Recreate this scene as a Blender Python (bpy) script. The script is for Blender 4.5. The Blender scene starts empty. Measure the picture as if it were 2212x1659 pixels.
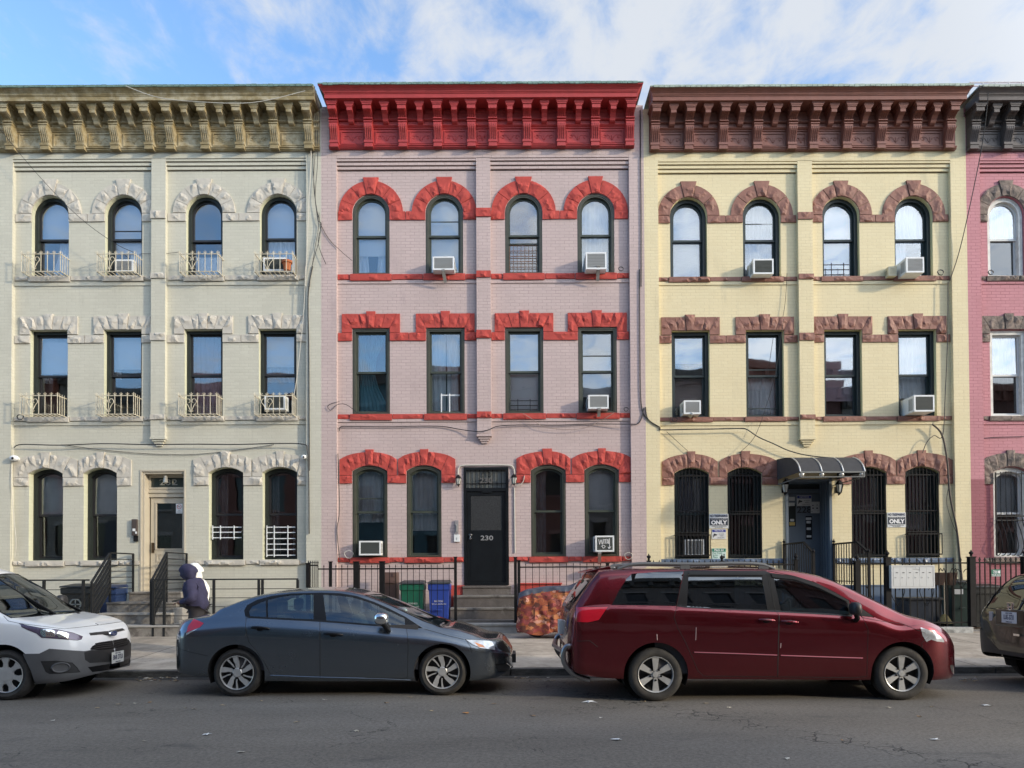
import bpy, math, random
import numpy as np
from mathutils import Vector, Matrix, noise as mnoise
from mathutils.geometry import tessellate_polygon, delaunay_2d_cdt
R = math.radians
SC = bpy.context.scene
COL = SC.collection

# ------------------------------------------------------------------ camera model
FPX = 1600.0; VW = 2212.0; VH = 1659.0
CAM = Vector((0.0, -17.4, 1.6))
PITCH = R(1.0); ROLL = R(0.28)
PX0 = 1106.0; PY0 = 1236.0 - FPX * math.tan(PITCH)
CAMROT = Matrix.Rotation(R(90) + PITCH, 3, 'X') @ Matrix.Rotation(-ROLL, 3, 'Z')

def P(px, py, Y=0.0):
    """point of the vertical plane at depth Y that the photograph shows at (px, py)"""
    d = CAMROT @ Vector(((px - PX0) / FPX, (PY0 - py) / FPX, -1.0))
    t = (Y - CAM.y) / d.y
    p = CAM + d * t
    return p.x, p.z

def PG(px, py, z=0.0):
    """point of the horizontal plane z shown at (px, py)"""
    d = CAMROT @ Vector(((px - PX0) / FPX, (PY0 - py) / FPX, -1.0))
    t = (z - CAM.z) / d.z
    p = CAM + d * t
    return p.x, p.y

# ------------------------------------------------------------------ objects
def tag(o, label=None, cat=None, group=None, kind=None):
    if label: o['label'] = label
    if cat: o['category'] = cat
    if group: o['group'] = group
    if kind: o['kind'] = kind
    return o

def thing(name, label, cat, loc=(0, 0, 0), group=None):
    o = bpy.data.objects.new(name, None)
    COL.objects.link(o); o.location = loc
    o.empty_display_size = 0.2
    return tag(o, label, cat, group)

def rootloc(o):
    v = Vector((0, 0, 0))
    while o is not None:
        v += Vector(o.location); o = o.parent
    return v

class MB:
    def __init__(s):
        s.v = []; s.f = []; s.m = []; s.n = None
    def add(s, vs, fs, m=0):
        b = len(s.v); s.v += [tuple(p) for p in vs]
        for f in fs:
            s.f.append(tuple(b + i for i in f)); s.m.append(m)
        return s
    def box(s, x0, x1, y0, y1, z0, z1, m=0):
        if x0 > x1: x0, x1 = x1, x0
        if y0 > y1: y0, y1 = y1, y0
        if z0 > z1: z0, z1 = z1, z0
        v = [(x0,y0,z0),(x1,y0,z0),(x1,y1,z0),(x0,y1,z0),(x0,y0,z1),(x1,y0,z1),(x1,y1,z1),(x0,y1,z1)]
        return s.add(v, [(0,3,2,1),(4,5,6,7),(0,1,5,4),(1,2,6,5),(2,3,7,6),(3,0,4,7)], m)
    def xbox(s, p, q, w, h, m=0, up=(0, 0, 1)):
        """bar from p to q, width w (sideways) and height h"""
        p = Vector(p); q = Vector(q); d = (q - p).normalized()
        side = d.cross(Vector(up))
        if side.length < 1e-4: side = d.cross(Vector((1, 0, 0)))
        side.normalize(); u = side.cross(d).normalized()
        vs = []
        for c in (p, q):
            for a, b in ((-1,-1),(1,-1),(1,1),(-1,1)):
                vs.append(c + side * (a*w/2) + u * (b*h/2))
        return s.add(vs, [(0,1,2,3),(7,6,5,4),(0,4,5,1),(1,5,6,2),(2,6,7,3),(3,7,4,0)], m)
    def tube(s, path, r, n=6, m=0, caps=True):
        path = [Vector(p) for p in path]
        rs = r if isinstance(r, (list, tuple)) else [r] * len(path)
        ref = Vector((0, 0, 1)); vs = []
        prev = None
        for i, p in enumerate(path):
            a = path[max(i-1, 0)]; b = path[min(i+1, len(path)-1)]
            d = (b - a)
            if d.length < 1e-9: d = Vector((0, 0, 1))
            d.normalize()
            if prev is None:
                x = d.cross(ref)
                if x.length < 1e-3: x = d.cross(Vector((1, 0, 0)))
            else:
                x = prev - d * prev.dot(d)
                if x.length < 1e-5: x = d.cross(ref)
            x.normalize(); prev = x; y = d.cross(x)
            for k in range(n):
                t = 2*math.pi*k/n
                vs.append(p + (x*math.cos(t) + y*math.sin(t)) * rs[i])
        fs = []
        for i in range(len(path)-1):
            for k in range(n):
                a = i*n+k; b = i*n+(k+1) % n
                fs.append((a, b, b+n, a+n))
        if caps:
            fs.append(tuple(range(n-1, -1, -1))); fs.append(tuple((len(path)-1)*n+k for k in range(n)))
        return s.add(vs, fs, m)
    def lathe(s, prof, n=24, c=(0,0,0), axis='Z', m=0, a0=0, a1=2*math.pi):
        """prof: list of (r, h)"""
        full = abs(a1-a0-2*math.pi) < 1e-6
        k = n if full else n+1
        vs = []
        for r, h in prof:
            for i in range(k):
                t = a0 + (a1-a0)*i/n
                a, b = r*math.cos(t), r*math.sin(t)
                if axis == 'Z': p = (a, b, h)
                elif axis == 'Y': p = (a, h, b)
                else: p = (h, a, b)
                vs.append((c[0]+p[0], c[1]+p[1], c[2]+p[2]))
        fs = []
        for j in range(len(prof)-1):
            for i in range(n):
                a = j*k+i; b = j*k+((i+1) % k)
                fs.append((a, b, b+k, a+k) if axis != 'Y' else (b, a, a+k, b+k))
        return s.add(vs, fs, m)
    def prism(s, pts, plane, d0, d1, m=0):
        """closed polygon pts (2D) pushed along the plane's normal from d0 to d1. plane 'XZ','XY','YZ'"""
        def mk(a, b, d):
            return {'XZ': (a, d, b), 'XY': (a, b, d), 'YZ': (d, a, b)}[plane]
        n = len(pts)
        v0 = [mk(a, b, d0) for a, b in pts]; v1 = [mk(a, b, d1) for a, b in pts]
        tris = tessellate_polygon([[Vector((a, b, 0)) for a, b in pts]])
        fs = [tuple(t) for t in tris] + [tuple(n+i for i in reversed(t)) for t in tris]
        fs += [(i, (i+1) % n, n+(i+1) % n, n+i) for i in range(n)]
        return s.add(v0+v1, fs, m)
    def ball(s, c, r, m=0, n=10, sc=(1,1,1)):
        vs = []; fs = []
        rows = n//2
        for j in range(rows+1):
            a = math.pi*j/rows
            for i in range(n):
                t = 2*math.pi*i/n
                vs.append((c[0]+r*sc[0]*math.sin(a)*math.cos(t), c[1]+r*sc[1]*math.sin(a)*math.sin(t), c[2]+r*sc[2]*math.cos(a)))
        for j in range(rows):
            for i in range(n):
                a = j*n+i; b = j*n+(i+1) % n
                fs.append((a, a+n, b+n, b))
        return s.add(vs, fs, m)
    def xform(s, M, i0=0):
        for i in range(i0, len(s.v)):
            s.v[i] = tuple(M @ Vector(s.v[i]))
        return s
    def build(s, name, mats, parent=None, smooth=False, fix=True, bevel=0, label=None, sharp=40):
        if not isinstance(mats, (list, tuple)): mats = [mats]
        off = rootloc(parent)
        me = bpy.data.meshes.new(name)
        me.from_pydata([(a-off.x, b-off.y, c-off.z) for a, b, c in s.v], [], s.f)
        for mt in mats: me.materials.append(mt)
        me.polygons.foreach_set('material_index', s.m)
        if fix:
            import bmesh
            bm = bmesh.new(); bm.from_mesh(me)
            bmesh.ops.remove_doubles(bm, verts=bm.verts, dist=1e-5)
            bmesh.ops.recalc_face_normals(bm, faces=bm.faces)
            if bevel:
                es = [e for e in bm.edges if len(e.link_faces) == 2 and e.calc_face_angle(0) > R(35)]
                try: bmesh.ops.bevel(bm, geom=es, offset=bevel, segments=2, affect='EDGES', profile=0.6)
                except Exception: pass
            bm.to_mesh(me); bm.free()
        me.update()
        if smooth:
            me.polygons.foreach_set('use_smooth', [True]*len(me.polygons))
            try: me.set_sharp_from_angle(angle=R(sharp))
            except Exception: pass
        o = bpy.data.objects.new(name, me)
        COL.objects.link(o)
        if parent is not None: o.parent = parent
        if label: o['label'] = label
        return o

def copy_tree(o, parent=None):
    kids = [c for c in SC.objects if c.parent == o]
    c = o.copy(); COL.objects.link(c)
    if parent is not None: c.parent = parent
    for k in kids: copy_tree(k, c)
    return c

def pchip(keys):
    xs = np.array([k[0] for k in keys], float); ys = np.array([k[1] for k in keys], float)
    h = np.diff(xs); d = np.diff(ys)/h
    m = np.zeros(len(xs)); m[0] = d[0]; m[-1] = d[-1]
    for i in range(1, len(xs)-1):
        if d[i-1]*d[i] > 0:
            w1 = 2*h[i]+h[i-1]; w2 = h[i]+2*h[i-1]
            m[i] = (w1+w2)/(w1/d[i-1]+w2/d[i])
    def f(x):
        x = min(max(x, xs[0]), xs[-1])
        i = int(min(max(np.searchsorted(xs, x)-1, 0), len(h)-1))
        t = (x-xs[i])/h[i]
        return float((2*t**3-3*t*t+1)*ys[i] + (t**3-2*t*t+t)*h[i]*m[i] + (-2*t**3+3*t*t)*ys[i+1] + (t**3-t*t)*h[i]*m[i+1])
    return f

def catmull(pts, n=6):
    out = []
    P_ = [Vector(p) for p in pts]
    for i in range(len(P_)-1):
        p0 = P_[max(i-1,0)]; p1 = P_[i]; p2 = P_[i+1]; p3 = P_[min(i+2,len(P_)-1)]
        for k in range(n):
            t = k/n
            out.append(0.5*((2*p1)+(p2-p0)*t+(2*p0-5*p1+4*p2-p3)*t*t+(3*p1-p0-3*p2+p3)*t**3))
    out.append(P_[-1])
    return out

def text(s, size, loc, mat, parent=None, name='lettering', depth=0.002, align='CENTER', face='-Y', sx=1.0, bold=0.0, shear=0.0):
    """writing as a mesh; face is the direction the letters look at"""
    cu = bpy.data.curves.new(name, 'FONT'); cu.body = s; cu.size = size
    cu.align_x = align; cu.align_y = 'CENTER'; cu.extrude = depth; cu.offset = bold; cu.shear = shear
    cu.resolution_u = 3
    to = bpy.data.objects.new(name, cu); COL.objects.link(to)
    dg = bpy.context.evaluated_depsgraph_get(); dg.update()
    me = bpy.data.meshes.new_from_object(to.evaluated_get(dg))
    bpy.data.objects.remove(to)
    M = Matrix.Scale(sx, 4, (1, 0, 0))
    if face == '-Y': M = Matrix.Rotation(R(90), 4, 'X') @ M
    elif face == '+X': M = Matrix.Rotation(R(90), 4, 'Z') @ Matrix.Rotation(R(90), 4, 'X') @ M
    elif face == '-X': M = Matrix.Rotation(R(-90), 4, 'Z') @ Matrix.Rotation(R(90), 4, 'X') @ M
    me.transform(M)
    off = rootloc(parent)
    me.transform(Matrix.Translation(Vector(loc) - off))
    me.materials.clear(); me.materials.append(mat)
    o = bpy.data.objects.new(name, me); COL.objects.link(o)
    if parent is not None: o.parent = parent
    return o

# ------------------------------------------------------------------ materials
class NT:
    def __init__(s, name):
        s.mat = bpy.data.materials.new(name); s.mat.use_nodes = True
        s.t = s.mat.node_tree; s.t.nodes.clear()
        s.out = s.t.nodes.new('ShaderNodeOutputMaterial')
    def n(s, typ, **kw):
        nd = s.t.nodes.new(typ)
        for k, v in kw.items():
            if k.startswith('i_'):
                key = k[2:]
                nd.inputs[int(key) if key.isdigit() else key.replace('_', ' ')].default_value = v
            else: setattr(nd, k, v)
        return nd
    def l(s, a, b): s.t.links.new(a, b)

def c4(c): return (c[0], c[1], c[2], 1.0)

def pbr(name, col, rough=0.6, metal=0.0, var=0.0, vscale=3.0, bump=0.0, bscale=40.0, bdist=0.01, coat=0.0, spec=0.5, dirt=None, streak=0.0, detail=6.0, alpha=None, flake=0.0):
    """plain surface with mottling (var), a second noise-driven dirt colour, and noise bump"""
    g = NT(name)
    bs = g.n('ShaderNodeBsdfPrincipled')
    bs.inputs['Roughness'].default_value = rough; bs.inputs['Metallic'].default_value = metal
    bs.inputs['Specular IOR Level'].default_value = spec
    bs.inputs['Coat Weight'].default_value = coat; bs.inputs['Coat Roughness'].default_value = 0.03
    tc = g.n('ShaderNodeTexCoord'); csock = None
    col_sock = None
    if var or dirt:
        no = g.n('ShaderNodeTexNoise'); no.inputs['Scale'].default_value = vscale; no.inputs['Detail'].default_value = detail
        no.inputs['Roughness'].default_value = 0.6
        g.l(tc.outputs['Object'], no.inputs['Vector'])
        cr = g.n('ShaderNodeValToRGB')
        e = cr.color_ramp.elements
        e[0].position = 0.3; e[1].position = 0.7
        e[0].color = c4([max(0, c*(1-var)) for c in col]); e[1].color = c4([min(1, c*(1+var)) for c in col])
        g.l(no.outputs['Fac'], cr.inputs['Fac']); col_sock = cr.outputs['Color']
        if dirt:
            n2 = g.n('ShaderNodeTexNoise'); n2.inputs['Scale'].default_value = dirt.get('scale', 1.5); n2.inputs['Detail'].default_value = 8
            n2.inputs['Roughness'].default_value = 0.7
            mp = g.n('ShaderNodeMapping'); mp.inputs['Scale'].default_value = dirt.get('map', (1, 1, 1))
            g.l(tc.outputs['Object'], mp.inputs['Vector']); g.l(mp.outputs['Vector'], n2.inputs['Vector'])
            mr = g.n('ShaderNodeMapRange'); mr.inputs['From Min'].default_value = dirt.get('lo', .55); mr.inputs['From Max'].default_value = dirt.get('hi', .75)
            mr.inputs['To Max'].default_value = dirt.get('amt', .6)
            g.l(n2.outputs['Fac'], mr.inputs['Value'])
            mx = g.n('ShaderNodeMix', data_type='RGBA')
            g.l(mr.outputs['Result'], mx.inputs[0]); g.l(col_sock, mx.inputs[6]); mx.inputs[7].default_value = c4(dirt['col'])
            col_sock = mx.outputs[2]
        g.l(col_sock, bs.inputs['Base Color'])
    else:
        bs.inputs['Base Color'].default_value = c4(col)
    if bump:
        nb = g.n('ShaderNodeTexNoise'); nb.inputs['Scale'].default_value = bscale; nb.inputs['Detail'].default_value = 5
        g.l(tc.outputs['Object'], nb.inputs['Vector'])
        bp = g.n('ShaderNodeBump'); bp.inputs['Strength'].default_value = bump; bp.inputs['Distance'].default_value = bdist
        g.l(nb.outputs['Fac'], bp.inputs['Height']); g.l(bp.outputs['Normal'], bs.inputs['Normal'])
    g.l(bs.outputs[0], g.out.inputs[0])
    return g.mat

def brickmat(name, col, mortar, mortar_mix=0.5, bump=0.4, var=0.06, rough=0.75, low=None, dirt=None, tone=.03):
    """painted brickwork: courses 74 mm, faint mortar lines under the paint, patchy"""
    g = NT(name)
    bs = g.n('ShaderNodeBsdfPrincipled'); bs.inputs['Roughness'].default_value = rough; bs.inputs['Specular IOR Level'].default_value = 0.3
    tc = g.n('ShaderNodeTexCoord'); sp = g.n('ShaderNodeSeparateXYZ'); g.l(tc.outputs['Object'], sp.inputs[0])
    ad = g.n('ShaderNodeMath', operation='ADD'); g.l(sp.outputs['X'], ad.inputs[0]); g.l(sp.outputs['Y'], ad.inputs[1])
    cb = g.n('ShaderNodeCombineXYZ'); g.l(ad.outputs[0], cb.inputs['X']); g.l(sp.outputs['Z'], cb.inputs['Y'])
    # wobble the joints a little
    nw = g.n('ShaderNodeTexNoise'); nw.inputs['Scale'].default_value = 9; g.l(tc.outputs['Object'], nw.inputs['Vector'])
    vm = g.n('ShaderNodeVectorMath', operation='SCALE'); g.l(nw.outputs['Color'], vm.inputs[0]); vm.inputs['Scale'].default_value = 0.012
    va = g.n('ShaderNodeVectorMath', operation='ADD'); g.l(cb.outputs[0], va.inputs[0]); g.l(vm.outputs[0], va.inputs[1])
    br = g.n('ShaderNodeTexBrick'); br.offset = 0.5
    br.inputs['Scale'].default_value = 1.0; br.inputs['Brick Width'].default_value = 0.215; br.inputs['Row Height'].default_value = 0.074
    br.inputs['Mortar Size'].default_value = 0.0065; br.inputs['Mortar Smooth'].default_value = 0.35; br.inputs['Bias'].default_value = 0.0
    br.inputs['Color1'].default_value = (0, 0, 0, 1); br.inputs['Color2'].default_value = (1, 1, 1, 1); br.inputs['Mortar'].default_value = (0.5, 0.5, 0.5, 1)
    g.l(va.outputs[0], br.inputs['Vector'])
    n1 = g.n('ShaderNodeTexNoise'); n1.inputs['Scale'].default_value = 1.3; n1.inputs['Detail'].default_value = 9; n1.inputs['Roughness'].default_value = 0.65
    g.l(tc.outputs['Object'], n1.inputs['Vector'])
    cr = g.n('ShaderNodeValToRGB'); e = cr.color_ramp.elements
    e[0].position = 0.3; e[1].position = 0.7; e[0].color = c4([c*(1-var) for c in col]); e[1].color = c4([min(1, c*(1+var)) for c in col])
    g.l(n1.outputs['Fac'], cr.inputs['Fac'])
    # brick to brick tone
    mxb = g.n('ShaderNodeMix', data_type='RGBA', blend_type='OVERLAY'); mxb.inputs[0].default_value = tone
    g.l(cr.outputs['Color'], mxb.inputs[6]); g.l(br.outputs['Color'], mxb.inputs[7])
    # mortar only shows where the paint did not fill it
    n3 = g.n('ShaderNodeTexNoise'); n3.inputs['Scale'].default_value = 2.6; n3.inputs['Detail'].default_value = 6; n3.inputs['Roughness'].default_value = .7
    g.l(tc.outputs['Object'], n3.inputs['Vector'])
    mr = g.n('ShaderNodeMapRange'); mr.inputs['From Min'].default_value = 0.38; mr.inputs['From Max'].default_value = 0.62
    mr.inputs['To Min'].default_value = mortar_mix*0.25; mr.inputs['To Max'].default_value = mortar_mix
    g.l(n3.outputs['Fac'], mr.inputs['Value'])
    mu = g.n('ShaderNodeMath', operation='MULTIPLY'); g.l(br.outputs['Fac'], mu.inputs[0]); g.l(mr.outputs['Result'], mu.inputs[1])
    mx = g.n('ShaderNodeMix', data_type='RGBA'); g.l(mu.outputs[0], mx.inputs[0]); g.l(mxb.outputs[2], mx.inputs[6]); mx.inputs[7].default_value = c4(mortar)
    last = mx.outputs[2]
    if dirt:
        n4 = g.n('ShaderNodeTexNoise'); n4.inputs['Scale'].default_value = 1.0; n4.inputs['Detail'].default_value = 10; n4.inputs['Roughness'].default_value = .75
        mp = g.n('ShaderNodeMapping'); mp.inputs['Scale'].default_value = (2.2, 2.2, 0.55)
        g.l(tc.outputs['Object'], mp.inputs['Vector']); g.l(mp.outputs[0], n4.inputs['Vector'])
        m4 = g.n('ShaderNodeMapRange'); m4.inputs['From Min'].default_value = .55; m4.inputs['From Max'].default_value = .8; m4.inputs['To Max'].default_value = dirt[1]
        g.l(n4.outputs['Fac'], m4.inputs['Value'])
        m5 = g.n('ShaderNodeMix', data_type='RGBA'); g.l(m4.outputs[0], m5.inputs[0]); g.l(last, m5.inputs[6]); m5.inputs[7].default_value = c4(dirt[0])
        last = m5.outputs[2]
    # thin rain streaks, only in some places
    n8 = g.n('ShaderNodeTexNoise'); n8.inputs['Scale'].default_value = 1.0; n8.inputs['Detail'].default_value = 5; n8.inputs['Roughness'].default_value = .6
    m8 = g.n('ShaderNodeMapping'); m8.inputs['Scale'].default_value = (11, 11, .45); g.l(tc.outputs['Object'], m8.inputs['Vector']); g.l(m8.outputs[0], n8.inputs['Vector'])
    r8 = g.n('ShaderNodeMapRange'); r8.inputs['From Min'].default_value = .54; r8.inputs['From Max'].default_value = .72; g.l(n8.outputs['Fac'], r8.inputs['Value'])
    r9 = g.n('ShaderNodeMapRange'); r9.inputs['From Min'].default_value = .45; r9.inputs['From Max'].default_value = .65; r9.inputs['To Max'].default_value = .30; g.l(n3.outputs['Fac'], r9.inputs['Value'])
    m9 = g.n('ShaderNodeMath', operation='MULTIPLY'); g.l(r8.outputs[0], m9.inputs[0]); g.l(r9.outputs[0], m9.inputs[1])
    mz = g.n('ShaderNodeMix', data_type='RGBA'); g.l(m9.outputs[0], mz.inputs[0]); g.l(last, mz.inputs[6]); mz.inputs[7].default_value = c4([q*.45 for q in col]); last = mz.outputs[2]
    if low:
        # cast shadow painted into the colour: ground storey darkened up to a hard line
        lt = g.n('ShaderNodeMath', operation='LESS_THAN'); g.l(sp.outputs['Z'], lt.inputs[0]); lt.inputs[1].default_value = low[0]
        m6 = g.n('ShaderNodeMix', data_type='RGBA', blend_type='MIX'); g.l(lt.outputs[0], m6.inputs[0]); g.l(last, m6.inputs[6])
        m7 = g.n('ShaderNodeMix', data_type='RGBA', blend_type='MULTIPLY'); m7.inputs[0].default_value = 1.0
        g.l(last, m7.inputs[6]); m7.inputs[7].default_value = c4(low[1]); g.l(m7.outputs[2], m6.inputs[7])
        last = m6.outputs[2]
    g.l(last, bs.inputs['Base Color'])
    inv = g.n('ShaderNodeMath', operation='SUBTRACT'); inv.inputs[0].default_value = 1.0; g.l(br.outputs['Fac'], inv.inputs[1])
    n5 = g.n('ShaderNodeTexNoise'); n5.inputs['Scale'].default_value = 22; n5.inputs['Detail'].default_value = 4; g.l(tc.outputs['Object'], n5.inputs['Vector'])
    am = g.n('ShaderNodeMath', operation='MULTIPLY_ADD'); g.l(n5.outputs['Fac'], am.inputs[0]); am.inputs[1].default_value = 0.9; g.l(inv.outputs[0], am.inputs[2])
    sc = g.n('ShaderNodeMath', operation='MULTIPLY_ADD'); g.l(br.outputs['Color'], sc.inputs[0]); sc.inputs[1].default_value = 0.15; g.l(am.outputs[0], sc.inputs[2])
    bp = g.n('ShaderNodeBump'); bp.inputs['Strength'].default_value = bump; bp.inputs['Distance'].default_value = 0.006
    g.l(sc.outputs[0], bp.inputs['Height']); g.l(bp.outputs['Normal'], bs.inputs['Normal'])
    g.l(bs.outputs[0], g.out.inputs[0])
    return g.mat

def glassmat(name, tint=(0.9, 0.95, 1.0), refl=0.3, rough=0.02, through=(0.8, 0.85, 0.85), wave=0.02, wscale=1.2):
    """window glass: mirror share grows at grazing angles, the rest lets one see in"""
    g = NT(name)
    gl = g.n('ShaderNodeBsdfGlossy'); gl.inputs['Roughness'].default_value = rough; gl.inputs['Color'].default_value = c4(tint)
    tr = g.n('ShaderNodeBsdfTransparent'); tr.inputs['Color'].default_value = c4(through)
    fr = g.n('ShaderNodeFresnel'); fr.inputs['IOR'].default_value = 1.5
    mr = g.n('ShaderNodeMapRange'); mr.inputs['From Min'].default_value = 0.04; mr.inputs['From Max'].default_value = 1.0
    mr.inputs['To Min'].default_value = refl; mr.inputs['To Max'].default_value = 1.0
    g.l(fr.outputs[0], mr.inputs['Value'])
    mx = g.n('ShaderNodeMixShader'); g.l(mr.outputs[0], mx.inputs[0]); g.l(tr.outputs[0], mx.inputs[1]); g.l(gl.outputs[0], mx.inputs[2])
    if wave:
        tc = g.n('ShaderNodeTexCoord'); no = g.n('ShaderNodeTexNoise'); no.inputs['Scale'].default_value = wscale; no.inputs['Detail'].default_value = 1.0
        g.l(tc.outputs['Object'], no.inputs['Vector'])
        bp = g.n('ShaderNodeBump'); bp.inputs['Strength'].default_value = wave; bp.inputs['Distance'].default_value = 0.1
        g.l(no.outputs['Fac'], bp.inputs['Height']); g.l(bp.outputs[0], gl.inputs['Normal'])
    g.l(mx.outputs[0], g.out.inputs[0])
    return g.mat

def stripemat(name, c1, c2, scale, axis='Z', bump=0.3, rough=0.6, mixn=0.3):
    g = NT(name)
    bs = g.n('ShaderNodeBsdfPrincipled'); bs.inputs['Roughness'].default_value = rough
    tc = g.n('ShaderNodeTexCoord'); w = g.n('ShaderNodeTexWave', wave_type='BANDS', bands_direction=axis)
    w.inputs['Scale'].default_value = scale; w.inputs['Distortion'].default_value = mixn
    g.l(tc.outputs['Object'], w.inputs['Vector'])
    mx = g.n('ShaderNodeMix', data_type='RGBA'); g.l(w.outputs['Fac'], mx.inputs[0]); mx.inputs[6].default_value = c4(c1); mx.inputs[7].default_value = c4(c2)
    g.l(mx.outputs[2], bs.inputs['Base Color'])
    bp = g.n('ShaderNodeBump'); bp.inputs['Strength'].default_value = bump; bp.inputs['Distance'].default_value = 0.01
    g.l(w.outputs['Fac'], bp.inputs['Height']); g.l(bp.outputs[0], bs.inputs['Normal'])
    g.l(bs.outputs[0], g.out.inputs[0])
    return g.mat
# ------------------------------------------------------------------ house kit
def outline(x0, x1, z0, z1, kind, rise=0.0, n=12):
    """window outline, anticlockwise from the lower left; z1 is the crown of the head"""
    cx = (x0+x1)/2; hw = (x1-x0)/2
    if kind == 'round': rise = hw
    if kind == 'flat': rise = 0.0
    zs = z1-rise
    pts = [(x0, z0), (x1, z0)]
    for i in range(n+1):
        if kind == 'seg' and rise > 1e-4:
            Rr = (hw*hw+rise*rise)/(2*rise); a = math.asin(min(1, hw/Rr))
            t = a - 2*a*i/n
            pts.append((cx+Rr*math.sin(t), z1-Rr+Rr*math.cos(t)))
        else:
            t = math.pi*i/n
            if kind == 'flat': pts.append((x1+(x0-x1)*i/n, z1))
            else: pts.append((cx+hw*math.cos(t), zs+rise*math.sin(t)))
    return pts

def ring(mb, A, B, y0, y1, m=0, outer=True):
    """frame between outlines A (outer) and B (inner), front at y0, back at y1"""
    n = len(A)
    vs = [(a, y0, b) for a, b in A]+[(a, y0, b) for a, b in B]+[(a, y1, b) for a, b in A]+[(a, y1, b) for a, b in B]
    fs = []
    for i in range(n):
        j = (i+1) % n
        fs.append((i, j, n+j, n+i)); fs.append((n+i, n+j, 3*n+j, 3*n+i))
        fs.append((2*n+j, 2*n+i, 3*n+i, 3*n+j))
        if outer: fs.append((j, i, 2*n+i, 2*n+j))
    mb.add(vs, fs, m)

def plate(mb, pts, y0, y1, m=0): mb.prism(pts, 'XZ', y0, y1, m)

def seg_dist(p, poly):
    x, z = p; best = 1e9
    for i in range(len(poly)):
        ax, az = poly[i]; bx, bz = poly[(i+1) % len(poly)]
        dx, dz = bx-ax, bz-az; L = dx*dx+dz*dz
        t = 0 if L == 0 else max(0, min(1, ((x-ax)*dx+(z-az)*dz)/L))
        d = math.hypot(x-ax-t*dx, z-az-t*dz)
        best = min(best, d)
    return best

def inpoly(x, y, poly):
    c = False; n = len(poly); j = n-1
    for i in range(n):
        xi, yi = poly[i]; xj, yj = poly[j]
        if (yi > y) != (yj > y) and x < (xj-xi)*(y-yi)/(yj-yi)+xi: c = not c
        j = i
    return c

def stone(mb, pts, proud, rng, base=0.0, sp=0.055, rough=0.028, gap=0.008, m=0):
    """one rock-faced block standing 'proud' of the plane y=base: chiselled facets on its face"""
    cx = sum(p[0] for p in pts)/len(pts); cz = sum(p[1] for p in pts)/len(pts)
    P_ = []
    for x, z in pts:
        d = math.hypot(x-cx, z-cz) or 1
        P_.append((x-(x-cx)/d*gap, z-(z-cz)/d*gap))
    # densify the outline
    E = []
    for i in range(len(P_)):
        a = P_[i]; b = P_[(i+1) % len(P_)]
        k = max(1, int(math.hypot(b[0]-a[0], b[1]-a[1])/sp))
        for j in range(k): E.append((a[0]+(b[0]-a[0])*j/k, a[1]+(b[1]-a[1])*j/k))
    x0 = min(p[0] for p in E); x1 = max(p[0] for p in E); z0 = min(p[1] for p in E); z1 = max(p[1] for p in E)
    V = [Vector(p) for p in E]; ne = len(E)
    x = x0+sp*0.5
    while x < x1:
        z = z0+sp*0.5
        while z < z1:
            q = (x+rng.uniform(-.3, .3)*sp, z+rng.uniform(-.3, .3)*sp)
            if inpoly(q[0], q[1], E) and seg_dist(q, E) > sp*0.4: V.append(Vector(q))
            z += sp
        x += sp
    r = delaunay_2d_cdt(V, [(i, (i+1) % ne) for i in range(ne)], [], 1, 1e-5)
    vv, tris = r[0], r[2]
    planes = []
    for k in range(5):
        a = rng.uniform(0, 2*math.pi); sl = rng.uniform(.08, .48)
        planes.append((math.cos(a)*sl, math.sin(a)*sl, rng.uniform(0.2, 1.0)*rough))
    out = []; sd = rng.uniform(0, 100)
    for p in vv:
        d = seg_dist((p.x, p.y), E)
        h = min(pl[0]*(p.x-cx)+pl[1]*(p.y-cz)+pl[2] for pl in planes)
        h += 0.014*mnoise.noise(Vector((p.x*9, p.y*9, sd)))+0.012*mnoise.noise(Vector((p.x*25, p.y*25, sd)))
        h = max(-0.5*rough, min(rough*1.3, h))
        f = min(1.0, d/0.03)
        out.append((p.x, base-(proud*0.72+(proud*0.28+h)*f), p.y))
    nb = len(mb.v)
    mb.add(out, [tuple(t) for t in tris], m)
    # sides
    bv = [(p[0], base+0.01, p[1]) for p in E]
    idx = []
    for p in E:
        best = min(range(len(vv)), key=lambda i: (vv[i].x-p[0])**2+(vv[i].y-p[1])**2)
        idx.append(best)
    b2 = len(mb.v); mb.v += bv
    for i in range(ne):
        j = (i+1) % ne
        mb.f.append((nb+idx[i], nb+idx[j], b2+j, b2+i)); mb.m.append(m)

def band(mb, xa, xb, z0, z1, proud, rng, base=0.0, L=0.55, **k):
    n = max(1, round((xb-xa)/L)); xs = [xa]
    for i in range(1, n): xs.append(xa+(xb-xa)*(i+rng.uniform(-.12, .12))/n)
    xs.append(xb)
    for i in range(n):
        stone(mb, [(xs[i], z0+rng.uniform(-.006, .006)), (xs[i+1], z0+rng.uniform(-.006, .006)), (xs[i+1], z1), (xs[i], z1)], proud, rng, base, **k)

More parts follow.
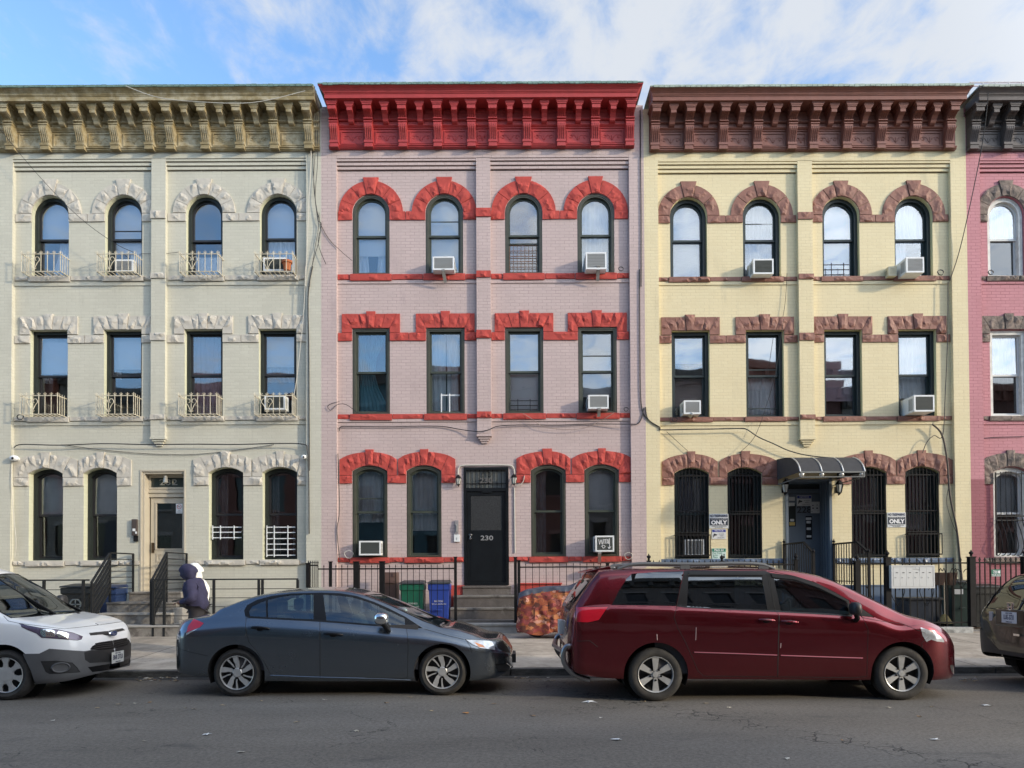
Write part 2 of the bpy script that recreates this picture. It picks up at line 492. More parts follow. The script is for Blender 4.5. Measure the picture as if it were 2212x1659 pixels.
def arch_round(mb, x0, x1, z1, ring_w, key_up, proud, rng):
    cx = (x0+x1)/2; r = (x1-x0)/2; zs = z1-r; ro = r+ring_w
    kh = R(rng.uniform(12, 14)); cuts = [0, rng.uniform(.28, .36)*1, rng.uniform(.62, .7), 1]
    if rng.random() < .4: cuts = [0, .5, 1]
    for sgn in (-1, 1):
        for i in range(len(cuts)-1):
            a0 = kh+(math.pi/2-kh)*cuts[i]; a1 = kh+(math.pi/2-kh)*cuts[i+1]
            q = []
            for k in range(5):
                a = a0+(a1-a0)*k/4; q.append((cx+sgn*r*math.sin(a), zs+r*math.cos(a)))
            for k in range(4, -1, -1):
                a = a0+(a1-a0)*k/4; q.append((cx+sgn*ro*math.sin(a), zs+ro*math.cos(a)))
            if sgn > 0: q = q[::-1]
            stone(mb, q, proud*rng.uniform(.85, 1.15), rng)
    q = [(cx-r*math.sin(kh), zs+r*math.cos(kh)), (cx, zs+r), (cx+r*math.sin(kh), zs+r*math.cos(kh)),
         (cx+ro*1.0*math.sin(kh)+.02, zs+ro+key_up), (cx-ro*1.0*math.sin(kh)-.02, zs+ro+key_up)]
    stone(mb, q, proud*1.5, rng)

def lintel_flat(mb, x0, x1, zo, zt, xo0, xo1, zf, key_up, proud, rng):
    """x0,x1 jambs; zo opening head; zt lintel top; xo0,xo1 outer ends; zf foot bottom"""
    tL = xo0+(x0-xo0)*.28; tR = xo1-(xo1-x1)*.28
    stone(mb, [(xo0, zf), (x0, zf), (x0, zo), (tL, zt), (xo0, zt)], proud, rng)
    stone(mb, [(x1, zf), (xo1, zf), (xo1, zt), (tR, zt), (x1, zo)], proud, rng)
    n = 5; fr = [0, .2, .4, .6, .8, 1.0]
    fr = [f+(rng.uniform(-.02, .02) if 0 < f < 1 else 0) for f in fr]
    if rng.random() < .4: fr = [0, .26, .41, .59, .78, 1]
    for i in range(5):
        b0 = x0+(x1-x0)*fr[i]; b1 = x0+(x1-x0)*fr[i+1]; t0 = tL+(tR-tL)*fr[i]; t1 = tL+(tR-tL)*fr[i+1]
        if i == 2: stone(mb, [(b0, zo), (b1, zo), (t1, zt+key_up), (t0, zt+key_up)], proud*1.5, rng)
        else: stone(mb, [(b0, zo), (b1, zo), (t1, zt), (t0, zt)], proud*rng.uniform(.85, 1.1), rng)

def arch_seg(mb, x0, x1, zc, rise, xo0, xo1, zt, zso, zb, key_up, proud, rng):
    """segmental head: inner arc crown zc; outer arc crown zt ending at height zso at xo0/xo1; shoulders down to zb"""
    cx = (x0+x1)/2; hw = (x1-x0)/2
    zi = zc-rise
    def inner(u):   # u -1..1
        Rr = (hw*hw+rise*rise)/(2*rise); return (cx+hw*u, zc-Rr+math.sqrt(max(0, Rr*Rr-(hw*u)**2)))
    def outer(u):
        w = (xo1-cx) if u > 0 else (cx-xo0)
        return (cx+w*u, zso+(zt-zso)*(1-u*u)**.75 if abs(u) < 1 else zso)
    cuts = [-1, -.62, -.2, .2, .62, 1]
    cuts = [c+(rng.uniform(-.05, .05) if abs(c) < .9 else 0) for c in cuts]
    if rng.random() < .4: cuts = [-1, -.75, -.45, -.19, .19, .5, 1]
    ks = min(range(len(cuts)-1), key=lambda i: abs(cuts[i]+cuts[i+1]))
    sc = .78
    for i in range(len(cuts)-1):
        a, b = cuts[i], cuts[i+1]
        q = [inner(a+(b-a)*k/3) for k in range(4)]
        up = key_up if i == ks else 0
        o = [outer((a+(b-a)*k/3)*sc) for k in range(3, -1, -1)]
        if i == ks: o = [(o[0][0], zt+up), (o[-1][0], zt+up)]
        stone(mb, q+o, proud*(1.45 if i == ks else rng.uniform(.85, 1.15)), rng)
    ol = outer(-sc); orr = outer(sc)
    stone(mb, [(xo0, zb), (x0, zb), (x0, zi), ol, (xo0, zso)], proud, rng)
    stone(mb, [(x1, zb), (xo1, zb), (xo1, zso), orr, (x1, zi)], proud, rng)

# curtains and blinds -------------------------------------------------------
def curtain(parent, x0, x1, z0, z1, y, mat, folds=7, amp=0.025, name='curtain', tie=0.0, seed=0):
    mb = MB(); n = 28; m_ = 6; vs = []
    for j in range(m_+1):
        t = j/m_
        for i in range(n+1):
            u = i/n
            x = x0+(x1-x0)*u
            if tie: x = x0+(x1-x0)*u*(1-abs(tie)*math.sin(math.pi*min(1, (1-t)*1.1))) if tie > 0 else x1-(x1-x0)*(1-u)*(1-abs(tie)*math.sin(math.pi*min(1, (1-t)*1.1)))
            vs.append((x, y+amp*math.sin(u*folds*2*math.pi+seed+.6*math.sin(3*t))*(.5+.5*(1-t)), z0+(z1-z0)*t))
    fs = [(j*(n+1)+i, j*(n+1)+i+1, (j+1)*(n+1)+i+1, (j+1)*(n+1)+i) for j in range(m_) for i in range(n)]
    mb.add(vs, fs)
    return mb.build(name, mat, parent, smooth=True, fix=False)

def sash_window(root, x0, x1, z0, z1, kind, rise, M, depth=0.1, mid=0.5, t=0.075, dressing=None, rail=0.045, extra_rail=None, guard=None):
    """window = outer frame (part) > sash, panes and what hangs behind them (sub-parts)"""
    fr = MB()
    A = outline(x0, x1, z0, z1, kind, rise); B = outline(x0+t, x1-t, z0+0.05, z1-t, kind, rise*.95)
    ring(fr, A, B, depth-.055, depth+.11)
    C = outline(x0+.022, x1-.022, z0+.015, z1-.022, kind, rise)
    ring(fr, C, outline(x0+.045, x1-.045, z0+.03, z1-.045, kind, rise), depth-.068, depth-.05)
    w = fr.build('window', M['frame'], root)
    xa, xb, za, zb = x0+t, x1-t, z0+.05, z1-t
    zm = za+(zb-za)*mid
    s = MB()
    # upper sash (nearer the street), lower sash behind it
    kk = kind if kind != 'round' else 'round'
    up0 = outline(xa, xb, zm-.02, zb, kk, rise*.95); up1 = outline(xa+rail, xb-rail, zm+.028, zb-rail, kk, rise*.9)
    ring(s, up0, up1, depth+.02, depth+.06)
    lo0 = outline(xa, xb, za, zm+.02, 'flat'); lo1 = outline(xa+rail, xb-rail, za+rail*1.2, zm-.02, 'flat')
    ring(s, lo0, lo1, depth+.065, depth+.10)
    if extra_rail is not None:
        for er in extra_rail:
            z = za+(zb-za)*er; s.box(xa+rail*.5, xb-rail*.5, depth+.03, depth+.055, z-.012, z+.012)
    s.build('sash', M['sash'], w)
    pr_ = random.Random(round(x0*131+z0*17))
    def tilt(g): c = Vector(((xa+xb)/2, depth+.05, (za+zb)/2)); g.xform(Matrix.Translation(c) @ Matrix.Rotation(R(pr_.uniform(-.9, .9)), 4, 'X') @ Matrix.Rotation(R(pr_.uniform(-.9, .9)), 4, 'Z') @ Matrix.Translation(-c)); return g
    g = MB(); plate(g, outline(xa+rail*.8, xb-rail*.8, zm, zb-rail*.8, kk, rise*.9), depth+.036, depth+.042)
    tilt(g).build('pane', M['glass_up'], w)
    g = MB(); g.box(xa+rail*.8, xb-rail*.8, depth+.08, depth+.086, za+rail, zm); tilt(g).build('pane', M['glass_lo'], w)
    yb = depth+.16
    for d in (dressing or []):
        k = d[0]
        if k == 'shade':     # roller shade pulled down to fraction f
            f = d[2]; b = MB(); b.box(xa-.02, xb+.02, yb, yb+.004, za+(zb-za)*f, zb+.05); b.build('roller_shade', CM[d[1]], w)
        elif k == 'sheer':
            f = d[2] if len(d) > 2 else 0; xl = xa+(xb-xa)*(d[3] if len(d) > 3 else 0); xr = xa+(xb-xa)*(d[4] if len(d) > 4 else 1)
            curtain(w, xl-.02, xr+.02, za+(zb-za)*f-.02, zb+.04, yb+.05, CM[d[1]], folds=max(2, 7*(xr-xl)/.7), tie=d[5] if len(d) > 5 else 0, seed=x0)
        elif k == 'blind':
            f0, f1 = d[2], d[3]; b = MB(); n = int((zb-za)*(f1-f0)/.035)
            for i in range(n):
                z = za+(zb-za)*f0+i*.035; b.box(xa, xb, yb, yb+.018, z, z+.027)
            b.build('blind', CM[d[1]], w)
    return w

def backfill(root, x0, x1, z0, z1, depth=0.6):
    pass

# cornice -------------------------------------------------------------------
def yprof_extrude(mb, prof, xa, xb, m=0):
    """open profile [(y,z)...] pushed along X"""
    n = len(prof)
    vs = [(xa, y, z) for y, z in prof]+[(xb, y, z) for y, z in prof]
    mb.add(vs, [(i, i+1, n+i+1, n+i) for i in range(n-1)], m)
    mb.prism(prof, 'YZ', xa, xa+.001, m); mb.prism(prof, 'YZ', xb-.001, xb, m)

ZMAP = ([11.0, 11.45, 11.655, 11.90, 11.985, 12.095, 12.235, 12.33, 12.40, 12.50, 12.665, 13.0], [11.07, 11.52, 11.70, 11.95, 12.06, 12.15, 12.265, 12.355, 12.45, 12.54, 12.685, 13.02])
def zmap(mb):
    mb.v = [(a, b, float(np.interp(c, *ZMAP))) for a, b, c in mb.v]; return mb
def bracket_mesh(big=True):
    """bracket centred at x=0, wall face y=-.15, soffit z=12.40"""
    mb = MB(); w = .095 if big else .062
    if big:
        prof = [(-.14, 12.33), (-.53, 12.33), (-.53, 12.235), (-.50, 12.225), (-.44, 12.215), (-.375, 12.18), (-.335, 12.13), (-.325, 12.095),
                (-.375, 12.09), (-.375, 12.06), (-.335, 12.05), (-.335, 12.03), (-.365, 12.02), (-.365, 11.985), (-.345, 11.97), (-.37, 11.965), (-.375, 11.90),
                (-.355, 11.86), (-.315, 11.79), (-.285, 11.72), (-.265, 11.655), (-.262, 11.62), (-.285, 11.61), (-.285, 11.47), (-.265, 11.45), (-.14, 11.45)]
        caps = [(12.33, 12.352, .012, .02), (12.352, 12.376, .03, .03), (12.376, 12.40, .05, .04)]
        f = -.53
    else:
        prof = [(-.14, 12.30), (-.50, 12.30), (-.50, 12.215), (-.47, 12.205), (-.40, 12.17), (-.34, 12.10), (-.31, 12.03), (-.27, 12.0), (-.22, 11.985), (-.14, 11.985)]
        caps = [(12.30, 12.325, .012, .012), (12.325, 12.35, .03, .02), (12.35, 12.40, .048, .03)]
        f = -.50
    mb.prism(prof, 'YZ', -w, w)
    for z0, z1, dx, dy in caps: mb.box(-w-dx, w+dx, f-dy, -.14, z0, z1)
    if big:   # fluting of the console and the block face
        for i in range(4):
            x = -w+.028+i*(2*w-.056)/3
            mb.tube([(x, -.378, 11.93), (x, -.36, 11.86), (x, -.318, 11.78), (x, -.288, 11.70), (x, -.27, 11.64)], .009, 5)
            mb.tube([(x, -.505, 12.222), (x, -.44, 12.21), (x, -.378, 12.175), (x, -.338, 12.12)], .008, 5)
        mb.box(-w-.012, w+.012, -.30, -.14, 11.56, 11.62); mb.box(-w-.008, w+.008, -.295, -.14, 11.45, 11.475)
        mb.box(-w-.01, w+.01, -.385, -.14, 12.06, 12.085); mb.box(-w-.01, w+.01, -.375, -.14, 11.985, 12.01)
    return mb

def scroll(mb, x, z, s, y, r=.006, flip=1):
    pts = []
    for i in range(15):
        a = i*.45; rr = .045*s*(1-i/18)
        pts.append((x+flip*rr*math.cos(a), y, z+rr*math.sin(a)))
    mb.tube(pts, r, 4)

def cornice(root, xl, xr, bigs, smalls, dz, M, flare=(0.1, 0.1), edge='#'):
    c = MB()
    # frieze board and its mouldings
    yprof_extrude(c, [(-.10, 11.47), (-.175, 11.47), (-.175, 11.485), (-.20, 11.49), (-.20, 11.505), (-.185, 11.515), (-.215, 11.53), (-.215, 11.55), (-.19, 11.565),
                      (-.15, 11.575), (-.15, 11.93), (-.175, 11.94), (-.175, 11.955), (-.20, 11.965), (-.225, 11.985), (-.225, 12.01), (-.19, 12.03), (-.17, 12.05),
                      (-.17, 12.12), (-.20, 12.125), (-.225, 12.15), (-.225, 12.17), (-.20, 12.195), (-.17, 12.20), (-.17, 12.33), (-.20, 12.36), (-.20, 12.395), (-.10, 12.395)], xl, xr)
    # soffit, fascia and crown moulding; the crown returns and flares at the ends
    def crown(x, s):
        pr = [(-.10, 12.40), (-.62, 12.40), (-.62, 12.50), (-.635, 12.505), (-.635, 12.52), (-.65, 12.53), (-.66, 12.56), (-.69, 12.60), (-.735, 12.63), (-.75, 12.64), (-.75, 12.665), (-.10, 12.665)]
        return [(x+s*max(0, (-y-.62)/.13) if y < -.62 else x, y, z) for y, z in pr]
    a = crown(xl, -flare[0]); b = crown(xr, flare[1]); n = len(a)
    c.add(a+b, [(i, i+1, n+i+1, n+i) for i in range(n-1)]+[tuple(range(n)), tuple(range(2*n-1, n-1, -1))])
    # framed panels with scroll ornament between the big brackets
    for i in range(len(bigs)-1):
        p, q = bigs[i]+.095, bigs[i+1]-.095
        if q-p < .12: continue
        g = .045
        A = [(p+g, 11.60), (q-g, 11.60), (q-g, 11.905), (p+g, 11.905)]; t = .02
        B = [(p+g+t, 11.60+t), (q-g-t, 11.60+t), (q-g-t, 11.905-t), (p+g+t, 11.905-t)]
        ring(c, A, B, -.17, -.148)
        if q-p > .3:
            mx = (p+q)/2
            for f in (-1, 1):
                for k, s in enumerate((1.25,)): scroll(c, mx+f*(q-p)*.27, 11.75, s, -.153, .007, f)
                c.tube([(mx+f*(q-p)*.20, -.153, 11.80), (mx+f*(q-p)*.11, -.153, 11.78), (mx+f*.02, -.153, 11.70), (mx, -.153, 11.68)], .006, 4)
            c.tube([(mx, -.153, 11.68), (mx, -.153, 11.80)], .006, 4)
    zmap(c).xform(Matrix.Translation((0, 0, dz)))
    co = c.build('cornice', M['cornice'], root)
    e = MB(); dz += .02; e.box(xl-flare[0], xr+flare[1], -.765, .2, 12.665+dz, 12.69+dz)
    for i in range(60):
        x = xl+(xr-xl)*i/60; e.box(x, x+(xr-xl)/60-.01, -.775, -.74, 12.645+dz+.012*mnoise.noise(Vector((x*3, dz, 0))), 12.695+dz+.01*mnoise.noise(Vector((x*5, 3, 0))))
    e.build('roof_edge', M['edge'], co); dz -= .02
    for big, xs in ((True, bigs), (False, smalls)):
        proto = None
        for x in xs:
            if proto is None:
                b_ = zmap(bracket_mesh(big)); b_.xform(Matrix.Translation((x, 0, dz)))
                proto = b_.build('bracket', M['cornice'], co); px = x
            else:
                d = proto.copy(); COL.objects.link(d); d.parent = co; d.location = (x-px, 0, 0)
    return co

def house(S, M):
    """one row house from its measurements S (photo pixels on the 2212-wide picture)"""
    rng = random.Random(S['seed'])
    xc = S['xc']
    Z = lambda y, Y=0.0, x=None: P(x if x is not None else xc, y, Y)[1]
    X = lambda x, y, Y=0.0: P(x, y, Y)[0]
    yy = S['y']; PR = .11
    xL, xR = S['L'], S['R']            # world coordinates of the party lines
    root = thing('row_house', S['label'], 'row house', ((xL+xR)/2, 0, .27), group=None)
    rl, rr = S['rl'], S['rr']; pl, pr = S['pl'], S['pr']
    zg = .05; ztop = 12.55+S['dz']
    zcor = Z(yy['corb'][0]); zcb = Z(yy['corb'][1])
    holes = []; wins = []
    for fl, kind in (('top', 'round'), ('mid', 'flat'), ('gnd', 'seg')):
        y1, y0 = yy[fl]
        for i, (a, b) in enumerate(S[fl]):
            ym = (y0+y1)/2
            x0, x1 = X(a, ym), X(b, ym)
            if fl == 'top' and i > 0:      # all heads of one floor share one width
                pass
            z0, z1 = Z(y0), Z(y1)
            rise = (x1-x0)/2 if kind == 'round' else (S.get('rise', .13) if kind == 'seg' else 0)
            wins.append((fl, i, x0, x1, z0, z1, kind, rise))
            holes.append(outline(x0, x1, z0, z1, kind, rise))
    dx0, dx1, dz0, dz1 = S['door']
    if dz0 is not None: holes.append([(dx0, dz0), (dx1, dz0), (dx1, dz1), (dx0, dz1)])
    w = MB()
    outer = [(rl, zg), (rr, zg), (rr, zcb), (rl, zcb)]
    tl = [[Vector((a, b, 0)) for a, b in outer]]+[[Vector((a, b, 0)) for a, b in h] for h in holes]
    flat = [v for l in tl for v in l]
    w.add([(v.x, 0, v.y) for v in flat], [tuple(t) for t in tessellate_polygon(tl)])
    for k, h in enumerate(holes):
        D = .32; n = len(h)
        w.add([(a, 0, b) for a, b in h]+[(a, D, b) for a, b in h], [(i, (i+1) % n, n+(i+1) % n, n+i) for i in range(n)], 1)
    # pilasters, centre pier with its corbel, stepped courses, wall above
    w.box(xL, rl, -PR, .3, zg, ztop-.2); w.box(rr, xR, -PR, .3, zg, ztop-.2)
    zp = Z(yy['pier'])
    w.box(pl, pr, -PR, .01, zp, zcor+.01)
    cw = pr-pl
    for k, (f, d, h) in enumerate(((1.06, .02, .05), (.84, -.015, .05), (.62, -.04, .05), (.42, -.065, .05))):
        hw = cw*f/2; zt = zp-[0, .05, .10, .15][k]
        w.box((pl+pr)/2-hw, (pl+pr)/2+hw, -PR-d, .01, zt-.05, zt)
    w.box(rl-.001, rr+.001, -PR, .3, zcor, ztop-.2)
    for k in range(3):
        h = (zcor-zcb)/3
        for a, b in ((rl, pl), (pr, rr)):
            w.box(a, b, -PR+.004+.032*k, .01, zcor-h*(k+1)+.022, zcor-h*k-(.0 if k else .02))
    for zz in (Z(yy['ledge3']), Z(yy['ledge2'])):
        for a, b in ((rl, pl), (pr, rr)): w.box(a, b, -.022, .01, zz, zz+.075)
    # sides, back and roof close the volume
    w.box(xL, xL+.12, .3, 11, zg, ztop-.2); w.box(xR-.12, xR, .3, 11, zg, ztop-.2); w.box(xL, xR, 10.8, 11, zg, ztop-.2)
    w.box(xL, xR, -.05, 11, ztop-.21, ztop+.06)
    wall = w.build('wall', [M['wall'], M['reveal']], root)
    # dark floor and partition inside so that the rooms are rooms
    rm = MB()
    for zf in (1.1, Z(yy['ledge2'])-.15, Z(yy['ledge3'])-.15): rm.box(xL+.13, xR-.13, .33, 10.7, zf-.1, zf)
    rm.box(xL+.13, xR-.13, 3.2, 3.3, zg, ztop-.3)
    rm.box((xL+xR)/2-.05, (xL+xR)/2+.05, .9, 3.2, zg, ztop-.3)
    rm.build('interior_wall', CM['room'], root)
    # windows
    objs = {}
    for fl, i, x0, x1, z0, z1, kind, rise in wins:
        sp = S['win'].get((fl, i), {})
        MM = sp.get('M', M)
        if fl == 'gnd': MM = dict(MM, glass_up=G_GR, glass_lo=G_GR)
        objs[(fl, i)] = sash_window(root, x0, x1, z0, z1, kind, rise, MM, depth=S['depth'] if fl != 'gnd' else S.get('depth_g', S['depth']),
                        mid=sp.get('mid', S.get('midf', .5)), dressing=sp.get('d'), extra_rail=sp.get('rail'), t=S.get('ft', .075))
    # stone work
    pro = .045
    zb0, zb1 = Z(yy['tband'][1]), Z(yy['tband'][0])
    for fl, i, x0, x1, z0, z1, kind, rise in wins:
        s = MB()
        if fl == 'top':
            arch_round(s, x0, x1, z1, S['ringw'], .07, pro, rng)
        elif fl == 'mid':
            zt = Z(yy['lint'][0]); zf = Z(yy['lint'][1])
            lintel_flat(s, x0, x1, z1, zt, x0-.245, x1+.245, zf, .055, pro, rng)
        else:
            g = S['gend'][i]
            arch_seg(s, x0, x1, z1, rise, g[0], g[1], Z(yy['gtop']), Z(yy['gso']), Z(yy['gband'][0]), .06, pro, rng)
        s.build('arch_stones' if fl != 'mid' else 'lintel', M['stone'], root)
    def run(a, b, z0, z1, base=0.0, name='string_course', mat=None, pr_=pro, **k):
        q = MB(); band(q, a, b, z0, z1, pr_, rng, base=base, **k); q.build(name, mat or M['stone'], root)
    def gaps(fl, z0, z1, a, b):
        xs = sorted([(w_[2], w_[3]) for w_ in wins if w_[0] == fl])
        cur = a
        for x0, x1 in xs+[(b, b)]:
            if x0-cur > .04:
                if cur < pl < x0:
                    if pl-cur > .05: run(cur, pl-.005, z0, z1)
                    run(pl-.015, pr+.015, z0+.02, z1+.02, base=-PR)
                    if x0-pr > .05: run(pr+.005, x0, z0, z1)
                else: run(cur, x0, z0, z1)
            cur = x1
    gaps('top', zb0, zb1, rl+.01, rr-.01)
    gaps('mid', Z(yy['mband'][1]), Z(yy['mband'][0]), rl+.01, rr-.01)
    zb0, zb1 = Z(yy['gband'][1]), Z(yy['gband'][0])
    gw = [w_ for w_ in wins if w_[0] == 'gnd']
    for a, b in ((0, 1), (2, 3)) if len(gw) == 4 else ():
        L_, R_ = S['gend'][a][0], S['gend'][b][1]
        run(L_, gw[a][2], zb0, zb1); run(gw[a][3], gw[b][2], zb0, zb1); run(gw[b][3], R_, zb0, zb1)
    # sills: a window sill under each opening, plain course stones between
    for fl, ys in (('top', yy['sill3']), ('mid', yy['sill2']), ('gnd', yy['sill1'])):
        z1, z0 = Z(ys[0]), Z(ys[1]); low = fl == 'gnd'; mt = M.get('stone_low', M['stone']) if low else M['stone']
        xs = sorted([(w_[2], w_[3]) for w_ in wins if w_[0] == fl])+[None]; cur = rl
        for it in xs:
            lo, hi = (rr, rr) if it is None else (it[0]-.06, it[1]+.06)
            if low:
                if cur < dx0 < lo:
                    if dx0-cur > .05: run(cur, dx0, z0+.02, z1, name='sill_course', mat=mt)
                    cur = dx1
                if lo-cur > .05: run(cur, lo, z0+.02, z1, name='sill_course', mat=mt)
            elif lo-cur > .05:
                if cur < pl < lo:
                    if pl-cur > .05: run(cur, pl, z0+.03, z1, name='sill_course', mat=mt)
                    run(pl-.01, pr+.01, z0+.03, z1+.03, base=-PR, name='sill_course', mat=mt)
                    if lo-pr > .05: run(pr, lo, z0+.03, z1, name='sill_course', mat=mt)
                else: run(cur, lo, z0+.03, z1, name='sill_course', mat=mt)
            if it is not None:
                q = MB(); band(q, lo, hi, z0, z1, pro+.03, rng, L=1.4)
                q.box(it[0], it[1], -.06, S['depth']+.02, z1-.03, z1-.002); q.build('window_sill', mt, root)
            cur = hi
    cornice(root, S['cor'][0], S['cor'][1], S['bigs'], S['smalls'], S['dz'], M, S.get('flare', (.1, .1)))
    return root, wins, objs, Z, X
# ------------------------------------------------------------------ materials shared by the houses
CM = {}
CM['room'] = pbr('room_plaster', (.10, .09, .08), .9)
CM['sheer'] = pbr('sheer_cloth', (.80, .82, .84), .9, var=.05)
CM['shade'] = pbr('roller_cloth', (.78, .80, .84), .85, var=.03)
CM['white'] = pbr('white_cloth', (.85, .86, .86), .9, var=.03)
CM['mauve'] = pbr('mauve_cloth', (.42, .33, .38), .9, var=.08)
CM['teal'] = pbr('teal_cloth', (.10, .26, .32), .9, var=.1)
CM['grey'] = pbr('grey_cloth', (.50, .49, .50), .9, var=.1)
CM['dark'] = pbr('dark_cloth', (.14, .14, .15), .9, var=.2)
CM['brown'] = pbr('brown_lace', (.38, .20, .12), .9, var=.35, vscale=40)
CM['redcl'] = pbr('maroon_cloth', (.16, .06, .06), .9, var=.2)
CM['blindw'] = pbr('blind_slat', (.70, .72, .76), .5)
CM['blindb'] = pbr('brown_blind_slat', (.30, .20, .17), .5)

def gl(name, r, t=(.97, .98, .98)): return glassmat(name, refl=r, through=t, wave=.03, wscale=1.3, tint=(.93, .97, 1.0))
G_UP = gl('upper_floor_glass', .17); G_LO = gl('lower_glass', .14); G_GR = gl('ground_floor_glass', .09)

def frames(col, name): return pbr(name, col, .45, var=.18, vscale=6, bump=.15, bscale=30, dirt=dict(col=(.25, .24, .2), scale=9, lo=.66, hi=.72, amt=.35))

M_GREEN = dict(wall=brickmat('pale_green_brick', (.525, .512, .43), (.36, .36, .31), .45, .4, .06, dirt=((.38, .37, .31), .5)),
    reveal=brickmat('pale_green_reveal', (.55, .56, .42), (.40, .40, .32), .3, .35),
    stone=pbr('beige_painted_stone', (.50, .47, .41), .85, var=.08, vscale=7, bump=.3, bscale=60),
    cornice=pbr('olive_painted_metal', (.25, .195, .095), .6, var=.25, vscale=5, bump=.2, bscale=25, dirt=dict(col=(.48, .435, .315), scale=3, lo=.46, hi=.62, amt=.75)),
    edge=pbr('green_copper_edge', (.12, .19, .16), .6, var=.3, vscale=12),
    frame=frames((.018, .024, .022), 'near_black_green_frame'), sash=pbr('dark_sash', (.022, .022, .024), .4), glass_up=G_UP, glass_lo=G_LO)
M_PINK = dict(wall=brickmat('mauve_brick', (.50, .40, .385), (.20, .15, .145), .55, .5, .08, dirt=((.34, .27, .27), .65)),
    reveal=brickmat('mauve_reveal', (.46, .38, .38), (.30, .25, .26), .5, .4),
    stone=pbr('red_painted_stone', (.43, .060, .048), .85, var=.14, vscale=8, bump=.35, bscale=60, dirt=dict(col=(.30, .055, .04), scale=5, lo=.55, hi=.7, amt=.5)),
    cornice=pbr('red_painted_metal', (.38, .040, .040), .55, var=.12, vscale=5, bump=.15, bscale=25, dirt=dict(col=(.28, .03, .03), scale=4, lo=.55, hi=.7, amt=.5)),
    edge=pbr('teal_copper_edge', (.14, .23, .20), .6, var=.4, vscale=14),
    frame=frames((.060, .062, .046), 'olive_grey_frame'), sash=frames((.045, .055, .042), 'olive_sash'), glass_up=G_UP, glass_lo=G_LO)
M_YELL = dict(wall=brickmat('pale_yellow_brick', (.70, .61, .395), (.48, .40, .24), .5, .42, .05, dirt=((.50, .44, .29), .6)),
    reveal=brickmat('yellow_reveal', (.66, .60, .34), (.5, .45, .25), .3, .35),
    stone=pbr('brown_painted_stone', (.235, .105, .076), .6, var=.18, vscale=8, bump=.35, bscale=60),
    stone_low=pbr('blue_painted_stone', (.10, .14, .21), .35, var=.15, vscale=9, bump=.3, bscale=60),
    cornice=pbr('brown_painted_metal', (.20, .076, .053), .5, var=.14, vscale=5, bump=.15, bscale=25, dirt=dict(col=(.22, .10, .085), scale=4, lo=.5, hi=.66, amt=.5)),
    edge=pbr('pale_copper_edge', (.30, .36, .30), .6, var=.25, vscale=12),
    frame=frames((.016, .026, .027), 'dark_teal_frame'), sash=pbr('teal_black_sash', (.02, .032, .032), .4), glass_up=G_UP, glass_lo=G_LO)
M_RED = dict(wall=brickmat('rose_brick', (.50, .23, .255), (.22, .075, .09), .7, .5, .08, low=(3.45, (.62, .50, .52)), dirt=((.40, .16, .18), .4)),  # low: shadow line across the ground storey, multiplied into the brick colour
    reveal=brickmat('rose_reveal', (.46, .17, .20), (.26, .09, .1), .5, .4),
    stone=pbr('weathered_brownstone', (.20, .155, .13), .8, var=.35, vscale=9, bump=.5, bscale=50, dirt=dict(col=(.06, .055, .05), scale=6, lo=.48, hi=.6, amt=.8)),
    cornice=pbr('grey_brown_metal', (.085, .070, .066), .5, var=.2, vscale=5, bump=.2, bscale=25),
    edge=pbr('zinc_edge', (.30, .34, .30), .6, var=.2),
    frame=frames((.62, .62, .58), 'cream_window_frame'), sash=pbr('white_sash', (.60, .61, .60), .5), glass_up=G_UP, glass_lo=G_LO)
M_YELL_FR = M_YELL

zg_ = lambda z: (z/2.765)/1.1302
zp_ = lambda z: (750+z/2.602)/1.1302
zy_ = lambda z: (1550+z/2.328)/1.1302
def XX(vals, y, Y=0.0): return [P(v, y, Y)[0] for v in vals]
def mids(b): return [(b[i]+b[i+1])/2 for i in range(len(b)-1) if i != 4]
def pairs(f, zs): return [(f(a), f(b)) for a, b in zs]

LG = P(4, 700)[0]; GP = P(696.5, 700)[0]; PY = P(1391.5, 700)[0]; YR = P(2085.5, 700)[0]
yg = dict(corb=(347.8, 370.6), top=(421.8, 598), tband=(461.8, 478.8), sill3=(596.5, 608.4), ledge3=617, mid=(712.5, 901), lint=(682.3, 722.4),
          mband=(723.9, 740.6), sill2=(900, 911), ledge2=918, pier=945.7, gnd=(1010.6, 1209.5), gtop=980.9, gso=993, gband=(1030.8, 1049), sill1=(1210.7, 1221.8))
yp = dict(corb=(346, 369), top=(419.5, 592.5), tband=(456.5, 475), sill3=(592, 606), ledge3=612, mid=(708.5, 894), lint=(677, 718),
          mband=(718, 735.5), sill2=(894, 907), ledge2=911, pier=940, gnd=(1005, 1203), gtop=975, gso=991, gband=(1026, 1043), sill1=(1203, 1215))
yy_ = dict(corb=(353, 375.5), top=(425.5, 598.5), tband=(465.5, 481), sill3=(598.5, 609.5), ledge3=615, mid=(713.5, 900.5), lint=(684, 723),
          mband=(724, 740.4), sill2=(900.5, 911), ledge2=918, pier=946.8, gnd=(1009.5, 1205.5), gtop=979, gso=996, gband=(1030, 1047), sill1=(1206, 1218))

bg = XX([zg_(v) for v in (65, 300, 538, 773, 1003, 1148, 1383, 1617, 1850, 2082)], 318, -.28)
bp = XX([zp_(v) for v in (170, 390, 608, 830, 1045, 1180, 1397, 1615, 1830, 2050)], 318, -.28)
by = XX([zy_(v) for v in (115, 308, 503, 698, 895, 1018, 1208, 1402, 1597, 1790)], 322, -.28)
br_ = [by[0]+(P(2105, 322, -.28)[0]-by[0])+(b-by[0]) for b in by]
bl_ = [b-(GP-LG)+.02 for b in bg]

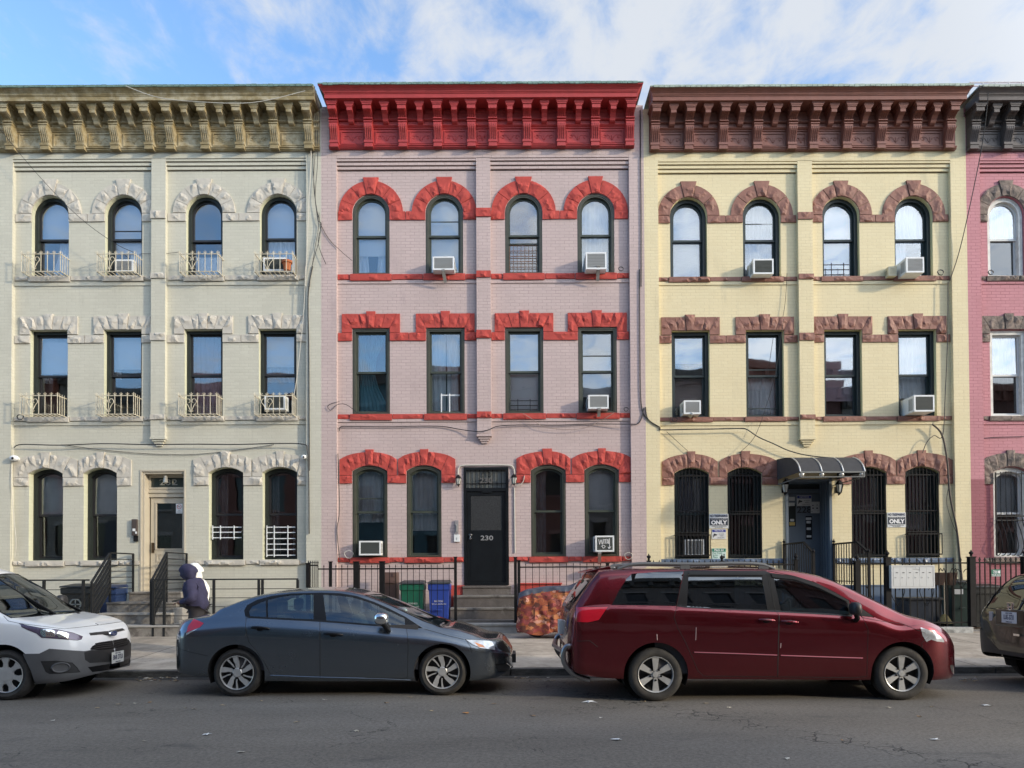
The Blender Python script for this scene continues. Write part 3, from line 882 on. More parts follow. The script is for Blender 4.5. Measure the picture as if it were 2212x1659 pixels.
def gends(f, zs, y=1010): return [tuple(XX((f(a), f(b)), y)) for a, b in zs]
SG = dict(seed=3, label='pale green three storey row house with white window balconies and olive cornice', xc=350, y=yg, L=LG, R=GP, rl=P(32, 700)[0], rr=P(664, 700)[0],
    pl=P(331, 650)[0], pr=P(361.5, 650)[0], dz=0.0, depth=.17, ringw=.31, cor=(LG-.02, GP-.03), bigs=bg, smalls=mids(bg), flare=(0, .02), ft=.07, depth_g=.22,
    top=pairs(zg_, ((215, 465), (710, 960), (1257, 1503), (1755, 2003))), mid=pairs(zg_, ((205, 457), (703, 957), (1247, 1503), (1748, 2002))),
    gnd=pairs(zg_, ((195, 425), (565, 790), (1410, 1643), (1773, 2007))), gend=gends(zg_, ((95, 528), (534, 890), (1308, 1700), (1706, 2070))),
    door=(*XX((302.4, 400), 1150), P(350, 1300)[1], P(350, 1014.8)[1]), win={
      ('top', 0): dict(d=[('sheer', 'sheer', 0, .25, 1, -.35), ('shade', 'shade', .5)]), ('top', 1): dict(d=[('sheer', 'sheer', 0, .35, 1, -.3), ('shade', 'shade', .35)], rail=[.62]),
      ('top', 2): dict(d=[('shade', 'shade', .3), ('shade', 'white', 0)], mid=.48), ('top', 3): dict(d=[('shade', 'shade', .55), ('sheer', 'sheer', .1)]),
      ('mid', 0): dict(d=[('shade', 'shade', .55), ('sheer', 'sheer', .45, 0, .25)]), ('mid', 1): dict(d=[('shade', 'shade', .60), ('sheer', 'sheer', .5, 0, .16)]),
      ('mid', 2): dict(d=[('sheer', 'mauve', 0)]), ('mid', 3): dict(d=[('shade', 'shade', .62), ('sheer', 'grey', .45)]),
      ('gnd', 0): dict(d=[('shade', 'grey', .5)]), ('gnd', 1): dict(d=[('shade', 'grey', .5)]), ('gnd', 2): dict(d=[('sheer', 'dark', 0, 0, .3)]), ('gnd', 3): dict(d=[('sheer', 'dark', 0, 0, .25)])})
SP = dict(seed=11, label='mauve brick row house with bright red cornice and red stone window arches', xc=1046, y=yp, L=GP, R=PY, rl=P(729.5, 700)[0], rr=P(1359.5, 700)[0],
    pl=P(1030, 650)[0], pr=P(1060.5, 650)[0], dz=0.03, depth=.07, ringw=.33, cor=(P(708, 300, -.3)[0], P(1372, 300, -.3)[0]), bigs=bp, smalls=mids(bp), flare=(.12, .12),
    top=pairs(zp_, ((288, 523), (752, 990), (1257, 1493), (1716, 1950))), mid=pairs(zp_, ((287, 525), (757, 1000), (1258, 1500), (1722, 1967))),
    gnd=pairs(zp_, ((287, 510), (632, 853), (1422, 1643), (1762, 1980))), gend=gends(zp_, ((206, 571), (577, 943), (1327, 1672), (1680, 2064))),
    door=(*XX((1002, 1099), 1150), P(1050, 1264)[1], P(1050, 1009)[1]), win={
      ('top', 0): dict(d=[('shade', 'white', .27), ('sheer', 'sheer', 0, 0, .35, .2), ('sheer', 'sheer', 0, .65, 1, -.2)]), ('top', 1): dict(d=[('shade', 'white', 0)], rail=[.70]),
      ('top', 2): dict(d=[('sheer', 'sheer', .42), ('shade', 'brown', 0)], mid=.50, rail=[.40]), ('top', 3): dict(d=[('sheer', 'sheer', 0)]),
      ('mid', 0): dict(d=[('sheer', 'teal', 0, .1, 1, .5)]), ('mid', 1): dict(d=[('sheer', 'sheer', 0, 0, .45), ('sheer', 'sheer', 0, .55, .85)]),
      ('mid', 2): dict(d=[('shade', 'white', 0)]), ('mid', 3): dict(d=[('shade', 'white', .7), ('shade', 'grey', .2)], rail=[.70]),
      ('gnd', 0): dict(d=[('sheer', 'grey', .4)], rail=[.66]), ('gnd', 1): dict(d=[('sheer', 'grey', .3)]), ('gnd', 2): dict(d=[('sheer', 'dark', 0, 0, .4)]), ('gnd', 3): dict(d=[('shade', 'grey', .5)])})
SY = dict(seed=23, label='pale yellow row house with chocolate brown cornice and brown window arches', xc=1740, y=yy_, L=PY, R=YR, rl=P(1422, 700)[0], rr=P(2052, 700)[0],
    pl=P(1722, 650)[0], pr=P(1753.5, 650)[0], dz=-.065, depth=.16, ringw=.30, cor=(P(1405, 300, -.3)[0], P(2072, 300, -.3)[0]), bigs=by, smalls=mids(by), flare=(.08, .08),
    top=pairs(zy_, ((200, 410), (614, 828), (1066, 1276), (1476, 1692))), mid=pairs(zy_, ((210, 425), (632, 847), (1077, 1292), (1497, 1714))),
    gnd=pairs(zy_, ((225, 421), (527, 722), (1232, 1430), (1537, 1730))), gend=gends(zy_, ((152, 470), (478, 812), (1150, 1482), (1486, 1808))),
    door=(*XX((1700, 1797), 1150), P(1750, 1264)[1], P(1750, 1035)[1]), win={
      ('top', 0): dict(d=[('blind', 'blindw', 0.05, 1.0)]), ('top', 1): dict(d=[('sheer', 'grey', 0)], rail=[.73]),
      ('top', 2): dict(d=[('shade', 'shade', 0)]), ('top', 3): dict(d=[('sheer', 'sheer', 0, 0, .5), ('sheer', 'sheer', .5)]),
      ('mid', 0): dict(d=[('shade', 'white', .68), ('blind', 'blindb', .15, .5)]), ('mid', 1): dict(d=[('shade', 'grey', .5), ('sheer', 'white', .0)], rail=[.58, .1], M=dict(M_YELL, glass_up=gl('dim_glass', .3, (.3, .3, .3)))),
      ('mid', 2): dict(d=[('sheer', 'sheer', .55), ('shade', 'mauve', .2)]), ('mid', 3): dict(d=[('sheer', 'sheer', .25)]),
      ('gnd', 0): dict(d=[('shade', 'dark', .5)]), ('gnd', 1): dict(), ('gnd', 2): dict(d=[('sheer', 'redcl', 0)]), ('gnd', 3): dict(d=[('sheer', 'redcl', 0)])})
def sh(ps, d): return [(a+d, b+d) for a, b in ps]
SR = dict(seed=31, label='rose pink row house with grey cornice and weathered brownstone arches', xc=2420, y=dict(yy_), L=YR, R=YR+7.5, rl=P(2115, 700)[0], rr=YR+7.5-.35,
    pl=P(2408, 650)[0], pr=P(2439, 650)[0], dz=-.09, depth=.12, ringw=.30, cor=(P(2098, 300, -.3)[0], YR+7.4), bigs=br_, smalls=mids(br_), flare=(0.08, .05), ft=.10,
    top=[(2133, 2213), (2291, 2371), (2462, 2542), (2619, 2699)], mid=[(2139, 2220), (2297, 2378), (2468, 2549), (2625, 2706)],
    gnd=[(2146, 2222), (2262, 2338), (2530, 2606), (2646, 2722)], gend=[tuple(XX(p, 1010)) for p in ((2119, 2240), (2242, 2370), (2495, 2624), (2626, 2750))],
    door=(*XX((2386, 2480), 1150), 1.3, 4.05), win={k: dict(M=dict(M_RED, glass_lo=gl('screened_glass'+str(j), .12, (.35, .35, .35)))) for j, k in enumerate((('top', 0), ('mid', 0), ('gnd', 0)))})
SR['y'] = {k: (tuple(q-2.5 for q in v) if isinstance(v, tuple) else v-2.5) for k, v in yy_.items()}
SR['win'][('mid', 0)]['d'] = [('sheer', 'sheer', 0)]; SR['win'][('gnd', 0)]['d'] = [('shade', 'grey', .5)]; SR['win'][('top', 0)]['d'] = [('sheer', 'sheer', .5)]
dl = -692.5
SL = dict(seed=41, label='mauve row house at the far left edge of the terrace, mostly out of view', xc=-340, y=yg, L=LG-7.5, R=LG, rl=LG-7.15, rr=LG-.35,
    pl=LG-3.95, pr=LG-3.62, dz=0.0, depth=.1, ringw=.31, cor=(LG-7.4, LG-.05), bigs=bl_, smalls=mids(bl_), flare=(.05, .0),
    top=sh(SG['top'], dl), mid=sh(SG['mid'], dl), gnd=sh(SG['gnd'], dl), gend=[(a-7.52, b-7.52) for a, b in SG['gend']],
    door=(SG['door'][0]-7.52, SG['door'][1]-7.52, 1.3, 4.05), win={})

H_G = house(SG, M_GREEN); H_P = house(SP, M_PINK); H_Y = house(SY, M_YELL); H_R = house(SR, M_RED); H_L = house(SL, dict(M_PINK, cornice=M_GREEN['cornice']))
# ------------------------------------------------------------------ measuring helpers: enlargements of the photo -> picture px
def vG1(x, y): return (x/2.765)/1.1302, (200+y/2.765)/1.1302
def vG2(x, y): return (x/2.765)/1.1302, (650+y/2.765)/1.1302
def vG3(x, y): return (x/2.765)/1.1302, (1050+y/2.765)/1.1302
def vP1(x, y): return (750+x/2.602)/1.1302, (200+y/2.602)/1.1302
def vP2(x, y): return (750+x/2.602)/1.1302, (650+y/2.602)/1.1302
def vP3(x, y): return (750+x/2.602)/1.1302, (1050+y/2.602)/1.1302
def vY1(x, y): return (1550+x/2.328)/1.1302, (200+y/2.328)/1.1302
def vY2(x, y): return (1550+x/2.328)/1.1302, (650+y/2.328)/1.1302
def vY3(x, y): return (1550+x/2.328)/1.1302, (1100+y/2.328)/1.1302
def vD(x, y): return (1860+x/5.927)/1.1302, (1120+y/5.927)/1.1302
def W3(v, Y=0.0):
    x, z = P(v[0], v[1], Y); return (x, Y, z)

M_black = pbr('black_painted_iron', (.009, .0085, .009), .6, var=.3, vscale=10, spec=.2)
M_iron2 = pbr('dark_grey_iron', (.016, .017, .018), .6, var=.2, vscale=8, spec=.25)
M_whiteiron = pbr('cream_painted_iron', (.56, .51, .39), .55, var=.15, vscale=12, dirt=dict(col=(.30, .20, .08), scale=14, lo=.56, hi=.66, amt=.8))
M_whitepl = pbr('white_plastic', (.72, .74, .74), .4, var=.05, vscale=4, dirt=dict(col=(.45, .42, .36), scale=5, lo=.55, hi=.75, amt=.5))
M_tanpl = pbr('tan_plastic', (.62, .56, .38), .5, var=.05)
M_grille = stripemat('ac_coil', (.42, .43, .42), (.16, .165, .165), 22, 'Z', .5, .6, .1)
M_grilled = stripemat('dark_coil', (.09, .10, .09), (.03, .033, .03), 22, 'Z', .5, .6, .1)
M_galv = pbr('galvanised_steel', (.42, .42, .40), .45, metal=.6, var=.15, vscale=8)
M_terra = pbr('terracotta', (.42, .13, .05), .8, var=.15)
M_cable = pbr('black_cable', (.02, .02, .022), .6)
M_cablew = pbr('pale_cable', (.50, .48, .42), .6)
M_chrome = pbr('chrome', (.75, .75, .75), .18, metal=1.0)
M_text_w = pbr('white_lettering', (.75, .75, .75), .5)
M_text_k = pbr('black_lettering', (.02, .02, .025), .5)
M_lampglass = pbr('frosted_lamp_glass', (.55, .55, .50), .2)

# ------------------------------------------------------------------ air conditioners
def air_con(v0, v1, Yf, label, coil=M_grille, case=M_whitepl, bracket=None, scrawl=False, side=None, depth=None, accordion=True):
    """v0/v1: upper-left and lower-right picture corners of its outer face, standing proud at Yf"""
    a = W3(v0, Yf); b = W3(v1, Yf); x0, x1, z1, z0 = a[0], b[0], a[2], b[2]
    r = thing('air_conditioner', label, 'air conditioner', ((x0+x1)/2, .05, z0), 'air conditioners in the house windows')
    m = MB(); m.box(x0, x1, Yf, .16, z0, z1); m.build('case', case, r, bevel=.008)
    m = MB(); t = .035; ring(m, [(x0, z0), (x1, z0), (x1, z1), (x0, z1)], [(x0+t, z0+t), (x1-t, z0+t), (x1-t, z1-t), (x0+t, z1-t)], Yf-.012, Yf+.002)
    m.build('grille_frame', case, r)
    m = MB(); m.box(x0+t, x1-t, Yf-.006, Yf-.002, z0+t, z1-t)
    n = 9
    for i in range(1, n): z = z0+t+(z1-z0-2*t)*i/n; m.box(x0+t, x1-t, Yf-.010, Yf-.006, z-.003, z+.003)
    m.build('coil', coil, r)
    for x in (x0-.002, x1-.002):
        m = MB()
        for i in range(6):
            y = Yf+.06+i*.03
            if y < -.02: m.box(x, x+.004, y, y+.012, z0+.05, z1-.06)
        if m.v: m.build('side_vent', M_grilled, r)
    if bracket:
        p, q = bracket; m = MB(); m.xbox(W3(p, Yf-.03), W3(q, -.13), .075, .02, up=(0, 1, 0)); m.xbox((W3(p, Yf-.03)[0], Yf-.03, z0-.012), (W3(p, Yf-.03)[0], 0.0, z0-.012), .07, .02)
        m.build('support_bracket', M_galv, r)
    if scrawl:
        m = MB(); w = x1-x0; h = z1-z0; rg = random.Random(5)
        S_ = [[(.18, .78), (.22, .45), (.30, .75), (.36, .45), (.42, .80)], [(.45, .5), (.47, .75), (.55, .72), (.52, .5), (.58, .8)], [(.6, .5), (.66, .78), (.70, .5), (.62, .62)],
              [(.3, .32), (.42, .40), (.52, .3), (.40, .22), (.36, .36)], [(.74, .82), (.74, .2), (.66, .3), (.74, .2), (.82, .32)]]
        for st in S_: m.tube(catmull([(x0+w*u, Yf-.013, z0+h*v) for u, v in st], 5), .006, 4)
        m.build('scrawl', M_text_w, r)
    return r

air_con(vP1(797, 1110), vP1(934, 1195), -.30, 'white air conditioner in second top floor window of the mauve house, on a slanting strut', bracket=(vP1(862, 1190), vP1(878, 1275)))
air_con(vP1(1769, 1083), vP1(1901, 1190), -.32, 'white air conditioner in fourth top floor window of the mauve house, strut across its front', bracket=(vP1(1850, 1165), vP1(1845, 1265)))
air_con(vP2(1785, 818), vP2(1915, 905), -.28, 'white air conditioner with grey louvred face in fourth middle floor window of the mauve house', bracket=(vP2(1855, 900), vP2(1852, 955)))
air_con(vP3(330, 704), vP3(468, 795), -.22, 'white air conditioner with dark face in leftmost ground floor window of the mauve house', coil=M_grilled)
air_con(vP3(1830, 671), vP3(1950, 772), -.38, 'air conditioner with chalk scrawl on its face, ground floor of the mauve house', coil=M_grilled, scrawl=True, bracket=(vP3(1858, 780), vP3(1856, 850)))
air_con(vY1(672, 1007), vY1(788, 1092), -.30, 'white air conditioner with flecked dark grey face, second top floor window of the yellow house', coil=M_grilled)
air_con(vY1(1540, 997), vY1(1643, 1084), -.42, 'deep white air conditioner in the fourth top floor window of the yellow house', coil=M_grille)
air_con(vY1(1440, 1050), vY1(1488, 1103), -.18, 'small pale yellow box beside the deep air conditioner on the yellow house', coil=M_tanpl, case=M_tanpl)
air_con(vY2(278, 763), vY2(375, 840), -.28, 'white air conditioner under a brown blind in a middle floor window of the yellow house', bracket=(vY2(330, 835), vY2(310, 858)))
air_con(vY2(1585, 733), vY2(1702, 826), -.46, 'large white air conditioner with dark face, fourth middle floor window of the yellow house', coil=M_grilled)
air_con(vY3(285, 505), vY3(395, 598), .03, 'white air conditioner behind black bars in the leftmost ground floor window of the yellow house')
air_con(vG1(778, 1200), vG1(900, 1283), -.02, 'white air conditioner behind the second top floor balcony rail of the green house')
air_con(vG1(1778, 1187), vG1(1928, 1275), -.06, 'white air conditioner beside a flower pot behind the fourth top floor rail, green house', coil=M_grilled)
air_con(vG2(1786, 872), vG2(1925, 968), -.14, 'white air conditioner behind the fourth middle floor balcony rail of the green house', coil=M_grilled)

# flower pot on the fourth top-floor sill
a = W3(vG1(1938, 1272), -.14); r = thing('flower_pot', 'terracotta flower pot on the top floor window sill of the green house', 'flower pot', a)
m = MB(); m.lathe([(0, 0), (.075, 0), (.10, .17), (.125, .17), (.125, .22), (.105, .22), (.10, .19), (0, .18)], 16, a); m.build('pot', M_terra, r, smooth=True)
m = MB(); m.lathe([(0, .185), (.098, .19)], 16, a); m.build('soil', pbr('potting_soil', (.05, .035, .025), .95, bump=.6), r)

# ------------------------------------------------------------------ balcony rails of the green house
def balcony(parent, va, vb, zr, zb, vtop=None):
    Yf = -.35
    x0, x1 = P(va, zr, Yf)[0], P(vb, zr, Yf)[0]; z1 = P(va, zr, Yf)[1]; z0 = P(va, zb, Yf)[1]
    m = MB(); b = .008
    for z in (z0, z1):
        m.box(x0-b, x1+b, Yf-b, Yf+b, z-b, z+b)
        for x in (x0, x1): m.box(x-b, x+b, Yf+b, 0, z-b, z+b)
    n = 6
    for i in range(n+1):
        x = x0+(x1-x0)*i/n; m.box(x-.006, x+.006, Yf-.006, Yf+.006, z0+b, z1-b)
        m.tube(catmull([(x-.028, Yf, z1+.055), (x-.035, Yf, z1+.035), (x-.014, Yf, z1+.03), (x, Yf, z1+.01), (x+.014, Yf, z1+.03), (x+.035, Yf, z1+.035), (x+.028, Yf, z1+.055)], 3), .005, 4)
        m.tube([(x, Yf, z1), (x, Yf, z1+.075)], .006, 4)
    for x in (x0, x1):
        for i in range(1, 4):
            y = Yf+.35*i/4; m.box(x-.006, x+.006, y-.006, y+.006, z0+b, z1-b)
            m.tube([(x, y, z1), (x, y, z1+.06)], .005, 4)
    for i in range(9):
        x = x0+(x1-x0)*i/8; m.box(x-.006, x+.006, Yf+b, 0, z0-.008, z0+.004)
    # heart
    cx = x0+(x1-x0)*2/6; cz = (z0+z1)/2; h = (z1-z0)
    for s in (-1, 1):
        m.tube(catmull([(cx, Yf-.012, z0+.05*h+.02), (cx+s*.07, Yf-.012, cz-.03*h), (cx+s*.125, Yf-.012, cz+.14*h), (cx+s*.10, Yf-.012, cz+.30*h), (cx+s*.045, Yf-.012, cz+.31*h), (cx+s*.02, Yf-.012, cz+.18*h), (cx+s*.05, Yf-.012, cz+.12*h)], 4), .008, 5)
        m.tube(catmull([(cx, Yf-.012, z0+.16*h), (cx+s*.035, Yf-.012, z0+.14*h), (cx+s*.05, Yf-.012, z0+.20*h)], 3), .006, 4)
    return m.build('balcony_rail', M_whiteiron, parent)
root_G = H_G[0]; root_P = H_P[0]; root_Y = H_Y[0]; root_R = H_R[0]
for za, zb in ((145, 408), (655, 908), (1212, 1470), (1720, 1975)):
    balcony(root_G, vG1(za, 0)[0], vG1(zb, 0)[0], vG1(0, 1162)[1], vG1(0, 1280)[1])
for za, zb in ((135, 388), (648, 902), (1205, 1462), (1717, 1973)):
    balcony(root_G, vG2(za, 0)[0], vG2(zb, 0)[0], vG2(0, 874)[1], vG2(0, 999)[1])

# white child guards in the green ground-floor windows, black ones elsewhere
def guard(parent, f, xs, ys, mat, verts, Y=.02, r=.009, name='window_guard'):
    m = MB(); a = W3(f(xs[0], ys[0]), Y); b = W3(f(xs[1], ys[-1]), Y)
    for y in ys: z = W3(f(xs[0], y), Y)[2]; m.box(a[0], b[0], Y-r, Y+r, z-r, z+r)
    for x in verts: X_ = W3(f(x, ys[0]), Y)[0]; m.box(X_-r, X_+r, Y-2.2*r, Y-r, b[2]-.04, a[2]+.04)
    return m.build(name, mat, parent)
M_wguard = pbr('white_enamel_bar', (.72, .75, .76), .4)
guard(root_G, vG3, (1435, 1630), (656, 690, 727), M_wguard, (1438, 1490, 1582), Y=.08, r=.010)
guard(root_G, vG3, (1800, 1993), (656, 692, 733, 770, 806, 845), M_wguard, (1803, 1853, 1945), Y=.08, r=.010)
guard(root_P, vP2, (1292, 1465), (855, 885, 912), M_black, (1338, 1416), Y=.055, r=.008)
guard(root_P, vP2, (850, 968), (820, 930), M_wguard, (853, 905), Y=.10, r=.012)
guard(root_Y, vY1, (1072, 1218), (1040, 1068, 1098), M_black, (1115, 1185), Y=.10, r=.008)

# lead curtain: brown grid in the third top window of the mauve house
m = MB()
for i in range(8):
    x = W3(vP1(1285+i*24.5, 1100), .10)[0]; m.box(x-.006, x+.006, .09, .105, W3(vP1(1285, 1215), .1)[2], W3(vP1(1285, 1045), .1)[2])
for j in range(5):
    z = W3(vP1(1285, 1075+j*34), .10)[2]; m.box(W3(vP1(1285, 1100), .1)[0], W3(vP1(1460, 1100), .1)[0], .088, .107, z-.006, z+.006)
m.build('lattice_guard', pbr('brown_lattice', (.20, .11, .07), .6), root_P)

# black bar grilles on the ground floor of the yellow house
def grille(parent, x0, x1, z0, z1, rise, Y, n, mat, name='window_grille', belly=0.0, rails=(0, .5, 1)):
    m = MB(); zs = z1-rise
    for i in range(n+1):
        u = i/n; x = x0+(x1-x0)*u; zt = zs+rise*(1-(2*u-1)**2)
        if belly: m.tube(catmull([(x, Y, zt), (x, Y, z0+.9), (x, Y-belly*.6, z0+.55), (x, Y-belly, z0+.22), (x, Y-belly*.5, z0+.02), (x, Y, z0)], 4), .010, 5)
        else: m.box(x-.009, x+.009, Y-.009, Y+.009, z0, zt)
    for f in rails: z = z0+(zs-z0)*f; m.box(x0, x1, Y-.016, Y-.009, z-.014, z+.014)
    m.box(x0-.012, x0+.012, Y-.02, Y+.012, z0, zs); m.box(x1-.012, x1+.012, Y-.02, Y+.012, z0, zs)
    return m.build(name, mat, parent)
for fl, i, x0, x1, z0, z1, kind, rise in H_Y[1]:
    if fl == 'gnd':
        grille(root_Y, x0+.02, x1-.02, z0+.02, z1-.02, rise, .02, 9, M_black, rails=(0.02, .30 if i in (0, 3) else .52, .55, .98))
        if i in (0, 3):
            b = MB(); Y = -.10; zz1 = z0+.55
            b.box(x0+.0, x1+.0, Y-.012, Y+.012, zz1-.015, zz1+.015); b.box(x0, x1, Y-.012, Y+.012, z0+.06, z0+.09)
            for k in range(10): x = x0+(x1-x0)*k/9; b.box(x-.008, x+.008, Y-.008, Y+.008, z0+.09, zz1-.015)
            for x in (x0, x1): b.box(x-.01, x+.01, Y, .0, zz1-.012, zz1+.012)
            b.build('grille_box', M_black, root_Y)
fl, i, x0, x1, z0, z1, kind, rise = [w for w in H_R[1] if w[0] == 'gnd'][0]
grille(root_R, x0+.02, x1+.05, z0+.05, z1-.12, .02, -.06, 7, M_iron2, belly=.22, rails=(.42, .47, .98))

# ------------------------------------------------------------------ doors
M_beige = pbr('beige_door_paint', (.46, .415, .33), .5, var=.06, vscale=4, bump=.1)
M_blackdoor = pbr('black_door_paint', (.007, .009, .011), .3, var=.3, vscale=3)
M_bluedoor = pbr('slate_blue_door_paint', (.11, .14, .175), .5, var=.08, vscale=3)
M_mesh = pbr('perforated_screen', (.022, .023, .024), .5, var=.5, vscale=30, bump=.4, bscale=90)
G_DARK = glassmat('door_glass', refl=.14, through=(.5, .5, .5), wave=0)
# green house, number 232
x0, x1, z0, z1 = SG['door']
d = MB(); ring(d, [(x0, z0), (x1, z0), (x1, z1), (x0, z1)], [(x0+.09, z0+.03), (x1-.05, z0+.03), (x1-.05, z1-.09), (x0+.09, z1-.09)], .02, .30)
ring(d, [(x0+.0, z0), (x1, z0), (x1, z1), (x0, z1)], [(x0+.04, z0+.01), (x1-.025, z0+.01), (x1-.025, z1-.04), (x0+.04, z1-.04)], -.015, .02)
fr = d.build('door_frame', M_beige, root_G)
zt = P(350, vG3(0, 402)[1], .3)[1]; zl = P(350, vG3(0, 455)[1], .3)[1]; za = z1-.11
xa, xb = x0+.09, x1-.05
d = MB(); d.box(xa, xb, .26, .33, zt, za-.02); ring(d, [(xa, zt), (xb, zt), (xb, z1-.09), (xa, z1-.09)], [(xa+.05, zt+.05), (xb-.05, zt+.05), (xb-.05, za-.05), (xa+.05, za-.05)], .22, .26)
d.box(xa, xb, .23, .33, zl, zt-.004); d.box(xa-.0, xb+.0, .20, .23, zl+.10, zl+.14)
d.build('transom_frame', M_beige, fr)
g = MB(); g.box(xa+.05, xb-.05, .25, .256, zt+.05, za-.05); g.build('transom_glass', pbr('dark_transom_glass', (.04, .055, .05), .15), fr)
text('232', .20, ((xa+xb)/2, .243, (zt+za)/2), pbr('grey_numerals', (.28, .28, .25), .5), fr, 'house_number', .002, sx=1.5)
r = MB(); lx, lz = (x0+x1)/2+.02, za-.06
r.lathe([(0, .18), (.03, .17), (.05, .12), (.045, .1), (.055, .0), (.03, -.02), (0, -.03)], 8, (lx, .10, lz-.12)); r.tube([(lx, .10, lz+.03), (lx, .10, z1-.04)], .008, 5)
r.build('hanging_lantern', pbr('lantern_metal_glass', (.35, .34, .30), .3, metal=.3), fr)
door = MB(); dx0, dx1 = xa+.03, xb-.01; dz0, dz1 = z0+.04, zl-.01
zg0 = P(350, vG3(0, 800)[1], .28)[1]; zg1 = P(350, vG3(0, 495)[1], .28)[1]
gx0 = P(vG3(1058, 0)[0], 1150, .27)[0]; gx1 = P(vG3(1232, 0)[0], 1150, .27)[0]
ring(door, [(dx0, dz0), (dx1, dz0), (dx1, dz1), (dx0, dz1)], [(gx0, zg0), (gx1, zg0), (gx1, zg1), (gx0, zg1)], .27, .31)
ring(door, [(gx0-.03, zg0-.03), (gx1+.03, zg0-.03), (gx1+.03, zg1+.03), (gx0-.03, zg1+.03)], [(gx0, zg0), (gx1, zg0), (gx1, zg1), (gx0, zg1)], .255, .27)
pz = [(zg0-.12, zg0-.32), (zg0-.38, zg0-.62), (zg0-.68, dz0+.12)]
for a, b in pz:
    ring(door, [(gx0, b), (gx1, b), (gx1, a), (gx0, a)], [(gx0+.03, b+.03), (gx1-.03, b+.03), (gx1-.03, a-.03), (gx0+.03, a-.03)], .255, .272)
    door.box(gx0+.07, gx1-.07, .258, .272, b+.06, a-.06)
dr = door.build('door', M_beige, root_G)
g = MB(); g.box(gx0, gx1, .285, .291, zg0, zg1); g.build('pane', G_DARK, dr)
h = MB(); hx = dx0+.06; hz = zg0+.02; h.box(hx-.03, hx+.03, .25, .27, hz-.12, hz+.12); h.tube([(hx, .25, hz-.03), (hx, .21, hz-.03), (hx+.07, .205, hz-.035)], .012, 6); h.lathe([(0, -.012), (.022, -.01), (.022, .01)], 12, (hx, .245, hz+.07), 'Y')
h.build('handle', pbr('bronze', (.10, .075, .05), .35, metal=.8), dr)
sg = MB(); sx0, sx1 = P(vG3(1188, 0)[0], 1100, .25)[0], P(vG3(1232, 0)[0], 1100, .25)[0]; sz1 = P(350, vG3(0, 497)[1], .25)[1]; sz0 = P(350, vG3(0, 563)[1], .25)[1]
rn = thing('notice', 'white no smoking notice on the glass of the beige door', 'sign', ((sx0+sx1)/2, .25, sz0))
sg.box(sx0, sx1, .248, .252, sz0, sz1); sg.build('sheet', pbr('white_paper', (.75, .76, .76), .6), rn)
m = MB(); cx_, cz_ = (sx0+sx1)/2, sz1-.075; m.lathe([(.045, -.001), (.055, -.001), (.055, .001), (.045, .001)], 20, (cx_, .246, cz_), 'Y'); m.xbox((cx_-.035, .2455, cz_+.035), (cx_+.035, .2455, cz_-.035), .002, .009, up=(0, 1, 0)); m.build('ring_symbol', pbr('red_print', (.5, .05, .05), .6), rn)
m = MB(); m.box(cx_-.032, cx_+.02, .2465, .248, cz_-.005, cz_+.004); m.build('cigarette_symbol', M_text_k, rn)
text('NO', .032, (cx_, .2465, sz0+.062), M_text_k, rn, 'lettering', .0008); text('SMOKING', .026, (cx_, .2465, sz0+.03), M_text_k, rn, 'lettering', .0008)
# intercom and mailbox by the door
r = thing('intercom_panel', 'dark entry phone panel with white buttons left of the beige door', 'intercom', W3(vG3(915, 750), 0))
a = W3(vG3(898, 603)); b = W3(vG3(932, 712)); m = MB(); m.box(a[0], b[0], -.07, -.002, b[2], a[2]); m.build('housing', pbr('brown_black_metal', (.07, .055, .05), .4), r, bevel=.006)
m = MB(); m.box(a[0]+.03, a[0]+.09, -.08, -.07, b[2]+.10, b[2]+.16); m.box(a[0]+.09, a[0]+.13, -.078, -.07, b[2]+.04, b[2]+.09); m.build('button_plate', M_whitepl, r)
a = W3(vG3(908, 714)); b = W3(vG3(934, 752)); m = MB(); m.box(a[0], b[0], -.05, -.002, b[2], a[2]); m.build('key_box', M_black, r)
# cctv domes
for vx, vy, lab in ((105, 192, 'white oval security camera at the left edge of the green house'), (2055, 183, 'small round white security camera at the right edge of the green house')):
    c = W3(vG3(vx, vy), -.12); s = .085 if vx < 1000 else .06
    r = thing('security_camera', lab, 'security camera', c); m = MB(); m.ball((c[0], c[1]-.05, c[2]), s, n=14, sc=(1.25 if vx < 1000 else 1, .9, .85)); m.build('dome', M_whitepl, r, smooth=True)
    m = MB(); m.lathe([(0, -.01), (.045, -.01), (.045, .13), (0, .13)], 12, (c[0], c[1]-.02, c[2]), 'Y'); m.build('mount', M_whitepl, r)
    m = MB(); m.lathe([(0, -.004), (s*.35, 0)], 12, (c[0]+.01, c[1]-.05-s*.88, c[2]-.01), 'Y'); m.build('lens', M_black, r)

# mauve house, number 230
x0, x1, z0, z1 = SP['door']
d = MB(); t = .065
zt0 = P(1050, vP3(0, 368)[1], .03)[1]
ring(d, [(x0+.003, z0), (x1-.003, z0), (x1-.003, z1-.003), (x0+.003, z1-.003)], [(x0+t, z0+.05), (x1-t, z0+.05), (x1-t, z1-t), (x0+t, z1-t)], -.025, .14)
d.box(x0+t, x1-t, -.012, .12, zt0-.08, zt0)
fr = d.build('door_frame', M_blackdoor, root_P)
g = MB(); g.box(x0+t, x1-t, .05, .056, zt0, z1-t); g.build('transom_glass', pbr('dusty_transom_glass', (.13, .14, .135), .3, var=.3, vscale=6), fr)
m = MB()
for i in range(1, 9): x = x0+t+(x1-x0-2*t)*i/9; m.box(x-.007, x+.007, .01, .024, zt0, z1-t)
m.box(x0+t, x1-t, .012, .022, zt0+.10, zt0+.115)
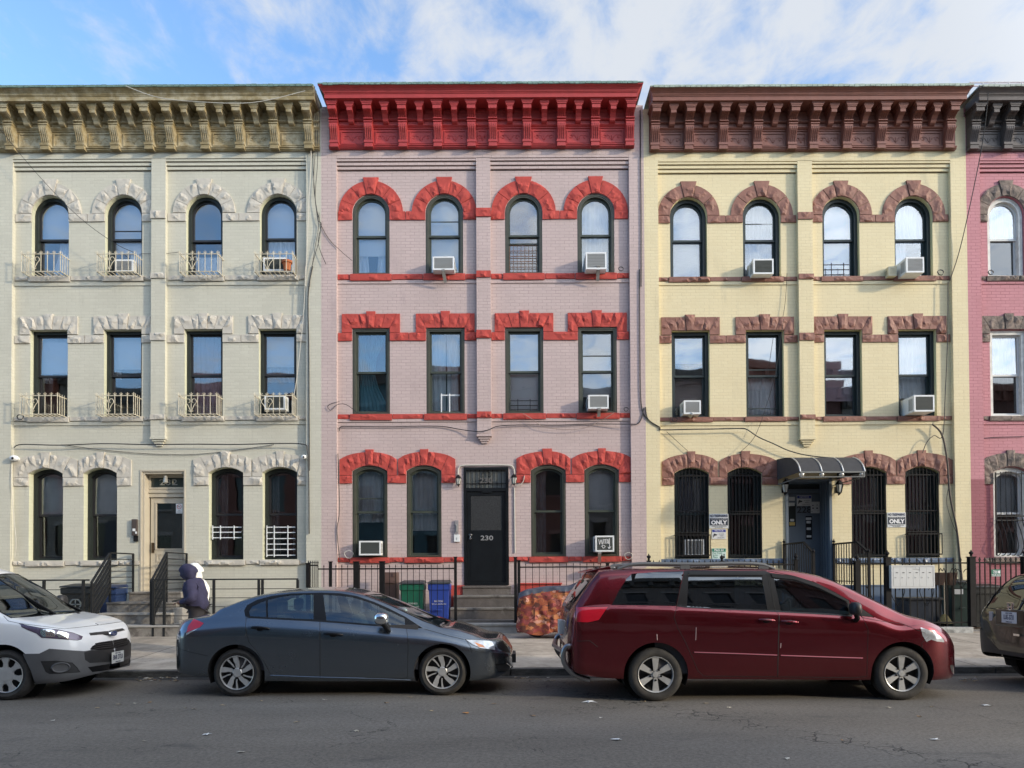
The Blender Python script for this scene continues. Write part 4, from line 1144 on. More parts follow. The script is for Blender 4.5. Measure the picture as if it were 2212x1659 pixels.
for s in (-1, 1): m.tube(catmull([((x0+x1)/2+s*.02, .0, z1-t-.02), ((x0+x1)/2+s*.09, .0, z1-t-.08), ((x0+x1)/2+s*.10, .0, z1-t-.16), ((x0+x1)/2+s*.05, .0, z1-t-.15)], 4), .006, 4)
m.build('transom_bars', M_black, fr)
text('230', .165, ((x0+x1)/2, .0, zt0+.165), pbr('brown_grey_numerals', (.10, .095, .09), .5), fr, 'house_number', .006, sx=1.25, bold=.004)
door = MB(); a0, a1, b0, b1 = x0+t+.004, x1-t-.004, z0+.055, zt0-.085
zs = P(1050, vP3(0, 642)[1], .03)[1]
door.box(a0, a1, .02, .07, b0, zs); ring(door, [(a0, zs), (a1, zs), (a1, b1), (a0, b1)], [(a0+.10, zs+.02), (a1-.09, zs+.02), (a1-.09, b1-.10), (a0+.10, b1-.10)], .02, .07)
door.box(a0+.09, a1-.09, .012, .02, b0+.05, b0+.066); door.box(a0+.09, a0+.10, .014, .02, b0+.066, zs-.2)
door.box(a0+.35, a0+.60, -.01, .018, b1-.03, b1+.02)
dr = door.build('door', M_blackdoor, root_P)
m = MB(); m.box(a0+.10, a1-.09, .03, .04, zs+.02, b1-.10); m.build('screen', M_mesh, dr)
text('230', .155, (a0+.47, .017, P(1050, vP3(0, 687)[1], .02)[1]), pbr('pewter_numerals', (.38, .38, .38), .4, metal=.4), dr, 'house_number', .004, sx=1.3, bold=.002)
m = MB()
for zz, rr_ in ((668, .042), (690, .032)):
    c = W3(vP3(1036, zz), .0); m.lathe([(0, -.05), (rr_*.7, -.045), (rr_, -.02), (rr_*.6, 0), (rr_*.6, .02)], 14, c, 'Y')
m.build('door_knob', M_chrome, dr, smooth=True)
# intercom
r = thing('intercom_panel', 'slim steel entry phone with a square call box below it, mauve wall', 'intercom', W3(vP3(952, 710), 0))
a = W3(vP3(938, 574)); b = W3(vP3(962, 662)); m = MB(); m.box(a[0], b[0], -.04, -.002, b[2], a[2]); m.build('housing', pbr('brushed_grey', (.33, .31, .32), .4, metal=.3), r)
m = MB(); m.box(a[0]+.03, b[0]-.03, -.07, -.04, b[2]+.06, a[2]-.1); m.build('door_pull', M_galv, r, bevel=.004)
a = W3(vP3(933, 664)); b = W3(vP3(970, 710)); m = MB(); m.box(a[0], b[0], -.04, -.002, b[2], a[2]); m.build('call_box', M_whitepl, r, bevel=.005)
m = MB(); m.box(a[0]+.06, b[0]-.06, -.046, -.04, b[2]+.05, a[2]-.07); m.build('call_button', M_galv, r)
# lanterns and white conduit round the door
def lantern(parent, c, s=1.0, out=.12):
    m = MB(); x, y, z = c
    m.box(x-.03*s, x+.03*s, -.015, 0, z-.05*s, z+.06*s); m.tube([(x, -.01, z-.02*s), (x, -out*.6, z-.10*s), (x, -out, z-.07*s)], .009, 5)
    m.lathe([(0, .20*s), (.012*s, .17*s), (.05*s, .14*s), (.075*s, .09*s), (.07*s, .085*s)], 6, (x, -out, z)); m.lathe([(.03*s, -.07*s), (.04*s, -.05*s), (0, -.10*s)], 6, (x, -out, z))
    for k in range(6):
        a = k*math.pi/3; m.tube([(x+.068*s*math.cos(a), -out+.068*s*math.sin(a), z+.09*s), (x+.038*s*math.cos(a), -out+.038*s*math.sin(a), z-.055*s)], .005*s, 4)
    l = m.build('wall_lantern', M_black, parent)
    g = MB(); g.lathe([(.062*s, .085*s), (.034*s, -.05*s)], 6, (x, -out, z)); g.build('lantern_glass', M_lampglass, l)
lantern(root_P, W3(vP3(962, 335))); lantern(root_P, W3(vP3(1314, 330)))
m = MB()
def W3s(f, pts, Y): return [W3(f(*p), Y) for p in pts]
m.tube(catmull(W3s(vP3, [(961, 300), (959, 255), (968, 232), (1000, 224), (1140, 222), (1280, 224), (1308, 238), (1316, 262), (1315, 300)], -.03), 4), .016, 6)
m.tube(W3s(vP3, [(1316, 365), (1317, 500), (1320, 780)], -.02), .014, 6)
m.tube(catmull(W3s(vP3, [(1322, 350), (1352, 348), (1372, 325), (1380, 290)], -.06), 4), .010, 6)
r = tag(m.build('conduit', M_cablew), 'white electrical conduit looping over the black door of the mauve house', 'conduit')

# yellow house, number 228: slate blue door set deep under an awning
x0, x1, z0, z1 = SY['door']
d = MB()
for a, b in ((x0, x0+.03), (x1-.03, x1)): d.box(a, b, -.012, .62, z0, z1)
d.box(x0+.03, x1-.03, .0, .62, z1-.05, z1)
for yy0 in (.16, .30, .44): d.box(x1-.055, x1-.03, yy0, yy0+.09, z0, z1-.05)
d.box(x1-.06, x1-.0, -.03, .0, z0, z1+.02); d.box(x0-.03, x0+.03, -.03, -.002, z0, z1+.02)
fr = d.build('door_frame', M_bluedoor, root_Y)
dz1 = P(1745, vY3(0, 245)[1], .6)[1]
door = MB(); door.box(x0+.03, x1-.03, .60, .65, z0, dz1)
door.build('door', M_bluedoor, root_Y); dr = SC.objects[-1] if False else [o for o in root_Y.children if o.name.startswith('door') and 'frame' not in o.name][-1]
m = MB(); m.box(x0+.03, x1-.03, .56, .65, dz1+.01, dz1+.11); m.box(x0+.03, x1-.03, .54, .56, dz1+.04, dz1+.075); m.build('transom_bar', M_bluedoor, fr)
m = MB(); m.box(x0+.03, x1-.03, .61, .62, dz1+.11, z1-.05); m.build('transom_glass', pbr('dim_green_glass', (.03, .04, .038), .15), fr)
text('228', .22, (W3(vD(612, 742), .6)[0], .597, W3(vD(612, 742), .6)[2]), M_text_k, dr, 'house_number', .003, sx=1.1, bold=.004)
def paste(f, a, b, Y, col, name, parent, mat=None):
    p, q = W3(f(*a), Y), W3(f(*b), Y); m = MB(); m.box(p[0], q[0], Y-.003, Y, q[2], p[2]); return m.build(name, mat or pbr('paper_'+name, col, .6), parent)
M_pp = pbr('white_notice_paper', (.60, .61, .60), .6, var=.06, vscale=20)
paste(vD, (388, 660), (492, 980), .597, None, 'side_light', dr, pbr('dark_side_glass', (.012, .022, .02), .2))
paste(vD, (632, 830), (728, 1168), .597, None, 'door_light', dr, pbr('dark_slot_glass', (.012, .016, .018), .2))
for q in (((392, 552), (476, 608)), ((388, 636), (475, 683)), ((410, 872), (466, 906)), ((636, 850), (716, 885)), ((645, 900), (708, 935)), ((648, 995), (710, 1030)), ((648, 1108), (716, 1138))):
    paste(vD, q[0], q[1], .593, None, 'sticker', dr, M_pp)
paste(vD, (398, 918), (478, 965), .593, (.55, .40, .12), 'sticker', dr)

def camera_notice(f, a, b, Y, label):
    p, q = W3(f(*a), Y), W3(f(*b), Y); w = q[0]-p[0]; h = p[2]-q[2]
    r = thing('surveillance_notice', label, 'sign', (p[0]+w/2, Y, q[2])); m = MB(); m.box(p[0], q[0], Y-.006, Y, q[2], p[2]); m.build('board', M_pp, r)
    m = MB(); m.box(p[0]+.02*w, q[0]-.02*w, Y-.008, Y-.006, p[2]-.30*h, p[2]-.04*h); m.build('blue_header', pbr('blue_print', (.03, .045, .25), .5), r)
    text('NOTICE', h*.24, (p[0]+w/2, Y-.009, p[2]-.17*h), M_text_w, r, 'lettering', .0008)
    m = MB(); cx_, cz_ = p[0]+.25*w, q[2]+.36*h
    m.prism([(cx_-.17*w, cz_+.02*h), (cx_-.10*w, cz_+.20*h), (cx_+.12*w, cz_+.10*h), (cx_+.10*w, cz_-.0*h)], 'XZ', Y-.008, Y-.006); m.box(cx_-.16*w, cx_-.12*w, Y-.008, Y-.006, cz_-.18*h, cz_+.0*h); m.box(cx_-.14*w, cx_-.02*w, Y-.0085, Y-.0065, cz_-.06*h, cz_-.01*h)
    m.build('camera_symbol', M_text_k, r)
    text('24 HOUR', h*.13, (p[0]+.68*w, Y-.0075, q[2]+.50*h), M_text_k, r, 'lettering', .0008)
    text('VIDEO', h*.13, (p[0]+.68*w, Y-.0075, q[2]+.32*h), M_text_k, r, 'lettering', .0008)
    text('SURVEILLANCE', h*.10, (p[0]+.62*w, Y-.0075, q[2]+.13*h), M_text_k, r, 'lettering', .0008)
camera_notice(vD, (505, 530), (718, 682), .594, 'blue and white camera notice on the slate blue door')
camera_notice(vY3, (438, 447), (518, 503), -.004, 'blue and white camera notice on the yellow wall under the left trespass sign')
r = thing('notice', 'white sheet with small symbols partly over the blue header notice on the blue door', 'sign', W3(vD(768, 788), .588))
paste(vD, (705, 622), (836, 788), .588, None, 'sheet', r, M_pp)
m = MB()
for (x, y, s) in ((738, 675, 10), (800, 670, 8), (742, 715, 12), (800, 715, 14), (725, 762, 6), (812, 755, 6)):
    c = W3(vD(x, y), .584); m.box(c[0]-s*.0016, c[0]+s*.0016, .583, .585, c[2]-s*.001, c[2]+s*.001)
m.build('symbols', M_text_k, r)

def trespass(a, b, label):
    p, q = W3(vY3(*a), -.008), W3(vY3(*b), -.008); w = q[0]-p[0]; h = p[2]-q[2]; Y = -.008; cx_ = p[0]+w/2
    r = thing('trespass_sign', label, 'sign', (cx_, Y, q[2])); m = MB(); m.box(p[0], q[0], Y-.006, Y+.006, q[2], p[2]); m.build('board', M_pp, r)
    text('NO TRESPASSING', h*.22, (cx_, Y-.008, p[2]-.15*h), pbr('navy_print', (.03, .04, .08), .5), r, 'lettering', .001, sx=w*.94/(h*.22*8.1), bold=.003)
    m = MB(); m.box(p[0]+.03*w, q[0]-.03*w, Y-.008, Y-.006, q[2]+.20*h, q[2]+.70*h); m.build('black_panel', pbr('navy_black_print', (.02, .028, .045), .5), r)
    text('TENANTS & GUESTS', h*.09, (cx_, Y-.0095, q[2]+.635*h), M_text_w, r, 'lettering', .001, sx=w*.88/(h*.09*9.6))
    text('ONLY', h*.37, (cx_, Y-.0095, q[2]+.39*h), M_text_w, r, 'lettering', .001, sx=w*.82/(h*.37*2.75), bold=.006)
    text('LOITERERS WILL BE PROSECUTED', h*.07, (cx_, Y-.0075, q[2]+.13*h), M_text_k, r, 'lettering', .0008, sx=w*.9/(h*.07*17.2))
    text('BY THE OWNER', h*.07, (cx_, Y-.0075, q[2]+.055*h), M_text_k, r, 'lettering', .0008)
trespass((422, 360), (532, 442), 'no trespassing sign on the yellow wall between the two windows left of the awning')
trespass((1434, 352), (1540, 436), 'no trespassing sign on the yellow wall between the two windows right of the door')
p, q = W3(vY3(438, 556), -.008), W3(vY3(518, 620), -.008); w = q[0]-p[0]; h = p[2]-q[2]
r = thing('litter_sign', 'green and white pitch in sign low on the yellow wall', 'sign', (p[0]+w/2, -.008, q[2]))
m = MB(); m.box(p[0], q[0], -.014, -.002, q[2], p[2]); m.build('board', pbr('mint_board', (.55, .68, .64), .5), r)
m = MB(); m.box(p[0]+.02*w, q[0]-.02*w, -.016, -.014, p[2]-.30*h, p[2]-.02*h); m.build('green_header', pbr('green_print', (.02, .19, .12), .5), r)
text('Pitch In!', h*.26, (p[0]+w/2, -.0175, p[2]-.16*h), M_text_w, r, 'lettering', .001, bold=.002)
M_grn = pbr('green_lettering', (.02, .20, .13), .5)
for s, zz in (('Put Trash', .55), ('In Its', .37), ('Place', .19)): text(s, h*.20, (p[0]+.06*w, -.0155, q[2]+zz*h+.03*h), M_grn, r, 'lettering', .0008, align='LEFT', sx=1.05)
m = MB(); m.lathe([(0, -.001), (.016, 0), (.016, .001)], 10, (q[0]-.14*w, -.015, q[2]+.45*h), 'Y'); m.prism([(q[0]-.2*w, q[2]+.12*h), (q[0]-.08*w, q[2]+.12*h), (q[0]-.1*w, q[2]+.38*h), (q[0]-.18*w, q[2]+.38*h)], 'XZ', -.016, -.0145); m.build('figure_symbol', M_text_k, r)

# awning
aw = []
Ya = -1.40
xb = P(vD(1490, 0)[0], 1010, Ya)[0]
xf0 = P(vD(570, 0)[0], 1010, Ya)[0]
xa = xf0-.02
zt_ = P(1760, vD(0, 8)[1], -.02)[1]; zf = P(1760, vD(0, 190)[1], Ya)[1]; zb_ = P(1760, vD(0, 270)[1], Ya)[1]
prof = [(-.012, zt_), (-.45, zt_-.03), (-.85, zt_-.09), (-1.12, zt_-.19), (-1.30, zt_-.32), (Ya, zf)]
prof = [(p.x, p.y) for p in catmull([(a, b, 0) for a, b in prof], 4)]
M_aw = pbr('charcoal_awning_cloth', (.042, .042, .045), .8, var=.15, vscale=6, bump=.3, bscale=80)
m = MB(); n = len(prof)
inner = [(y+.012, z-.012) for y, z in prof]
m.prism(prof+inner[::-1], 'YZ', xa, xb); m.prism(prof+[(-.012, zf)], 'YZ', xa-.012, xa-.002); m.prism(prof+[(-.012, zf)], 'YZ', xb+.002, xb+.012)
awn = m.build('awning', M_aw, root_Y)
m = MB(); m.box(xa, xb, Ya-.014, Ya+.01, zf-.022, zf+.01); m.box(xa, xb, Ya-.012, Ya+.008, zb_, zb_+.018)
for x in (xa, xb-.02): m.box(x, x+.02, Ya-.012, Ya+.008, zb_+.018, zf-.022); m.box(x, x+.02, Ya+.01, 0, zb_, zb_+.018)
m.build('awning_frame', pbr('grey_awning_frame', (.16, .165, .16), .6), awn)
for i in range(4):
    m = MB(); x = xa+(xb-xa)*(i/3)
    m.tube([(x, y-.006, z+.004) for y, z in prof[8:]], .015, 5); m.build('awning_rib', pbr('bright_rib', (.6, .6, .58), .35, metal=.5) if i == 0 else SC.objects['awning_rib'].data.materials[0], awn)
for i in range(4):
    c = (xa+(xb-xa)*(.03+.31*i), Ya+.03, zb_+.07); m = MB(); m.lathe([(.0, -.03), (.03, -.028), (.052, -.01), (.058, .02), (.04, .04)], 14, c, 'Y'); m.tube([(c[0], c[1], c[2]+.05), (c[0], c[1], zf)], .006, 4)
    m.build('awning_lamp', pbr('lamp_bulb', (.55, .54, .5), .15, metal=.5) if i == 0 else SC.objects['awning_lamp'].data.materials[0], awn, smooth=True)
lantern(root_Y, W3(vD(310, 455)), 1.3, .14); lantern(root_Y, W3(vD(1085, 455)), 1.3, .14)

# ------------------------------------------------------------------ cables
def cable(f, pts, Y, r, label, mat=M_cable, n=5, slack=0, pole=False):
    Ys = Y if isinstance(Y, (list, tuple)) else [Y]*len(pts)
    m = MB(); m.tube(catmull([W3(f(*p), y) for p, y in zip(pts, Ys)], n), r, 5)
    return tag(m.build('cable', mat), label, 'cable', 'cables on the house fronts')
cable(vG3, [(95, 118), (150, 97), (400, 102), (700, 92), (1000, 98), (1300, 95), (1600, 97), (1880, 90), (2040, 95), (2075, 130), (2085, 330), (2088, 700)], -.135, .013, 'thick black cable across the green house above its ground floor arches')
cable(vG3, [(430, 100), (700, 135), (1000, 160), (1300, 165), (1600, 135), (1850, 98)], -.03, .007, 'thin sagging wire above the ground floor windows of the green house')
cable(vG3, [(95, 90), (75, 330), (95, 600), (108, 760), (98, 860)], -.125, .008, 'pale wire down the left pilaster of the green house', M_cablew)
cable(vP2, [(205, 1045), (215, 1020), (300, 1018), (520, 1020), (700, 1016), (860, 1018), (980, 1038), (1090, 1050), (1150, 1040), (1220, 1015), (1400, 1008), (1600, 1010), (1800, 1002), (2040, 1003), (2110, 992), (2140, 900)], [-.04]*6+[-.06, -.15, -.15, -.06]+[-.04]*3+[-.13]*3, .011, 'black cable looping across the mauve house above its ground floor arches')
cable(vP2, [(1370, 935), (1420, 965), (1490, 1015), (1600, 1035), (1750, 1030), (1860, 985), (1950, 930)], -.10, .007, 'pale brown sagging wire below the middle floor sill of the mauve house', pbr('tan_wire', (.30, .22, .18), .6))
cable(vP2, [(205, 860), (160, 870), (130, 890), (150, 915), (190, 880), (250, 880), (330, 935), (390, 935)], -.14, .007, 'thin looped wire at the left end of the middle floor sill, mauve house')
cable(vP1, [(75, 830), (85, 900), (140, 1000), (220, 1080), (285, 1135)], -.13, .006, 'thin wire sloping down to the first top floor window of the mauve house')
cable(vP1, [(2115, 180), (2118, 500), (2122, 900), (2122, 1300)], -.13, .012, 'black downlead cable on the upper right edge of the mauve house')
cable(vP2, [(2112, 20), (2114, 500), (2120, 850), (2145, 950), (2200, 1000)], -.13, .012, 'black downlead cable swinging from the mauve house to the yellow house')
cable(vP3, [(2055, 0), (2062, 330), (2058, 520), (2075, 830)], -.02, .009, 'black cable down the right recess edge of the mauve house ground floor')
cable(vP3, [(195, 150), (205, 500), (190, 640), (208, 830)], -.13, .010, 'dark cable down the left pilaster of the mauve house ground floor')
cable(vY2, [(60, 800), (75, 870), (140, 915), (150, 930), (300, 927), (450, 925), (600, 922), (640, 930), (700, 970), (790, 1010), (880, 1050), (1000, 1078), (1190, 1095)], -.13, .014, 'thick black cable sagging down to the awning of the yellow house')
cable(vY2, [(180, 940), (300, 1050)], -.05, .006, 'thin wire slanting to the first arch of the yellow house ground floor')
cable(vY2, [(865, 40), (855, 200), (842, 285)], -.05, .006, 'short thin wire hanging above second middle lintel of the yellow house')
cable(vY2, [(845, 300), (800, 600), (745, 800), (680, 970), (595, 1060)], -.12, .006, 'thin wire slanting past the second middle window of the yellow house')
cable(vY2, [(1780, 90), (1778, 400), (1765, 700), (1750, 960), (1700, 962), (1660, 1000), (1635, 1060)], -.12, .010, 'black cable down the yellow right pilaster hooking left to the last arch')
cable(vY3, [(1690, -150), (1745, -90), (1775, 60), (1790, 250), (1830, 450), (1850, 640), (1860, 740)], -.13, .022, 'bundle of cables bowed down the right pilaster of the yellow house ground floor', pbr('brown_cable_bundle', (.09, .07, .055), .7))
cable(vY3, [(1790, 180), (1772, 290), (1800, 400), (1835, 480)], -.14, .007, 'loose thin cable beside the cable bundle on the yellow house')
cable(vY2, [(1980, 978), (2050, 972), (2212, 968)], -.03, .008, 'dark cable across the rose house above its ground floor')
# bunch of wires between the green and the mauve house
for k, pts in enumerate(([(2115, 20), (2105, 300), (2095, 600), (2080, 900), (2062, 1380)], [(2125, 30), (2130, 400), (2118, 700), (2150, 950), (2130, 1100), (2085, 1380)], [(2135, 60), (2145, 500), (2128, 800), (2165, 1000), (2105, 1250), (2090, 1382)], [(2118, 60), (2110, 500), (2140, 900), (2170, 960), (2148, 1090), (2200, 1230)])):
    cable(vG1, pts, -.17 if k else -.19, .007 if k else .010, ('pale thick wire beside the bunch between the green and mauve houses', 'leftmost black wire of the bunch between the green and mauve houses', 'middle black wire of the bunch between the green and mauve houses', 'loose wire of the bunch that ends against the mauve pilaster')[k], M_cablew if k == 0 else M_cable)
cable(vG2, [(2062, 0), (2050, 300), (2010, 700), (1985, 870)], -.15, .008, 'pale wire running down to the last middle balcony of the green house', M_cablew)
cable(vG2, [(2110, 0), (2080, 200), (2085, 600), (2088, 1380)], -.125, .012, 'black cable down the right pilaster of the green house beside the middle floor')
cable(vG1, [(850, 28), (1050, 100), (1280, 130), (1700, 140), (2060, 60)], -.85, .008, 'pale wire sagging in front of the olive cornice', M_cablew)
cable(vG1, [(0, 320), (250, 620), (520, 900), (760, 1080), (900, 1150)], -.40, .006, 'thin wire slanting down across the top floor of the green house')
cable(vG1, [(950, 1160), (1100, 1160), (1210, 1148)], -.05, .006, 'short wire between two top floor balconies of the green house')
cable(vY1, [(2010, 60), (1970, 380), (1860, 900), (1790, 1130)], [-.85, -.5, -.2, -.12], .010, 'dark wire dropping from the grey cornice to the yellow house pilaster')
# small coils of slack cable
for k, (f, x, y, s, lab) in enumerate(((vP1, 1992, 1190, .055, 'coil of cable above the top floor sill at the right end of the mauve house'), (vP2, 2025, 910, .05, 'coil of cable above the middle floor sill at the right end of the mauve house'),
        (vP3, 265, 790, .10, 'loose cable coil on the ground floor sill at the left end of the mauve house'), (vY2, 225, 872, .06, 'coil of cable over the left end of the yellow house middle sill'),
        (vY1, 1735, 1085, .07, 'coil of cable at the right end of the yellow house top sill'), (vG2, 140, 1020, .07, 'coil of dark cable at the left end of the green house middle sill'),
        (vY1, 2020, 1085, .06, 'coil of cable on the rose house top sill'), (vP3, 2040, 800, .09, 'pale loose coil of cable at the right end of the mauve ground floor sill'))):
    c = W3(f(x, y), -.11); m = MB(); m.tube([(c[0]+s*(1+.12*math.sin(3*a))*math.cos(a), c[1]-.01*a/3, c[2]+s*.9*math.sin(a)) for a in [i*.4 for i in range(30)]], .007, 4)
    tag(m.build('cable_coil', M_cablew if k in (2, 7) else M_cable), lab, 'cable')
# roof railing at the far right
a = P(2094, 184, 1.5); m = MB()
for z in (a[1]-.02, a[1]+.07, a[1]-.35): m.xbox((a[0], 1.5, z), (a[0]+6, 1.5, z), .03, .03)
for i in range(18): x = a[0]+i*.34; m.xbox((x, 1.5, 12.3), (x, 1.5, a[1]+.07), .025, .025, up=(0, 1, 0))
tag(m.build('roof_railing', pbr('pale_grey_rail', (.45, .45, .47), .5)), 'pale metal railing on the roof above the grey cornice', 'railing')
# ------------------------------------------------------------------ road, kerbs, pavements
def asphalt():
    g = NT('asphalt'); bs = g.n('ShaderNodeBsdfPrincipled'); bs.inputs['Specular IOR Level'].default_value = .35
    tc = g.n('ShaderNodeTexCoord')
    def noise(sc, det=5, r=.6, mp=None):
        n = g.n('ShaderNodeTexNoise'); n.inputs['Scale'].default_value = sc; n.inputs['Detail'].default_value = det; n.inputs['Roughness'].default_value = r
        if mp:
            m = g.n('ShaderNodeMapping'); m.inputs['Scale'].default_value = mp; g.l(tc.outputs['Object'], m.inputs[0]); g.l(m.outputs[0], n.inputs['Vector'])
        else: g.l(tc.outputs['Object'], n.inputs['Vector'])
        return n
    def ramp(src, p0, c0, p1, c1):
        r = g.n('ShaderNodeValToRGB'); e = r.color_ramp.elements; e[0].position = p0; e[1].position = p1; e[0].color = c4(c0); e[1].color = c4(c1); g.l(src, r.inputs[0]); return r
    def mix(f, a, b, mode='MIX', fv=None):
        m = g.n('ShaderNodeMix', data_type='RGBA', blend_type=mode)
        if fv is not None: m.inputs[0].default_value = fv
        else: g.l(f, m.inputs[0])
        g.l(a, m.inputs[6])
        if isinstance(b, tuple): m.inputs[7].default_value = c4(b)
        else: g.l(b, m.inputs[7])
        return m.outputs[2]
    base = ramp(noise(.5, 6, .6, (.5, 1.4, 1)).outputs['Fac'], .35, (.112, .101, .087), .68, (.160, .145, .126))
    fine = ramp(noise(26, 8, .9).outputs['Fac'], .36, (.30, .30, .30), .66, (1.85, 1.82, 1.76))
    col = mix(None, base.outputs[0], fine.outputs[0], 'MULTIPLY', .8)
    vo = g.n('ShaderNodeTexVoronoi'); vo.inputs['Scale'].default_value = 30; g.l(tc.outputs['Object'], vo.inputs['Vector'])
    spk = g.n('ShaderNodeMapRange'); spk.inputs['From Min'].default_value = .16; spk.inputs['From Max'].default_value = .10; spk.inputs['To Max'].default_value = .5; g.l(vo.outputs['Distance'], spk.inputs[0])
    sel = g.n('ShaderNodeSeparateColor'); g.l(vo.outputs['Color'], sel.inputs[0])
    gt = g.n('ShaderNodeMath', operation='GREATER_THAN'); g.l(sel.outputs[0], gt.inputs[0]); gt.inputs[1].default_value = .62
    mm = g.n('ShaderNodeMath', operation='MULTIPLY'); g.l(spk.outputs[0], mm.inputs[0]); g.l(gt.outputs[0], mm.inputs[1])
    col = mix(mm.outputs[0], col, (.21, .20, .185))
    # oily and dark patches
    pt = g.n('ShaderNodeMapRange'); g.l(noise(1.1, 7, .62, (1, 2.2, 1)).outputs['Fac'], pt.inputs[0]); pt.inputs['From Min'].default_value = .60; pt.inputs['From Max'].default_value = .72; pt.inputs['To Max'].default_value = .55
    col = mix(pt.outputs[0], col, (.045, .043, .042))
    # cracks: alligator cracking where a broad noise is high
    sep = g.n('ShaderNodeSeparateXYZ'); g.l(tc.outputs['Object'], sep.inputs[0])
    nw = noise(3.0, 4); va = g.n('ShaderNodeVectorMath', operation='SCALE'); g.l(nw.outputs['Color'], va.inputs[0]); va.inputs['Scale'].default_value = .35
    vb = g.n('ShaderNodeVectorMath', operation='ADD'); g.l(tc.outputs['Object'], vb.inputs[0]); g.l(va.outputs[0], vb.inputs[1])
    v2 = g.n('ShaderNodeTexVoronoi', feature='DISTANCE_TO_EDGE'); v2.inputs['Scale'].default_value = 4.6; g.l(vb.outputs[0], v2.inputs['Vector'])
    c1 = g.n('ShaderNodeMapRange'); c1.inputs['From Min'].default_value = .045; c1.inputs['From Max'].default_value = .01; g.l(v2.outputs['Distance'], c1.inputs[0])
    # the cracked strip runs diagonally at x 2.5..4.5
    l1 = g.n('ShaderNodeMath', operation='MULTIPLY_ADD'); g.l(sep.outputs['Y'], l1.inputs[0]); l1.inputs[1].default_value = .75; g.l(sep.outputs['X'], l1.inputs[2])
    ab = g.n('ShaderNodeMath', operation='SUBTRACT'); g.l(l1.outputs[0], ab.inputs[0]); ab.inputs[1].default_value = CRACK0
    a2 = g.n('ShaderNodeMath', operation='ABSOLUTE'); g.l(ab.outputs[0], a2.inputs[0])
    n7 = noise(1.7, 3); a3 = g.n('ShaderNodeMath', operation='MULTIPLY_ADD'); g.l(n7.outputs['Fac'], a3.inputs[0]); a3.inputs[1].default_value = 1.3; g.l(a2.outputs[0], a3.inputs[2])
    k = g.n('ShaderNodeMapRange'); k.inputs['From Min'].default_value = 1.0; k.inputs['From Max'].default_value = .65; g.l(a3.outputs[0], k.inputs[0])
    m2 = g.n('ShaderNodeMath', operation='MULTIPLY'); g.l(c1.outputs[0], m2.inputs[0]); g.l(k.outputs[0], m2.inputs[1])
    # a few long thin cracks elsewhere
    v3 = g.n('ShaderNodeTexVoronoi', feature='DISTANCE_TO_EDGE'); v3.inputs['Scale'].default_value = .42
    vb2 = g.n('ShaderNodeVectorMath', operation='ADD'); g.l(vb.outputs[0], vb2.inputs[0]); nq = noise(.8, 5); sq = g.n('ShaderNodeVectorMath', operation='SCALE'); g.l(nq.outputs['Color'], sq.inputs[0]); sq.inputs['Scale'].default_value = 2.5; g.l(sq.outputs[0], vb2.inputs[1])
    g.l(vb2.outputs[0], v3.inputs['Vector'])
    c3 = g.n('ShaderNodeMapRange'); c3.inputs['From Min'].default_value = .0042; c3.inputs['From Max'].default_value = .0015; c3.inputs['To Max'].default_value = .8; g.l(v3.outputs['Distance'], c3.inputs[0])
    n8 = noise(.9, 2); k3 = g.n('ShaderNodeMapRange'); k3.inputs['From Min'].default_value = .48; k3.inputs['From Max'].default_value = .58; g.l(n8.outputs['Fac'], k3.inputs[0])
    m3 = g.n('ShaderNodeMath', operation='MULTIPLY'); g.l(c3.outputs[0], m3.inputs[0]); g.l(k3.outputs[0], m3.inputs[1])
    ma = g.n('ShaderNodeMath', operation='MAXIMUM'); g.l(m2.outputs[0], ma.inputs[0]); g.l(m3.outputs[0], ma.inputs[1])
    col = mix(ma.outputs[0], col, (.020, .019, .018))
    g.l(col, bs.inputs['Base Color'])
    rr = g.n('ShaderNodeMapRange'); g.l(noise(2, 4).outputs['Fac'], rr.inputs[0]); rr.inputs['To Min'].default_value = .62; rr.inputs['To Max'].default_value = .95; g.l(rr.outputs[0], bs.inputs['Roughness'])
    hb = g.n('ShaderNodeMath', operation='MULTIPLY_ADD'); g.l(ma.outputs[0], hb.inputs[0]); hb.inputs[1].default_value = -2.0; g.l(noise(90, 4, .7).outputs['Fac'], hb.inputs[2])
    bp = g.n('ShaderNodeBump'); bp.inputs['Strength'].default_value = .6; bp.inputs['Distance'].default_value = .006; g.l(hb.outputs[0], bp.inputs['Height']); g.l(bp.outputs[0], bs.inputs['Normal'])
    g.l(bs.outputs[0], g.out.inputs[0]); return g.mat
cx0, cy0 = PG(1690, 1575); CRACK0 = cx0+.75*cy0
ZK, ZW = .105, .285       # pavement height at the kerb and at the house line
YK = -5.95
